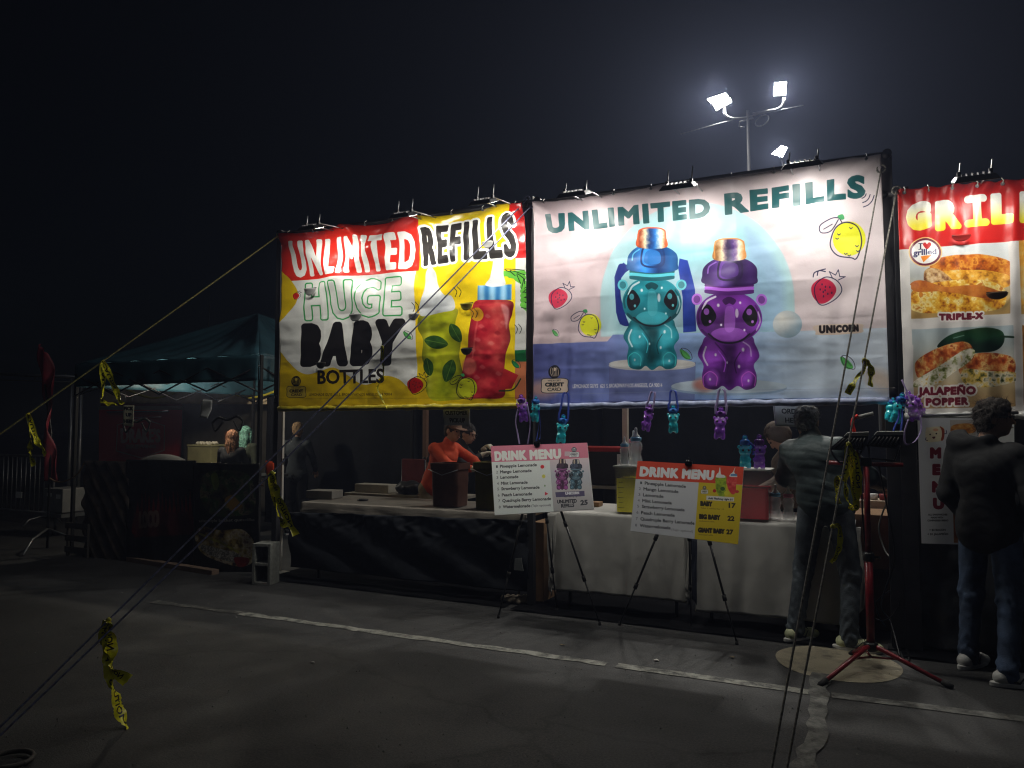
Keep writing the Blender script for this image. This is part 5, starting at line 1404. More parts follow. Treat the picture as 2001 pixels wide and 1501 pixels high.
easel('black easel carrying the menu board with pink heading', [gnd(974, 1208), gnd(1172, 1222), at(1090, 1150, 6.02)*V((1, 1, 0))+V((0, -.02, 0))], ap, None)
easel('black easel carrying the menu board with red heading', [gnd(1211, 1222), gnd(1440, 1260), at(1350, 1185, 5.98)*V((1, 1, 0))], at(1344, 900, 5.58), None)
e = empty('gap_strip', gnd(1352, 1180), 'thin dark strip standing in for the dark gap between the two tablecloths', 'dark_strip')
sheet('dark_strip', at(1352, 1050, 6.02), at(1362, 1052, 6.02), at(1361, 1182, 6.02), at(1352, 1170, 6.02), 8, 14, lambda u, v: .01*np.sin(v*9+u*4), mat('gap_dark', (.02, .024, .045), rough=.8), e)  # dark strip put in for the shade in the gap between the tables

# ------------------------------------------------------------------ red light stand
bp_ = gnd(1703, 1302)
e = empty('light_stand', bp_, 'red tripod stand with crossbar in front of the ordering man', 'light stand')
zc = at(1703, 903, bp_.y).z
MB().path([bp_+V((0, 0, .12)), (bp_.x, bp_.y, .72)], .026, n=14).build('outer_pole', REDM, e, True)
MB().path([(bp_.x, bp_.y, .70), (bp_.x, bp_.y, zc+.02)], .019, n=14).build('inner_pole', REDM, e, True)
MB().lathe([(.03, 0), (.036, .01), (.036, .05), (.03, .06)], (bp_.x, bp_.y, .69), 14).path([(bp_.x+.03, bp_.y, .72), (bp_.x+.07, bp_.y-.01, .72)], .007).build('height_clamp', BLACKM, e, True)
MB().lathe([(.03, 0), (.045, .01), (.045, .05), (.03, .06)], (bp_.x, bp_.y, .10), 14).build('hub', BLACKM, e, True)
for fx, fy in ((1604, 1338), (1858, 1342), (1664, 1277)):
    f = gnd(fx, fy, .012); m_ = V((bp_.x, bp_.y, .135)); h_ = m_.lerp(f, .12)+V((0, 0, .01))
    l = MB().path([m_, h_, f], [.017, .017, .013], n=8).build('leg', REDM, e, True)
    MB().path([m_.lerp(f, .9)+V((0, 0, .003)), f+(f-m_).normalized()*.01], .018, n=8).build('rubber_foot', RUBBER, l, True)
    MB().path([V((bp_.x, bp_.y, .06)), m_.lerp(f, .35)], .008, n=6).build('brace', REDM, e, True)
cl, cr_ = at(1615, 904, bp_.y), at(1765, 909, bp_.y)
MB().tube(cl, cr_, .016).build('crossbar', REDM, e, True)
MB().path(curvepts([at(1672, 868, bp_.y), at(1676, 885, bp_.y), at(1684, 898, bp_.y), at(1703, 900, bp_.y)]), .008, n=8).build('hook', REDM, e, True)
MB().box((bp_.x, bp_.y, zc), (.07, .05, .06)).build('t_joint', BLACKM, e, bevel=.006)
def worklamp(label, Q, Y, depth, brk):
    Q = [at(*q, Y) for q in Q]; c = sum(Q, V())/4
    e = empty('work_lamp', (c.x, c.y, min(q.z for q in Q)-.02), label, 'work lamp', 'unlit black work lamps on the red stand')
    back = [c+(q-c)*.75+V((0, depth, .02)) for q in Q]
    b = MB(); b.v = Q+back; b.f = [[3, 2, 1, 0], [4, 5, 6, 7], [0, 1, 5, 4], [1, 2, 6, 5], [2, 3, 7, 6], [3, 0, 4, 7]]
    b.build('housing', BLACKM, e, bevel=.006)
    MB().prism([Q[0]+V((0, -.004, .0)), Q[1]+V((0, -.004, 0)), Q[1]+V((.0, -.004, .022)), Q[0]+V((.02, -.004, .022))], (0, .05, .004)).build('top_flange', mat('worn_grey_metal', (.28, .28, .27), rough=.45), e)
    f = MB()
    for k in range(7):
        a = Q[0].lerp(Q[1], (k+1)/8); d = Q[3].lerp(Q[2], (k+1)/8); f.path([a.lerp(d, .15)+V((0, -.006, 0)), a.lerp(d, .85)+V((0, -.006, 0))], .004, n=5)
    f.build('cooling_fins', BLACKM, e, True)
    MB().path([at(*q, Y+.02) for q in brk], .008, n=6).build('yoke', BLACKM, e, True)
worklamp('left work lamp on the crossbar of the red stand', [(1650, 852), (1698, 851), (1690, 880), (1615, 880)], bp_.y-.03, .07, [(1622, 878), (1632, 895), (1642, 905), (1668, 905), (1685, 880)])
worklamp('right work lamp on the crossbar, tilted back in its yoke', [(1708, 850), (1766, 850), (1752, 878), (1690, 872)], bp_.y-.03, .08, [(1695, 866), (1698, 880), (1699, 896), (1748, 900), (1758, 870)])
MB().path([at(1690, 826, bp_.y-.1), at(1706, 806, bp_.y-.1)], .001, n=4)
e = empty('hose_end', at(1706, 808, 5.7), 'grey tube with red cuff hooked over the guy cords', 'tube')
MB().tube(at(1675, 816, 5.55), at(1707, 808, 5.55), .014, n=14).build('grey_tube', mat('grey_plastic_tube', (.25, .26, .25), rough=.5), e, True)
MB().path(curvepts([at(1677, 812, 5.54), at(1668, 818, 5.54), at(1666, 830, 5.54), at(1670, 845, 5.54)]), [.012]*24+[.006], n=8).build('red_cuff', mat('red_rubber', (.8, .03, .02), rough=.35), e, True)

# ------------------------------------------------------------------ ropes and caution tape
TAPE = printmat('caution_tape', art_tape(), rough=.3, bump=.05)
MB_ = None
def rope(label, pts, r, m, sag=.03, group='guy cords running down from the banner posts', stake=True):
    A_, B_ = V(pts[0]), V(pts[-1])
    e = empty('guy_rope', B_, label, 'rope', group)
    P = [A_.lerp(B_, k/40)-V((0, 0, sag*4*(k/40)*(1-k/40))) for k in range(41)]
    MB().path(P, r, n=6).build('cord', m, e, True)
    MB().path([P[0]+V((.03*cos(a), 0, .03*sin(a))) for a in np.linspace(0, 2*pi, 12)], r*1.1, n=6).build('knot', m, e, True)
    if stake: MB().tube(B_+V((0, 0, -.01)), B_+V((.02, .03, .08)), .009).build('stake', STEEL, e, True)
    return P
TY = at(545, 460, 6.0)
r1 = rope('yellow cord from the left banner post out past the teal tent', [TY, (-9.6, 3.55, .02)], .008, ROPEY, sag=.02)
g1 = gnd(-60, 1484); g2 = gnd(-48, 1476)
r2 = rope('upper blue cord from the middle post across the yellow banner', [at(1030, 390, 5.99), gnd(-62, 1482, .02)], .0055, ROPEB, sag=.02)
r3 = rope('lower blue cord from the middle post across the yellow banner', [at(1040, 400, 5.99), gnd(-45, 1480, .02)], .0055, ROPEB, sag=.06)
r4 = rope('left dark cord from the right banner post in front of the customer', [at(1722, 330, 5.95), gnd(1490, 1600, .02)], .0055, ROPEG, sag=.0)
r5 = rope('right dark cord from the right banner post in front of the red stand', [at(1752, 372, 5.95), gnd(1519, 1600, .02)], .0055, ROPEG, sag=.0)
def on_rope(P, px):
    "point of the rope seen in column px"
    best = min(P, key=lambda p: abs(((p-V((0, 0, CAMZ))).dot(rt)/(p-V((0, 0, CAMZ))).dot(fw))*F+1000.5-px)); return best
def crumpled(name, pts, width, m, parent, tw, seed):
    "thin plastic strip: width narrows and opens, edges curl, sharp little folds"
    pts = curvepts(pts, 14); L = len(pts); rg = np.random.RandomState(seed % 1000); NX = 6
    P = np.zeros((NX, L, 3)); wn_ = np.interp(np.arange(L), np.linspace(0, L-1, max(4, L//5)), rg.uniform(.45, 1.0, max(4, L//5))); wn_[0] = .12; wn_[1] *= .5
    tn = np.interp(np.arange(L), np.linspace(0, L-1, max(4, L//6)), rg.uniform(-.8, .8, max(4, L//6)))
    for i, p in enumerate(pts):
        t = (pts[min(i+1, L-1)]-pts[max(i-1, 0)]).normalized(); s0 = V((.95, .3, 0)); s0 = s0-t*s0.dot(t); s0 = s0.normalized() if s0.length > .1 else t.orthogonal().normalized()
        f = i/(L-1)*(len(tw)-1); k = min(int(f), len(tw)-2); a = tw[k]+(tw[k+1]-tw[k])*(f-k)+tn[i]
        s1 = Matrix.Rotation(a, 3, t) @ s0; n1 = t.cross(s1)
        for j in range(NX):
            q = j/(NX-1)-.5
            P[j, i] = p+s1*(q*width*wn_[i])+n1*(width*(.22*(abs(q)*2)**2*(1-wn_[i])*1.6+rg.uniform(-.05, .05)))
    return gridmesh(name, P, m, parent, 0, False)
def drop(px, py, Y): return at(px, py, Y)
def tape(label, P, px0, offs, wd=.07, tw=(0, .6, -.4), rope_p=None):
    a = rope_p or on_rope(P, px0)
    e = empty('caution_tape', a, label, 'caution tape', 'yellow caution tape knotted on the cords')
    for k, pts in enumerate(offs):
        crumpled('tape_strip', [a]+[at(x, y, a.y+dy) for x, y, dy in pts], wd, TAPE, e, list(tw) if k % 2 == 0 else [.4, -.5, .8, .1], k+int(px0))
    MB().lathe([(.001, -.014), (.012, -.008), (.013, .006), (.001, .014)], a, 8).build('tape_knot', mat('yellow_tape_plain', (.6, .56, .04), rough=.4), e, True)
tape('caution tape on the yellow cord in front of the teal canopy edge', r1, 212, [[(203, 765, 0), (199, 778, 0), (205, 788, 0), (226, 792, 0)], [(220, 748, .02), (228, 765, .02), (236, 785, 0), (240, 790, 0)]], .075)
tape('caution tape on the yellow cord left of the red feather flag', r1, 62, [[(60, 862, 0), (60, 885, 0), (68, 910, 0)], [(70, 858, .02), (82, 872, .02), (90, 888, 0)]], .09)
tape('long caution tape hanging near the ground at lower left', r2, 207, [[(203, 1240, 0), (208, 1275, .01), (214, 1320, 0), (226, 1355, .01), (236, 1395, .02), (264, 1442, .03)], [(212, 1240, .02), (219, 1290, .02), (222, 1310, 0), (250, 1330, 0)]], .075, tw=(.1, .3, 0, 1.3, 1.6))
tape('caution tape tied on the blue cords in front of the yellow banner', r2, 755, [[(750, 730, 0), (744, 745, 0), (738, 758, 0), (745, 775, .01), (757, 798, .02)]], .035, tw=(0, .9, 1.5, 1.5))
tape('caution tape hanging beside the left banner post in front of the black skirt', r3, 534, [[(536, 945, 0), (543, 970, 0), (556, 1000, .01), (578, 1046, .02)], [(530, 930, .02), (536, 965, .02), (546, 1010, .01), (560, 1030, .0)]], .062)
tape('caution tape in a short fold in front of the lower pink banner', r5, 1688, [[(1690, 722, 0), (1676, 738, 0), (1664, 756, 0), (1656, 770, 0)], [(1700, 716, .02), (1703, 735, .02), (1700, 755, 0)]], .045, tw=(.3, 1.1, .8))
tape('looped caution tape beside the pole of the red stand', r5, 1656, [[(1672, 895, 0), (1676, 930, 0), (1677, 960, .01), (1672, 992, .01), (1660, 985, .01), (1653, 950, .0), (1656, 925, 0)], [(1664, 905, .02), (1668, 950, .02), (1674, 985, 0)], [(1650, 930, 0), (1638, 935, 0), (1637, 965, 0), (1640, 985, 0)]], .05, tw=(.2, .1, .2, .9, .2))
tape('thin twisted caution tape lower down in front of the customer legs', r5, 1630, [[(1640, 1030, 0), (1641, 1065, 0), (1632, 1090, 0), (1624, 1100, 0)]], .03, tw=(1.2, .4, 1.3))
ap4 = at(1746, 372, 5.9)
# ------------------------------------------------------------------ stall right end: boxes, cables, sheeting
z0 = 0.0
e = cbox('cardboard_box', 'upper brown cardboard box behind the red stand', 1716, 1100, 6.75, (.62, .5, .42), CARD, .475, 'box', group='brown cardboard boxes stacked beside the table')
e = cbox('cardboard_box', 'lower brown cardboard box behind the red stand', 1716, 1100, 6.78, (.66, .52, .47), mat('dark_cardboard', (.17, .10, .055), rough=.9), 0, 'box', group='brown cardboard boxes stacked beside the table')
e = cbox('cardboard_box', 'narrow brown box between the middle post and the left tablecloth', 1064, 1070, 6.35, (.11, .3, .72), CARD, .0, 'box')
p = at(1720, 985, 7.2); e = empty('shelf', (p.x, p.y, 0), 'small pale shelf behind the red stand', 'shelf')
MB().box((p.x-.02, p.y, .92), (.5, .3, .07)).build('shelf_board', mat('pale_wood', (.42, .34, .25), rough=.7), e, bevel=.004)
for s in (-1, 1): MB().tube((p.x+s*.22, p.y, 0), (p.x+s*.22, p.y, .89), .015).build('leg', STEEL, e, True)
for k in range(6):
    q = MB().lathe([(.0, 0), (.03, 0), (.036, .05), (.0, .05)], (p.x-.2+k*.075, p.y-.05, .957), 10).build('cup', mat('red_cup', (.26, .03, .03), rough=.5) if k != 2 else PAPER, None, True)
    tag(q, ('first', 'second', '', 'fourth', 'fifth', 'sixth')[k]+' small red cup from the left in the row on the pale shelf' if k != 2 else 'white paper cup among red cups on the pale shelf', 'cup', 'small cups in a row on the shelf' if k != 2 else None)
p = at(1748, 1050, 6.4); o = MB().box((p.x, p.y, .62), (.045, .045, 1.24)).build('orange_brown_leg', mat('rust_orange_paint', (.3, .07, .03), rough=.5), None, bevel=.004); tag(o, 'rust orange upright just left of the black right post', 'upright')
def cable(label, pts, r=.006, m=None):
    o = MB().path(curvepts(pts), r, n=6).build('power_cable', m or BLACKM, None, True); tag(o, label, 'cable', 'power cables behind the red stand')
cable('black cable hanging from the right work lamp to the ground', [at(1716, 905, 5.7), at(1735, 1000, 5.9), at(1748, 1090, 6.0), at(1722, 1180, 6.0), at(1740, 1215, 6.0), at(1758, 1255, 5.8)*V((1, 1, 0))+V((0, 0, .01))])
cable('black cable curving down beside the red pole', [at(1684, 960, 5.8), at(1688, 1040, 5.9), at(1702, 1130, 6.0), at(1712, 1190, 6.0), at(1730, 1225, 6.1)])
cable('pale cable looping behind the red stand with a plug', [at(1736, 975, 6.2), at(1722, 1010, 6.2), at(1718, 1040, 6.2), at(1735, 1085, 6.1), at(1765, 1092, 6.05)], .006, mat('pale_cable', (.4, .4, .38), rough=.5))
cable('thin black cable looping near the ground behind the red stand', [at(1760, 1120, 6.1), at(1757, 1180, 6.0), at(1730, 1212, 6.0), at(1700, 1200, 6.1), at(1718, 1170, 6.1), at(1745, 1150, 6.1)], .004)
o = MB().path(curvepts([gnd(1762, 1262, .01), gnd(1772, 1272, .01), gnd(1776, 1290, .01), gnd(1768, 1294, .01), gnd(1760, 1275, .01)]), .008, n=6).build('power_cable', BLACKM, None, True); tag(o, 'short black cable end looped on the asphalt right of the red stand', 'cable')
# MENU board and plastic sheeting under the sandwich banner
im = art_tall()
q8 = lambda x, y: (1780+x/5.0045, 780+y/5.0045)
Q = [at(*q8(a, b2), 5.84) for a, b2 in ((65, 185), (1010, 185), (1020, 1440), (105, 1410))]
e = empty('tall_menu', (Q[2]+Q[3])/2, 'tall white menu panel with red letters and smiling bread slice', 'menu panel')
MB().prism([q+V((0, .002, 0)) for q in Q], (0, .006, 0)).build('backing', PAPER, e)
sheet('menu_face', *Q, 10, 10, lambda u, v: .004*np.sin(u*4+v*2), printmat('face_tall', im, rough=.35, bump=.03, bs=8), e, 0)
MB().tube(at(1797, 812, 5.88), at(1990, 806, 5.88), .012).build('hanging_bar', STEEL, e, True)
xr0, xr1 = at(1786, 1100, 6.12).x, 3.4
def crum(u, v): return .10*(fbm(u*500, v*100, 34, 3)-.5)+.05*np.abs(vn(u*500, v*100, 12, 5)-.5)+.03*np.sin(u*22+v*6)
o = sheet('plastic_sheeting', (xr0, 6.12, 1.35), (xr1, 6.12, 1.35), (xr1, 6.05, .03), (xr0, 6.05, .03), 150, 60, crum, PLASTIC, None, .003, axis=(0, -1, 0)); tag(o, 'crumpled black plastic sheeting under the tall menu panel', 'plastic sheeting')
o = sheet('black_curtain', (at(1755, 900, 6.3).x, 6.3, 1.75), (xr1, 6.3, 1.75), (xr1, 6.3, .05), (at(1755, 900, 6.3).x, 6.3, .05), 80, 20, lambda u, v: .04*np.sin(u*60), BLACKTARP, None, .003, axis=(0, -1, 0)); tag(o, 'black cloth curtain behind the tall menu panel', 'curtain')
o = sheet('grey_tarp_strip', at(1716, 786, 6.5), at(1745, 786, 6.5), at(1745, 850, 6.5), at(1718, 850, 6.5), 12, 14, lambda u, v: .02*np.sin(u*9), mat('grey_tarp', (.12, .12, .12), rough=.7)); tag(o, 'grey tarp strip behind the blue bottles at the right post', 'tarp')

# ------------------------------------------------------------------ odds and ends on the ground near the middle post
o = MB().prism([(0, 0, 0), (.09, 0, 0), (.07, 0, .11), (.01, 0, .1)], (0, .01, 0)).build('grey_bag', mat('grey_bag', (.12, .13, .13), rough=.7)); o.location = at(1004, 1114, 5.95); tag(o, 'small grey bag pinned low on the black skirt behind the left easel leg', 'bag')
pp = gnd(1008, 1178); o = Blob().ell((0, 0, .03), (.16, .08, .03)).ell((.1, .02, .05), (.06, .05, .03)).mesh('crumpled_paper', .012, .02, lambda x, y, z: .014*np.sin(x*60+y*30)*np.sin(y*70)); o = link('crumpled_paper', o, mat('crumpled_brown_paper', (.4, .33, .25), rough=.8)); o.location = pp; tag(o, 'crumpled brown paper on the ground at the foot of the middle post', 'paper')
pp = gnd(1010, 1145); o = Blob().ell((0, 0, .04), (.05, .04, .035)).cap((.05, 0, .05), (.1, 0, .04), .018).mesh('g', .01, .02); o = link('orange_glove', o, mat('dull_orange', (.4, .12, .05), rough=.8)); o.location = pp; tag(o, 'dull orange glove lying under the black skirt near the middle post', 'glove')
o = MB().box((0, 0, 0), (1.0, .05, .02)).build('low_rail', STEEL, None, bevel=.004); pr = gnd(905, 1145); o.location = pr+V((0, .15, .012)); tag(o, 'thin steel rail on the ground under the black skirt', 'rail')

# ------------------------------------------------------------------ teal tent on the left
xr = at(506, 704, 6.0).x; xl = xr-3.05; yb = 9.05; cx = (xl+xr)/2; cyy = (6+yb)/2
ze, zv, zp = 2.36, 2.08, 3.12
e = empty('canopy_tent', (cx, cyy, 0), 'teal pop-up canopy tent left of the yellow banner', 'tent')
C4 = [V((xl, 6, ze)), V((xr, 6, ze)), V((xr, yb, ze)), V((xl, yb, ze))]; pk = V((cx, cyy, zp))
for k in range(4):
    a, b2 = C4[k], C4[(k+1) % 4]
    sheet('roof_panel', pk+V((-.01, 0, 0)), pk+V((.01, 0, 0)), b2, a, 40, 26, lambda u, v: -.10*np.sin(v*pi)*np.sin(u*pi)+.012*np.sin(u*40)*v+.02*(fbm(u*100, v*100, 22, k)-.5), TEAL, e, .004)
    sheet('valance', a, b2, b2-V((0, 0, ze-zv)), a-V((0, 0, ze-zv)), 70, 8, lambda u, v: .016*np.sin(u*46+k)*v+.03*(fbm(u*200, v*40, 22, k)-.5), TEAL, e, .004)
    MB().box((C4[k].x, C4[k].y+(.03 if k < 2 else -.03), 1.19), (.04, .04, 2.34)).build('leg', mat('matt_black_leg', (.008, .008, .008), rough=.9), e, bevel=.003)
t_ = MB()
for k in range(4):
    a, b2 = C4[k]-V((0, 0, .12)), C4[(k+1) % 4]-V((0, 0, .12)); m_ = (a+b2)/2
    t_.tube(a, a.lerp(b2, .25)-V((0, 0, .28)), .010); 
    t_.path([a-V((0, 0, .0)), a.lerp(b2, .25)-V((0, 0, .26)), m_, a.lerp(b2, .75)-V((0, 0, .26)), b2], .010, n=6); t_.path([a-V((0, 0, .28)), a.lerp(b2, .25), m_-V((0, 0, .28)), a.lerp(b2, .75), b2-V((0, 0, .28))], .010, n=6)
t_.build('truss', BLACKM, e, True)
# warm lining sheet seen below the valance
o = sheet('beige_tarp', (-13.2, 9.4, 2.5), (-8.0, 9.2, 2.5), (-8.0, 9.2, 1.93), (-13.2, 9.4, 2.02), 80, 12, lambda u, v: .05*np.sin(u*32)*v+.03*np.sin(u*11), mat('beige_tarp', (.72, .58, .40), rough=.7), None, .004, axis=(0, -1, 0)); tag(o, 'beige tarp strip hanging behind the teal tent, under its front edge', 'tarp')
o = MB().path(curvepts([(-12.2, 9.1, 2.3), (-11.3, 9.1, 2.08), (-10.2, 9.1, 2.28), (-9.0, 9.05, 2.05), (-8.1, 9.0, 2.25)]), .02, n=6).build('yellow_webbing', mat('yellow_webbing', (.55, .46, .04), rough=.6), None, True); tag(o, 'yellow webbing drooping across the beige tarp behind the teal tent', 'webbing')
bulb((-8.2, 7.4, 2.40), 'added bulb hidden under the teal canopy', 40, (1, .9, .72))  # bulb added behind the valance to brighten the tent interior
# brewery trailer behind the tent
VY = 10.2
q7 = lambda x, y: (140+x/3.7525, 740+y/3.7525)
imv = art_van()
Q = [at(*q7(a, b2), VY) for a, b2 in ((200, 200), (965, 200), (965, 640), (200, 640))]
e = empty('trailer', ((Q[0].x+Q[1].x)/2, VY+1, 0), 'dark red brewery trailer behind the teal tent', 'trailer')
zt_, zb_ = Q[0].z, Q[3].z
MB().box(((Q[0].x+Q[1].x)/2, VY+.95, (zt_+.45)/2+.1), (Q[1].x-Q[0].x+.02, 1.88, zt_-.45)).build('trailer_body', mat('dark_red_paint', (.14, .012, .015), rough=.3), e, bevel=.06, seg=4)
sheet('printed_side', *[q+V((0, -.003, 0)) for q in Q], 6, 6, None, printmat('face_van', imv, rough=.25, bump=.02), e, 0)
MB().tube((Q[0].x+.3, VY-.03, zt_-.13), (Q[1].x-.9, VY-.03, zt_-.13), .016).build('chrome_strip', CHROME, e, True)
MB().tube((Q[0].x+.9, VY-.03, zt_-.24), (Q[1].x-1.1, VY-.03, zt_-.24), .010).build('chrome_strip', CHROME, e, True)
for x in (Q[0].x+.6, Q[1].x-.5):
    wl = MB().lathe([(.05, -.09), (.28, -.09), (.31, -.06), (.31, .06), (.28, .09), (.05, .09)], (x, VY+.12, .31), 24, Matrix.Rotation(pi/2, 3, 'X')).build('wheel', RUBBER, e, True)
    MB().lathe([(.02, -.1), (.16, -.1), (.18, -.09)], (x, VY+.12, .31), 20, Matrix.Rotation(pi/2, 3, 'X')).build('rim', STEEL, wl, True)
o = sheet('grey_wall_tarp', (Q[1].x-.2, 9.9, 2.3), (-5.9, 9.6, 2.3), (-5.9, 9.6, .1), (Q[1].x-.2, 9.9, .1), 50, 20, lambda u, v: .05*np.sin(u*17)+.04*(fbm(u*300, v*90, 30, 8)-.5), mat('warm_grey_tarp', (.10, .092, .08), rough=.7), None, .004, axis=(0, -1, 0)); tag(o, 'warm grey tarp behind the two women in the teal tent', 'tarp')
# box with foil things behind the women
e = cbox('storage_chest', 'olive storage chest with crumpled cloth on top inside the teal tent', 408, 905, 8.4, (.50, .38, .3), mat('olive_chest', (.22, .2, .10), rough=.5), .97, 'chest', lid=(mat('olive_chest_lid', (.26, .24, .13), rough=.5), .03))
p = at(408, 905, 8.4); b = Blob()
for k in range(6): b.ell((p.x-.16+k*.065, p.y-.05, 1.315+.012*sin(k*3)), (.055, .06, .03))
o = link('crumpled_cloth', b.mesh('crumpled_cloth', .012, .015, lambda x, y, z: .008*np.sin(x*90)*np.sin(y*80+z*60)), mat('cream_cloth', (.55, .5, .4), rough=.8), None); tag(o, 'crumpled cream cloth lying on the olive chest', 'cloth')
e = empty('side_table', (p.x, p.y, 0), 'small table carrying the olive chest inside the teal tent', 'table', 'tables at the back of the stalls')
MB().box((p.x, p.y, .95), (.9, .5, .03)).build('tabletop', mat('dull_tabletop', (.3, .27, .22)), e)
for s in (-1, 1): MB().tube((p.x+s*.4, p.y, 0), (p.x+s*.4, p.y, .935), .016).build('leg', STEEL, e, True)
# front panels of the tent
def panel(name, label, x0, x1, y0, y1, m, cat, dsp, Y=6.0, img=None):
    o = sheet(name, at(x0, y0, Y), at(x1, y0+2, Y), at(x1, y1, Y), at(x0, y1, Y), 60, 50, dsp, m, None, .004, axis=(0, -1, 0)); tag(o, label, cat); return o
panel('mesh_panel', 'dark brown mesh sheet at the left front of the teal tent', 163, 252, 900, 1100, mat('brown_mesh', (.045, .034, .026), rough=.5, var=.5, vs=5, bump=.6, bs=8), 'tarp', lambda u, v: .05*(fbm(u*100+v*60, v*100, 18, 2)-.5)+.02*np.sin((u-v)*26))
imb, imf = art_black(), art_food()
panel('printed_tablecloth', 'black tablecloth with red flames under the pick up here sign', 247, 382, 898, 1108, printmat('face_black', imb, rough=.6, bump=.3), 'tablecloth', lambda u, v: .04*(fbm(u*100, v*100, 24, 6)-.5)+.012*np.sin(u*22)*v)
panel('food_banner', 'low dark banner with quesadilla photos at the right front of the tent', 378, 506, 904, 1118, printmat('face_food', imf, rough=.4, bump=.25), 'banner', lambda u, v: .04*(fbm(u*100, v*100, 22, 9)-.5), Y=5.97)
e = empty('tent_table', (xr-1.3, 6.4, 0), 'serving table behind the front panels of the teal tent', 'table', 'tables at the back of the stalls')
MB().box((xr-1.45, 6.4, 1.02), (2.5, .6, .03)).build('tabletop', BLACKM, e)
for s in (-1, 1): MB().tube((xr-1.45+s*1.1, 6.4, 0), (xr-1.45+s*1.1, 6.4, 1.0), .016).build('leg', STEEL, e, True)
o = MB().box((0, 0, 0), (1.55, .09, .05)).build('timber_strip', mat('weathered_timber', (.22, .15, .11), rough=.8)); a_ = gnd(250, 1096); b_ = gnd(425, 1124); o.location = (a_+b_)/2+V((0, 0, .027)); o.rotation_euler = (0, 0, math.atan2((b_-a_).y, (b_-a_).x)); tag(o, 'weathered timber strip lying along the front of the teal tent', 'timber')
e = empty('cooler_cart', at(360, 900, 7.4)*V((1, 1, 0)), 'black dome grill lid behind the flame tablecloth', 'grill')
gx = at(318, 905, 6.5)
b = Blob(); b.ell((gx.x, gx.y, 1.02), (.42, .28, .22)); o = link('grill_lid', b.mesh('grill_lid', .03, .02), RUBBER, e)
for s in (-.3, .3): MB().tube((gx.x+s, gx.y, 0), (gx.x+s, gx.y, .9), .02).build('leg', BLACKM, e, True)
# two dark lamps/cable bundles hanging from the front bar
for k, (px, py, w_) in enumerate(((262, 826, 62), (440, 822, 70))):
    a = at(px-w_/2+10, py+4, 6.05); b2 = at(px+w_/2, py, 6.05)
    o = MB().path(curvepts([a, a.lerp(b2, .2)+V((0, 0, .05)), a.lerp(b2, .5)+V((0, 0, .02)), a.lerp(b2, .8)+V((0, 0, .05)), b2]), .014, n=6).path(curvepts([a, a+V((.05, 0, -.09)), a.lerp(b2, .35)]), .012, n=6).path(curvepts([b2, b2+V((-.05, 0, -.11)), a.lerp(b2, .7)]), .009, n=6).build('cable_bundle', RUBBER, None, True)
    tag(o, ['black cable bundle hanging behind the pick up here sign', 'black cable bundle hanging over the olive chest'][k], 'cable bundle')
# concrete block ballast at the left post
p = gnd(519, 1140); e = empty('concrete_block', p, 'pale hollow concrete block standing at the foot of the left post', 'concrete block')
def hollow(w_, d_, h_, t=.03):
    b = MB()
    for x in (-w_/2+t/2, w_/2-t/2): b.box((x, 0, h_/2), (t, d_, h_))
    for z in (t/2, h_/2, h_-t/2): b.box((0, 0, z), (w_-2*t, d_, t))
    b.box((0, d_/2-t/2-.001, h_/2), (w_-2*t, t, h_-2.1*t)); return b
bl = hollow(.20, .19, .41); Mz = Matrix.Rotation(.25, 3, 'Z'); bl.v = [Mz @ v+p for v in bl.v]; bl.build('block', CONC, e, bevel=.004)
# ------------------------------------------------------------------ far left: flag, barrier, pipe truss
p = gnd(95, 1060)
fy = 6.2; px_ = at(98, 900, fy)
e = empty('feather_flag', (px_.x, fy, 0), 'dark red feather flag left of the teal tent', 'flag')
MB().path([(px_.x, fy, 0), (px_.x+.0, fy, 1.5), at(80, 690, fy), at(82, 672, fy)], [.016, .014, .01, .004], n=8).build('flag_pole', BLACKM, e, True)
sheet('flag_cloth', at(80, 672, fy), at(96, 690, fy), at(106, 940, fy), at(93, 940, fy), 12, 50, lambda u, v: .05*np.sin(v*9+u*3)+.03*np.sin(u*9+v*20), mat('dark_red_flag', (.17, .008, .02), rough=.6, var=.3, vs=5), e, .003)
b = MB(); fo = V((px_.x, fy, 0))
fp = gnd(45, 1085, .02); b.path([fo+V((0, 0, .25)), fp.lerp(fo, .35)+V((0, 0, .16)), fp], .014, n=8); b.path([fo+V((0, 0, .25)), fo+V((.5, .3, .02))], .014, n=8); b.build('flag_foot', STEEL, e, True)
def barrier(label, xa, xb, Y):
    e = empty('crowd_barrier', ((xa+xb)/2, Y, 0), label, 'barrier', 'steel crowd barriers at the far left')
    MB().path([(xa, Y, .12), (xa, Y, 1.05), (xa+.06, Y, 1.1), (xb-.06, Y, 1.1), (xb, Y, 1.05), (xb, Y, .12)], .019, n=8).path([(xa, Y, .2), (xb, Y, .2)], .014, n=8).build('frame', STEEL, e, True)
    n = int((xb-xa)/.12)
    for k in range(1, n): 
        x = xa+(xb-xa)*k/n; MB().tube((x, Y, .2), (x, Y, 1.09), .008, n=6).build('bar', STEEL, e, True)
    for x in (xa+.25, xb-.25): MB().path([(x, Y-.3, .01), (x, Y-.22, .1), (x, Y, .14), (x, Y+.22, .1), (x, Y+.3, .01)], .015, n=6).build('foot', STEEL, e, True)
xx = at(105, 950, 7.6).x
barrier('steel crowd barrier whose right end stands near the red flag', xx-2.3, xx, 7.6)
barrier('steel crowd barrier farther left, cut by the picture edge', xx-4.75, xx-2.4, 7.65)
o = MB().box((0, 0, 0), (.16, .01, .10)).build('barrier_plate', PAPER); o.location = at(37, 967, 7.57); tag(o, 'small pale plate fixed to the steel barrier', 'plate')
a, b2 = at(-60, 728, 8.0), at(160, 738, 8.0)
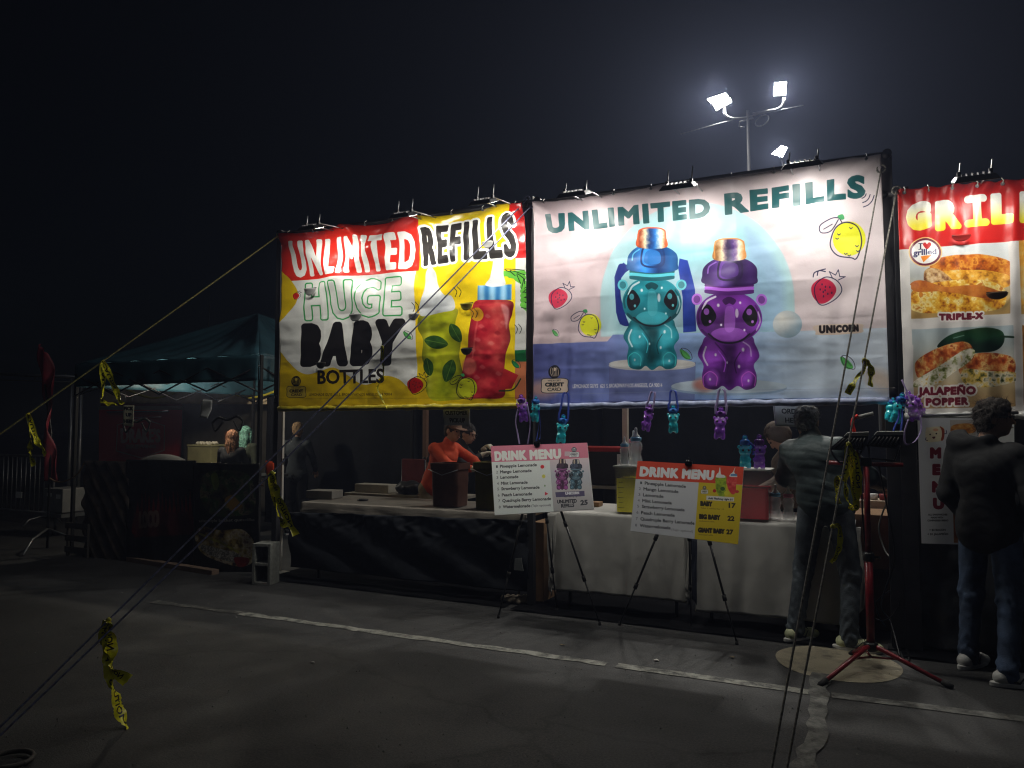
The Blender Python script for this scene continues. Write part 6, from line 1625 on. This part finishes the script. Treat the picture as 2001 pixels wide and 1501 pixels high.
e = empty('pipe_truss', (b2.x, 8.0, 0), 'grey pipe truss standing behind the red flag', 'truss')
MB().tube(a, b2, .03).build('top_tube', STEEL, e, True); MB().tube(a-V((0, 0, .12)), b2-V((0, 0, .08)), .008).build('cable', STEEL, e, True)
for q in (b2, b2-V((.25, 0, 0))): MB().tube(q, (q.x, q.y, 0), .028).build('upright', STEEL, e, True)
for k in range(3): MB().path([b2-V((.45+.4*k, 0, 0)), b2-V((.42+.4*k, 0, -.08))], .006, n=5).build('tie', STEEL, e, True)
o = MB().path([at(180, 712, 8.2), at(180, 745, 8.2)], .02, n=8).build('pole_end', STEEL, None, True); tag(o, 'short grey pole end above the left corner of the teal canopy', 'pole')
c = at(126, 1000, 7.0)
e = empty('grey_cabinet', (c.x, c.y, 0), 'low grey equipment cabinet between the flag and the tent', 'cabinet')
MB().box((c.x, c.y, .52), (.42, .35, .34)).build('cabinet_body', mat('grey_cabinet', (.20, .2, .2), rough=.5), e, bevel=.01)
MB().box((c.x-.08, c.y-.18, .6), (.1, .006, .05)).build('label_plate', PAPER, e); MB().box((c.x+.12, c.y-.18, .58), (.09, .006, .06)).build('label_plate', PAPER, e)
MB().box((c.x, c.y, .31), (.5, .42, .05)).build('trolley', STEEL, e)
for s in (-1, 1): MB().tube((c.x+s*.2, c.y, 0), (c.x+s*.2, c.y, .3), .02).build('leg', STEEL, e, True)
c = gnd(137, 1090); e = empty('crate', c, 'dark open crate on the ground left of the tent', 'crate')
for s in (-1, 1):
    for t2_ in (-1, 1): MB().box(c+V((s*.18, .25+t2_*.16, .2)), (.03, .03, .4)).build('corner_post', mat('dark_crate', (.05, .045, .04), rough=.7), e)
for z in (.08, .22, .37):
    for t2_ in (-1, 1): MB().box(c+V((0, .25+t2_*.18, z)), (.42, .012, .07)).build('slat', mat('dark_crate', (.05, .045, .04)), e)
o = MB().path(curvepts([at(97, 935, 6.15), at(112, 942, 6.1), at(128, 940, 6.05), at(150, 928, 6.0), at(165, 905, 5.98)]), .010, n=6).build('tan_rope', mat('tan_rope', (.25, .16, .08), rough=.8)); tag(o, 'tan rope slung between the red flag and the tent', 'rope')
pp = gnd(20, 1492); o = MB().path([pp+V((.10*cos(a), .09*sin(a), .02)) for a in np.linspace(0, 2*pi, 24)], .012, n=6, cap=False).build('ring_on_ground', mat('dull_ring', (.05, .045, .04), rough=.7), None, True); tag(o, 'dull ring lying on the asphalt at the bottom left corner', 'ring')

# ------------------------------------------------------------------ small litter and gravel on the asphalt
rl = random.Random(11)
for px, py, lb, m_ in ((1430, 1286, 'pale leaf scrap on the asphalt between the red menu easel and the concrete patch', 1), (1284, 1292, 'tiny white scrap on the asphalt just behind the white line', 0), (1100, 1262, 'small dead leaf on the asphalt in front of the left easel', 1), (610, 1296, 'small pale scrap on the open asphalt left of the picture centre', 0)):
    p = gnd(px, py); b = MB(); r0 = .022
    b.poly([(p.x+r0*cos(a0)*rl.uniform(.6, 1.3), p.y+r0*.6*sin(a0)*rl.uniform(.6, 1.2), .006+rl.uniform(0, .008)) for a0 in np.linspace(0, 2*pi, 8)[:-1]])
    o = b.build('litter_scrap', mat('leaf_scrap', (.16, .12, .06)) if m_ else mat('dirty_paper', (.35, .34, .32))); m = o.modifiers.new('t', 'SOLIDIFY'); m.thickness = .001
    tag(o, lb, 'litter', 'scraps of litter on the asphalt')
b = MB()
for k in range(900):
    x, y = rl.uniform(-8, 3), rl.uniform(1.8, 5.75); r0 = rl.uniform(.003, .008)
    n0 = len(b.v)
    b.v += [V((x+r0*rl.uniform(.6, 1.2)*cx_, y+r0*rl.uniform(.6, 1.2)*cy_, .001+r0*cz_)) for cx_, cy_, cz_ in ((1, 0, 0), (0, 1, 0), (-1, 0, 0), (0, -1, 0), (0, 0, 1))]
    b.f += [[n0, n0+1, n0+4], [n0+1, n0+2, n0+4], [n0+2, n0+3, n0+4], [n0+3, n0, n0+4]]
o = b.build('gravel', mat('loose_gravel', (.14, .14, .135), rough=.9, var=.4, vs=30)); o['kind'] = 'stuff'

for px, py, Y, d, lb, m_ in ((800, 948, 7.5, (.34, .3, .16), 'black bag slumped on the prep table behind the counter', 'black_bag'), (1120, 962, 7.5, (.3, .25, .12), 'dark carton on the back table beside the ice chest', 'dark_carton'), (735, 955, 7.55, (.5, .2, .10), 'pale low tray on the prep table', 'pale_tray')):
    p = at(px, py, Y); b = Blob().ell((0, 0, d[2]*.5), (d[0]/2, d[1]/2, d[2]/2)).cap((-d[0]*.3, 0, d[2]*.4), (d[0]*.3, 0, d[2]*.45), d[2]*.42)
    if m_ == 'black_bag': o = link('bag', b.mesh('bag', .015, .03, lambda x, y, z: .01*np.sin(x*40)*np.sin(z*50+y*20)), mat(m_, (.01, .01, .011), rough=.5))
    else: o = MB().box((0, 0, d[2]/2), d).build('carton' if m_ != 'pale_tray' else 'tray', mat(m_, (.06, .05, .045) if m_ == 'dark_carton' else (.3, .28, .24), rough=.8), None, bevel=.006)
    o.location = (p.x, p.y, .972 if m_ == 'dark_carton' else .777); tag(o, lb, {'black_bag': 'bag', 'dark_carton': 'carton', 'pale_tray': 'tray'}[m_])
p = at(808, 920, 8.0); e = empty('folding_chair', (p.x, p.y, 0), 'maroon chair back behind the worker in orange', 'chair')
MB().box((p.x, p.y, 1.0), (.34, .03, .34)).build('backrest', mat('maroon_canvas', (.12, .015, .015), rough=.8), e, bevel=.01)
MB().box((p.x, p.y-.2, .72), (.36, .38, .03)).build('seat', mat('maroon_canvas', (.12, .015, .015)), e, bevel=.01)
for sx in (-.17, .17):
    for sy in (0, -.38): MB().tube((p.x+sx, p.y+sy, 0), (p.x+sx, p.y+sy, 1.16 if sy == 0 else .7), .012).build('leg', BLACKM, e, True)
# ------------------------------------------------------------------ people
SKIN = mat('skin', (.42, .24, .16), rough=.5, var=.06, bump=.08, bs=90)
SKINP = mat('pale_skin', (.5, .31, .23), rough=.5, var=.06, bump=.08, bs=90)
def hairmat(n, c): return mat(n, c, rough=.75, var=.4, vs=45, bump=.6, bs=90)
def wav(x, y, z, s, o=0):
    return (np.sin(x*s+1.3*np.sin(y*s*.7+o)+o)*np.sin(y*s*.9+1.7*np.sin(z*s*.6+o*2))*np.sin(z*s*1.1+1.1*np.sin(x*s*.8)+o*3))
def hand(b, wr, d, side, curl=.5, palm_n=None):
    "palm and five fingers closed a little; d = pointing direction"
    d = V(d).normalized(); n = V(palm_n or (0, 0, -1)); n = (n-d*n.dot(d)).normalized(); s = d.cross(n).normalized()*side
    pc_ = V(wr)+d*.045
    b.cap(V(wr), V(wr)+d*.03, .022, .026, k=.012)
    for o_ in (-.024, -.008, .008, .024): b.cap(V(wr)+d*.02+s*o_*.6, V(wr)+d*.085+s*o_, .015, .012, k=.008)
    for i, o_ in enumerate((-.027, -.009, .009, .027)):
        L_ = (.034, .038, .036, .028)[i]
        k0 = V(wr)+d*.088+s*o_
        k1 = k0+(d*cos(curl*.5)+n*sin(curl*.5))*L_
        k2 = k1+(d*cos(curl*1.4)+n*sin(curl*1.4))*L_*.75
        k3 = k2+(d*cos(curl*2.1)+n*sin(curl*2.1))*L_*.55
        b.cap(k0, k1, .0095, .009, k=.004).cap(k1, k2, .009, .008, k=.004).cap(k2, k3, .008, .0065, k=.004)
    t0 = V(wr)+d*.03-s*.025; t1 = t0+(d*.7-s*.6+n*.4).normalized()*.04; t2_ = t1+(d*.9-s*.1+n*.5).normalized()*.03
    b.cap(t0, t1, .013, .010, k=.008).cap(t1, t2_, .010, .008, k=.004)

def strands(ho_, H, u, f, style, m, seed):
    "loose strands standing off the hair: short thin ribbons, joined as one part"
    me = ho_.data; nv = len(me.vertices); co = np.empty(nv*3, np.float32); me.vertices.foreach_get('co', co); co = co.reshape(-1, 3)
    no = np.empty(nv*3, np.float32); me.vertex_normals.foreach_get('vector', no); no = no.reshape(-1, 3)
    rg = np.random.RandomState(seed+1); n = 2600
    idx = rg.randint(0, nv, n); p = co[idx].astype(float); nn = no[idx].astype(float)
    L0 = {'short': .020, 'curly': .030, 'long': .07}[style]; lift = {'short': .5, 'curly': .75, 'long': .12}[style]
    dn = -np.array(u)*1.0-np.array(f)*.25; t = dn-nn*(nn@dn)[:, None]; t /= np.linalg.norm(t, axis=1)[:, None]+1e-6
    t = t+rg.randn(n, 3)*(.45 if style != 'long' else .12); t /= np.linalg.norm(t, axis=1)[:, None]
    L_ = L0*rg.uniform(.5, 1.3, n)[:, None]
    side = np.cross(t, nn); side /= np.linalg.norm(side, axis=1)[:, None]+1e-6
    P = []; w0 = .0011
    curl = rg.randn(n, 3)*(.35 if style == 'curly' else .1)
    for k, fr in enumerate((0, .5, 1)):
        c = p-nn*.002+t*L_*fr+nn*L_*lift*(fr-.55*fr*fr)+curl*L_*fr*fr
        ww = w0*(1-.75*fr); P += [c-side*ww, c+side*ww]
    A = np.stack(P, 1).reshape(-1, 3); b0 = np.arange(n)*6
    Fq = np.concatenate([np.stack([b0, b0+1, b0+3, b0+2], -1), np.stack([b0+2, b0+3, b0+5, b0+4], -1)])
    mm = bpy.data.meshes.new('hair_strands'); mm.vertices.add(len(A)); mm.vertices.foreach_set('co', A.reshape(-1).astype(np.float32))
    mm.loops.add(Fq.size); mm.loops.foreach_set('vertex_index', Fq.reshape(-1).astype(np.int32))
    mm.polygons.add(len(Fq)); mm.polygons.foreach_set('loop_start', (np.arange(len(Fq))*4).astype(np.int32)); mm.update(calc_edges=True)
    o = link('hair_strands', mm, m, ho_, False); o['kind'] = 'stuff'

DEF = dict(pelvis=(0, 0, .97), waist=(0, 0, 1.12), chest=(0, 0, 1.31), neck=(0, -.02, 1.49), head=(0, .015, 1.64),
           shL=(-.18, 0, 1.42), elL=(-.25, -.03, 1.14), wrL=(-.25, .06, .90), shR=(.18, 0, 1.42), elR=(.25, -.03, 1.14), wrR=(.25, .06, .90),
           hipL=(-.09, 0, .92), knL=(-.11, .03, .50), anL=(-.12, -.01, .10), hipR=(.09, 0, .92), knR=(.11, .03, .50), anR=(.12, -.01, .10))
def person(label, loc, rz, J=None, face=(0, 1, 0), hair=None, hstyle='short', top=None, tstyle='shirt', pants=None, shoes=None, skin=SKIN, sc=1.0, h=.011,
           footdir=((-.1, 1), (.1, 1)), hands=True, hdir=None, glasses=False, cap=None, gloves=None, hem=.90, shoecol2=None, vest=False, seed=0, apron=None, collar=None, lower=True):
    Q = {k: V(v) for k, v in DEF.items()}
    for k, v in (J or {}).items(): Q[k] = V(v)
    e = empty('person', loc, label, 'person'); org = ORG.pop(e.name)
    P = Q; f = V(face).normalized(); s = f.cross(V((0, 0, 1))).normalized(); u = s.cross(f).normalized(); H = P['head']
    M = np.array([list(s), list(f), list(u)]).T
    b = Blob()
    # head: skull, jaw, nose, ears
    b.ell(H+u*.02-f*.012, (.074, .092, .098), M, k=.02).ell(H-u*.05+f*.022, (.056, .066, .066), M, k=.03).cap(H-u*.088+f*.05, H-u*.088+f*.055, .022, .02, k=.02)
    b.cap(H+u*.012+f*.085, H-u*.028+f*.103, .008, .013, k=.010).cap(H+f*.078+u*.026-s*.03, H+f*.078+u*.026+s*.03, .010, .010, k=.012)
    b.cap(H-u*.055+f*.083-s*.014, H-u*.055+f*.083+s*.014, .009, .009, k=.006)
    for q in (-1, 1):
        b.ell(H+s*(q*.076)-f*.012-u*.012, (.010, .022, .032), M, k=.006)
        b.ell(H+f*.088+s*(q*.030)+u*.010, (.016, .012, .010), M, k=.008, op=-1)
    b.cap(P['neck']-V((0, 0, .03)), H-u*.06-f*.02, .058, .050, k=.03)
    # trunk and limbs
    b.ell(P['pelvis'], (.15, .10, .11), k=.05).cap(P['pelvis'], P['waist'], .115, .108, k=.05).cap(P['waist'], P['chest'], .112, .125, k=.05)
    b.cap(P['shL'], P['shR'], .055, .055, k=.05).cap(P['chest']+V((-.06, 0, 0)), P['chest']+V((.06, 0, 0)), .11, .11, k=.04)
    for q in 'LR':
        b.cap(P['sh'+q], P['el'+q], .046, .038, k=.02).cap(P['el'+q], P['wr'+q], .038, .025, k=.015)
        if lower: b.cap(P['hip'+q], P['kn'+q], .078, .055, k=.03).cap(P['kn'+q], P['an'+q], .052, .036, k=.02).cap(P['an'+q], P['an'+q]-V((0, 0, .06)), .034, .04, k=.01)
        if hands:
            d = (hdir or {}).get(q) or (P['wr'+q]-P['el'+q])
            if not (gloves and q in gloves): hand(b, P['wr'+q], d, 1 if q == 'L' else -1, .55, (0, .2, -1) if abs(V(d).normalized().z) < .7 else (0, 1, 0))
    o = link('body', b.mesh('body', h, .02), skin, e)
    # eyes, mouth
    for q in (-1, 1): MB().lathe([(.001, -.009), (.008, -.005), (.0095, 0), (.008, .005), (.001, .009)], H+f*.078+s*(q*.030)+u*.010, 10).build('eye', mat('eye_dark', (.05, .035, .03), rough=.2, bump=0), e, True)
    MB().path([H-u*.055+f*.092-s*.022, H-u*.056+f*.0965, H-u*.055+f*.092+s*.022], .0035, n=6).build('mouth', mat('lips', (.3, .11, .09), rough=.5), e, True)
    if hair:
        hb = Blob()
        hb.ell(H+u*.036-f*.022, (.086, .098, .092), M, k=.02)
        if hstyle == 'short':
            hb.ell(H-f*.05-u*.02, (.072, .062, .08), M, k=.03)
            dsp = lambda x, y, z: .007*wav(x, y, z, 75, seed)+.004*wav(x, y, z, 150, seed+1)
        elif hstyle == 'curly':
            hb.ell(H-f*.045-u*.02, (.078, .07, .085), M, k=.03).ell(H+u*.075+f*.01, (.065, .075, .05), M, k=.03)
            dsp = lambda x, y, z: .010*wav(x, y, z, 60, seed)+.006*wav(x, y, z, 120, seed+1)
        else:
            hb.ell(H-f*.06-u*.06, (.080, .05, .12), M, k=.03).cap(H-f*.065-u*.08-s*.03, H-f*.075-u*.24-s*.035, .05, .035, k=.03).cap(H-f*.065-u*.08+s*.03, H-f*.075-u*.22+s*.04, .05, .035, k=.03)
            for q in (-1, 1): hb.cap(H+s*(q*.075)+u*.02, H+s*(q*.082)-u*.16, .026, .02, k=.02)
            dsp = lambda x, y, z: .003*np.sin((x*M[0, 0]+y*M[1, 0])*160+seed+3*np.sin(z*20))+.004*wav(x, y, z, 90, seed)
        hb.ell(H+f*.095-u*.045, (.07, .075, .10), M, k=.012, op=-1)
        for q in (-1, 1): 
            if hstyle != 'long': hb.ell(H+s*(q*.09)-f*.002-u*.035, (.03, .03, .05), M, k=.01, op=-1)
        ho_ = link('hair', hb.mesh('hair', .0065, .02, dsp), hair, e)
        strands(ho_, H, u, f, hstyle, hair, seed)
    if glasses:
        g_ = MB()
        for q in (-1, 1):
            g_.path([H+f*.097+s*(q*.033)+s*(.024*cos(a))+u*(.012+.018*sin(a)) for a in np.linspace(0, 2*pi, 16)], .002, n=5, cap=False)
            g_.path([H+f*.097+s*(q*.056)+u*.014, H+s*(q*.084)+f*.03+u*.012, H+s*(q*.086)-f*.01+u*.004], .002, n=5)
        g_.path([H+f*.1-s*.01+u*.014, H+f*.1+s*.01+u*.014], .002, n=5)
        g_.build('glasses', BLACKM, e, True)
    if cap:
        cb = Blob().ell(H+u*.052-f*.01, (.084, .102, .066), M, k=.01)
        cb.ell(H+u*.045+f*.12, (.07, .07, .008), M, k=.012)
        link('cap', cb.mesh('cap', .0065, .01), cap, e)
    # top garment
    if top:
        t = .016 if tstyle == 'shirt' else .034
        tb = Blob()
        tb.cap(P['waist'], P['chest'], .118+t, .128+t, k=.05).cap(P['shL']*.93+P['chest']*.07, P['shR']*.93+P['chest']*.07, .055+t, .055+t, k=.05)
        tb.cap(P['chest']+V((-.05, 0, 0)), P['chest']+V((.05, 0, 0)), .108+t, .108+t, k=.05)
        hz = P['pelvis']+V((0, 0, hem-.97))
        tb.ell((P['waist']+hz)/2, (.155+t, .115+t, .16), k=.05).cap(hz+V((-.05, 0, .03)), hz+V((.05, 0, .03)), .105+t, .105+t, k=.04)
        for q in 'LR':
            sl = t*.8
            a_, b2, c3 = P['sh'+q], P['el'+q], P['wr'+q]
            tb.cap(a_, b2, .05+sl, .042+sl, k=.025).cap(b2, b2.lerp(c3, .93 if not vest else .93), .042+sl, .032+sl, k=.02)
        tb.cap(P['neck']-V((0, 0, .05)), P['neck']+(H-P['neck'])*.12, .072+t*.4, .066, k=.025)
        if tstyle == 'hood':
            nk = P['neck']; fb = V((f.x, f.y, 0)).normalized()
            tb.ell(nk-fb*.085+V((0, 0, -.01)), (.14, .075, .075), k=.03).cap(nk-fb*.07+V((-.09, 0, .03)), nk-fb*.07+V((.09, 0, .03)), .05, .05, k=.03)
            tb.ell(nk+V((0, 0, .06))-fb*.02, (.085, .07, .07), k=.02, op=-1)
        if tstyle == 'hoodup':
            tb.ell(H-f*.03+u*.01, (.098, .108, .122), M, k=.02); tb.ell(H+f*.09-u*.02, (.072, .09, .092), M, k=.01, op=-1)
        if collar: tb.cap(P['neck']-V((0, 0, .03)), P['neck']+(H-P['neck'])*.35, .078, .072, k=.02)
        if tstyle == 'puffer':
            zw = P['waist'].z
            dsp = lambda x, y, z: -.0032*np.abs(np.cos((z+.10*x+.012*np.sin(x*14+y*9))*pi/.058))**7*np.ones_like(x+y) + .005*wav(x, y, z, 26, seed)+.0*x
        else:
            dsp = lambda x, y, z: .003*wav(x, y, z, 13, seed)-.004*np.abs(wav(x*.6, y*.6, z, 24, seed+2))**.5*np.exp(-((z-1.1)/.25)**2)-.0025*np.abs(np.sin(z*38+x*16+2*np.sin(x*20+seed)))**6*np.ones_like(y)
        link('jacket' if t > .03 else 'shirt', tb.mesh('top', .010, .03, dsp), top, e)
    if collar and top is not None:
        pass
    if pants and lower:
        pb = Blob(); 
        pb.ell(P['pelvis']+V((0, 0, -.03)), (.168, .122, .12), k=.04).cap(P['pelvis'], P['pelvis']+V((0, 0, .06)), .125, .125, k=.03)
        for q in 'LR':
            pb.cap(P['hip'+q], P['kn'+q], .094, .070, k=.03).cap(P['kn'+q], P['an'+q]+V((0, 0, .0)), .068, .056, k=.03).cap(P['an'+q]+V((0, 0, .02)), P['an'+q]-V((0, 0, .03)), .055, .060, k=.02)
        def pd(x, y, z):
            w1 = np.exp(-((z-P['knL'].z)/.12)**2)+np.exp(-((z-.14)/.10)**2)*1.5+.35
            return (.0028*np.sin(z*62+14*np.sin(x*9+seed)+9*np.sin(y*14)+3*np.sin(x*30+y*22+seed))+.004*wav(x, y, z, 20, seed)+.003*wav(x, y, z, 60, seed+1))*w1
        link('jeans', pb.mesh('jeans', .010, .03, pd), pants, e)
    if shoes and lower:
        for i, q in enumerate('LR'):
            a = P['an'+q]; d = V((footdir[i][0], footdir[i][1], 0)).normalized(); sd = V((-d.y, d.x, 0)); Ms = np.array([list(sd), list(d), [0, 0, 1]]).T
            z0 = a.z-.10
            sb = Blob().cap(V((a.x, a.y, z0+.052))-d*.045, V((a.x, a.y, z0+.045))+d*.13, .044, .036, k=.02).ell(V((a.x, a.y, z0+.035))+d*.15, (.047, .06, .033), Ms, k=.02).cap(V((a.x, a.y, z0+.07)), V((a.x, a.y, z0+.105)), .046, .05, k=.02).ell(V((a.x, a.y, z0-.05))+d*.04, (.2, .3, .06), None, k=.003, op=-1)
            so_ = link('shoe', sb.mesh('shoe', .0065, .01), shoes, e)
            out = [V((a.x, a.y, 0))+d*(.045+.155*cos(t_))+sd*(.050*sin(t_)*(1+.12*cos(t_))) for t_ in np.linspace(0, 2*pi, 29)[:-1]]
            MB().prism([V((p.x, p.y, z0+.002)) for p in out], (0, 0, .026)).build('sole', shoecol2 or mat('white_rubber', (.6, .6, .58), rough=.7), so_, bevel=.004)
            # laces and side stripe
            l_ = MB()
            for k in range(4):
                c_ = V((a.x, a.y, z0+.100-.009*k))+d*(.048+.022*k); l_.path([c_-sd*.022, c_+V((0, 0, .006)), c_+sd*.022], .003, n=5)
            for q2 in (-1, 1):
                l_.path([V((a.x, a.y, z0+.05))+sd*q2*.046-d*.02, V((a.x, a.y, z0+.035))+sd*q2*.050+d*.04, V((a.x, a.y, z0+.075))+sd*q2*.034+d*.085], [.003, .007, .002], n=5)
            l_.build('laces_and_stripe', mat('dark_stripe', (.03, .03, .03), rough=.6), so_, True)
    if gloves:
        for q, d in gloves.items():
            gb = Blob(); hand(gb, P['wr'+q], d, 1 if q == 'L' else -1, .9, (0, .3, -1))
            for x in gb.p: pass
            gb.p = [(x[0], x[1], x[2], x[3]+.006, x[4]+.006, x[5], x[6]) for x in gb.p]
            gb.cap(V(P['wr'+q])-V(d).normalized()*.04, P['wr'+q], .036, .034, k=.01)
            link('glove', gb.mesh('glove', .0055, .008), mat('cream_latex_glove', (.62, .57, .45), rough=.45), e)
    e.rotation_euler = (0, 0, rz); e.scale = (sc,)*3
    return e
JEANS = mat('washed_blue_jeans', (.055, .085, .15), rough=.85, var=.35, vs=7, bump=.3, bs=120)
JEANG = mat('grey_jeans', (.07, .085, .10), rough=.85, var=.35, vs=7, bump=.3, bs=120)
PUFF = mat('dark_green_quilted_nylon', (.028, .044, .047), rough=.62, var=.1, vs=6, bump=.5, bs=16)
BJ = mat('black_jacket_cloth', (.010, .0105, .012), rough=.8, var=.15, vs=8, bump=.6, bs=13)
# customer leaning over the counter in a quilted jacket
pc2 = gnd(1612, 1260)
cust = person('customer in dark green quilted jacket and grey jeans leaning over the counter', pc2, R(-14),
       J=dict(pelvis=(.03, .02, .98), waist=(-.01, .02, 1.13), chest=(-.05, .04, 1.29), neck=(-.09, .075, 1.44), head=(-.125, .115, 1.565),
              shL=(-.225, .05, 1.35), elL=(-.33, .22, 1.14), wrL=(-.22, .48, 1.06), shR=(.115, .06, 1.375), elR=(.25, .26, 1.17), wrR=(.27, .54, 1.10),
              hipL=(-.07, 0, .93), knL=(-.15, .04, .50), anL=(-.19, -.03, .10), hipR=(.12, 0, .93), knR=(.17, .04, .50), anR=(.17, -.02, .10)),
       face=(-.12, .93, -.35), hair=hairmat('greying_black_hair', (.17, .165, .155)), hstyle='short', top=PUFF, tstyle='puffer', pants=JEANG,
       shoes=mat('yellow_white_running_shoe', (.52, .55, .34), rough=.6, var=.3, vs=12), footdir=((.5, 1), (1, .25)), hem=.93, sc=1.04, collar=True, seed=1)
# man at the right edge
pr_ = (gnd(1912, 1305)+gnd(1974, 1340))/2
person('man in black hooded jacket, glasses and blue jeans in front of the tall menu', pr_, R(-28),
       J=dict(anL=(-.17, .06, .10), knL=(-.14, .07, .50), hipL=(-.09, .02, .93), anR=(.13, -.13, .10), knR=(.12, -.03, .50), hipR=(.09, 0, .93),
              shL=(-.165, 0, 1.41), shR=(.165, 0, 1.41), elL=(-.225, -.03, 1.15), wrL=(-.15, .12, .97), elR=(.265, -.04, 1.15), wrR=(.17, .12, .97), head=(.05, .03, 1.645), neck=(0, -.01, 1.49)),
       face=(.93, .45, -.03), hair=hairmat('dark_curly_hair', (.035, .028, .024)), hstyle='curly', top=BJ, tstyle='hood', pants=JEANS,
       shoes=mat('white_sneaker_leather', (.55, .55, .53), rough=.55), footdir=((.15, 1), (.75, .8)), hem=.88, sc=1.0, glasses=True, hands=False, seed=4)
# order taker in tan hoodie behind the counter
po = at(1538, 900, 7.0)
person('order taker in tan hooded jumper bending behind the counter', (po.x+.06, po.y, 0), R(100), J=dict(head=(0, .14, 1.50), neck=(0, .07, 1.38), chest=(0, .03, 1.24), shL=(-.17, .03, 1.33), shR=(.17, .03, 1.33), elL=(-.24, .10, 1.08), elR=(.24, .10, 1.08), wrL=(-.16, .30, .98), wrR=(.16, .30, .98)),
       face=(.1, .7, -1), hair=hairmat('brown_hair', (.05, .035, .025)), top=mat('tan_fleece', (.11, .085, .065), rough=.85, bump=.4, bs=80), tstyle='hoodup', pants=BLACKTARP, shoes=BLACKM, seed=2)
# worker in orange leaning right over the bins
pw = at(846, 980, 7.25)
person('worker in orange long sleeved shirt and cap reaching right over the bins', (pw.x, pw.y, 0), R(-100),
       J=dict(pelvis=(0, 0, .92), waist=(0, .06, 1.06), chest=(0, .16, 1.24), neck=(0, .23, 1.41), head=(0, .30, 1.54), shL=(-.18, .17, 1.34), elL=(-.24, .40, 1.20), wrL=(-.12, .62, 1.12), shR=(.18, .17, 1.34), elR=(.23, .42, 1.17), wrR=(.12, .66, 1.13),
              hipL=(-.09, -.02, .88), hipR=(.09, -.02, .88)),
       face=(.1, 1, -.25), hair=hairmat('dark_brown_hair', (.03, .022, .018)), top=mat('orange_shirt', (.6, .07, .02), rough=.8, bump=.3, bs=60, var=.08), tstyle='shirt', pants=mat('khaki_cloth', (.25, .2, .13), rough=.8), shoes=BLACKM,
       cap=mat('brown_cap', (.16, .09, .06), rough=.8), gloves={'L': (0, 1, -.1), 'R': (-.2, 1, 0)}, seed=3)
pw = at(893, 980, 7.75)
person('worker in black top wearing gloves beside the worker in orange', (pw.x, pw.y, 0), R(-80),
       J=dict(head=(0, .14, 1.50), neck=(0, .06, 1.38), chest=(0, 0, 1.24), shL=(-.17, .0, 1.34), shR=(.17, .0, 1.34), elL=(-.25, .16, 1.14), elR=(.25, .16, 1.14), wrL=(-.08, .30, 1.30), wrR=(.08, .32, 1.24)),
       face=(.25, 1, -.35), hair=hairmat('black_hair', (.02, .018, .018)), top=mat('black_jersey', (.015, .015, .017), rough=.8), tstyle='shirt', pants=mat('khaki_cloth', (.25, .2, .13)), shoes=BLACKM, skin=SKINP, glasses=True,
       gloves={'L': (.3, .6, .5), 'R': (-.3, .6, .3)}, seed=5)
pq = at(580, 900, 8.5)
person('blond person in grey shirt walking behind the pick-up stall', (pq.x, pq.y, 0), R(15), J=dict(elL=(-.25, .08, 1.14), wrL=(-.20, .25, 1.0), elR=(.25, .08, 1.14), wrR=(.2, .25, 1.0)), face=(-.5, 1, -.3), hair=hairmat('sandy_hair', (.30, .19, .10)), top=mat('grey_blue_shirt', (.03, .037, .045), rough=.8), pants=BLACKTARP, shoes=BLACKM, skin=SKINP, seed=6, sc=.93)
pq = at(452, 900, 7.7)
person('woman with long strawberry blond hair seen from behind in the teal tent', (pq.x, pq.y, 0), R(10), J=dict(elL=(-.27, .08, 1.14), wrL=(-.20, .27, 1.05), elR=(.27, .08, 1.14), wrR=(.2, .27, 1.05)), face=(-.5, .9, -.1), hair=hairmat('strawberry_blond_hair', (.42, .20, .11)), hstyle='long', top=mat('black_jersey', (.015, .015, .017)), pants=BLACKTARP, shoes=BLACKM, skin=SKINP, seed=7, sc=.87)
pq = at(479, 900, 8.3)
person('woman with mint green hair beside the strawberry blond woman', (pq.x, pq.y, 0), R(0), J=dict(elL=(-.27, .08, 1.14), wrL=(-.20, .27, 1.05)), face=(-.2, 1, -.1), hair=hairmat('mint_green_hair', (.20, .42, .34)), hstyle='long', top=mat('dark_olive_jersey', (.03, .035, .02), rough=.8), pants=BLACKTARP, shoes=BLACKM, skin=SKINP, seed=8, sc=.90)
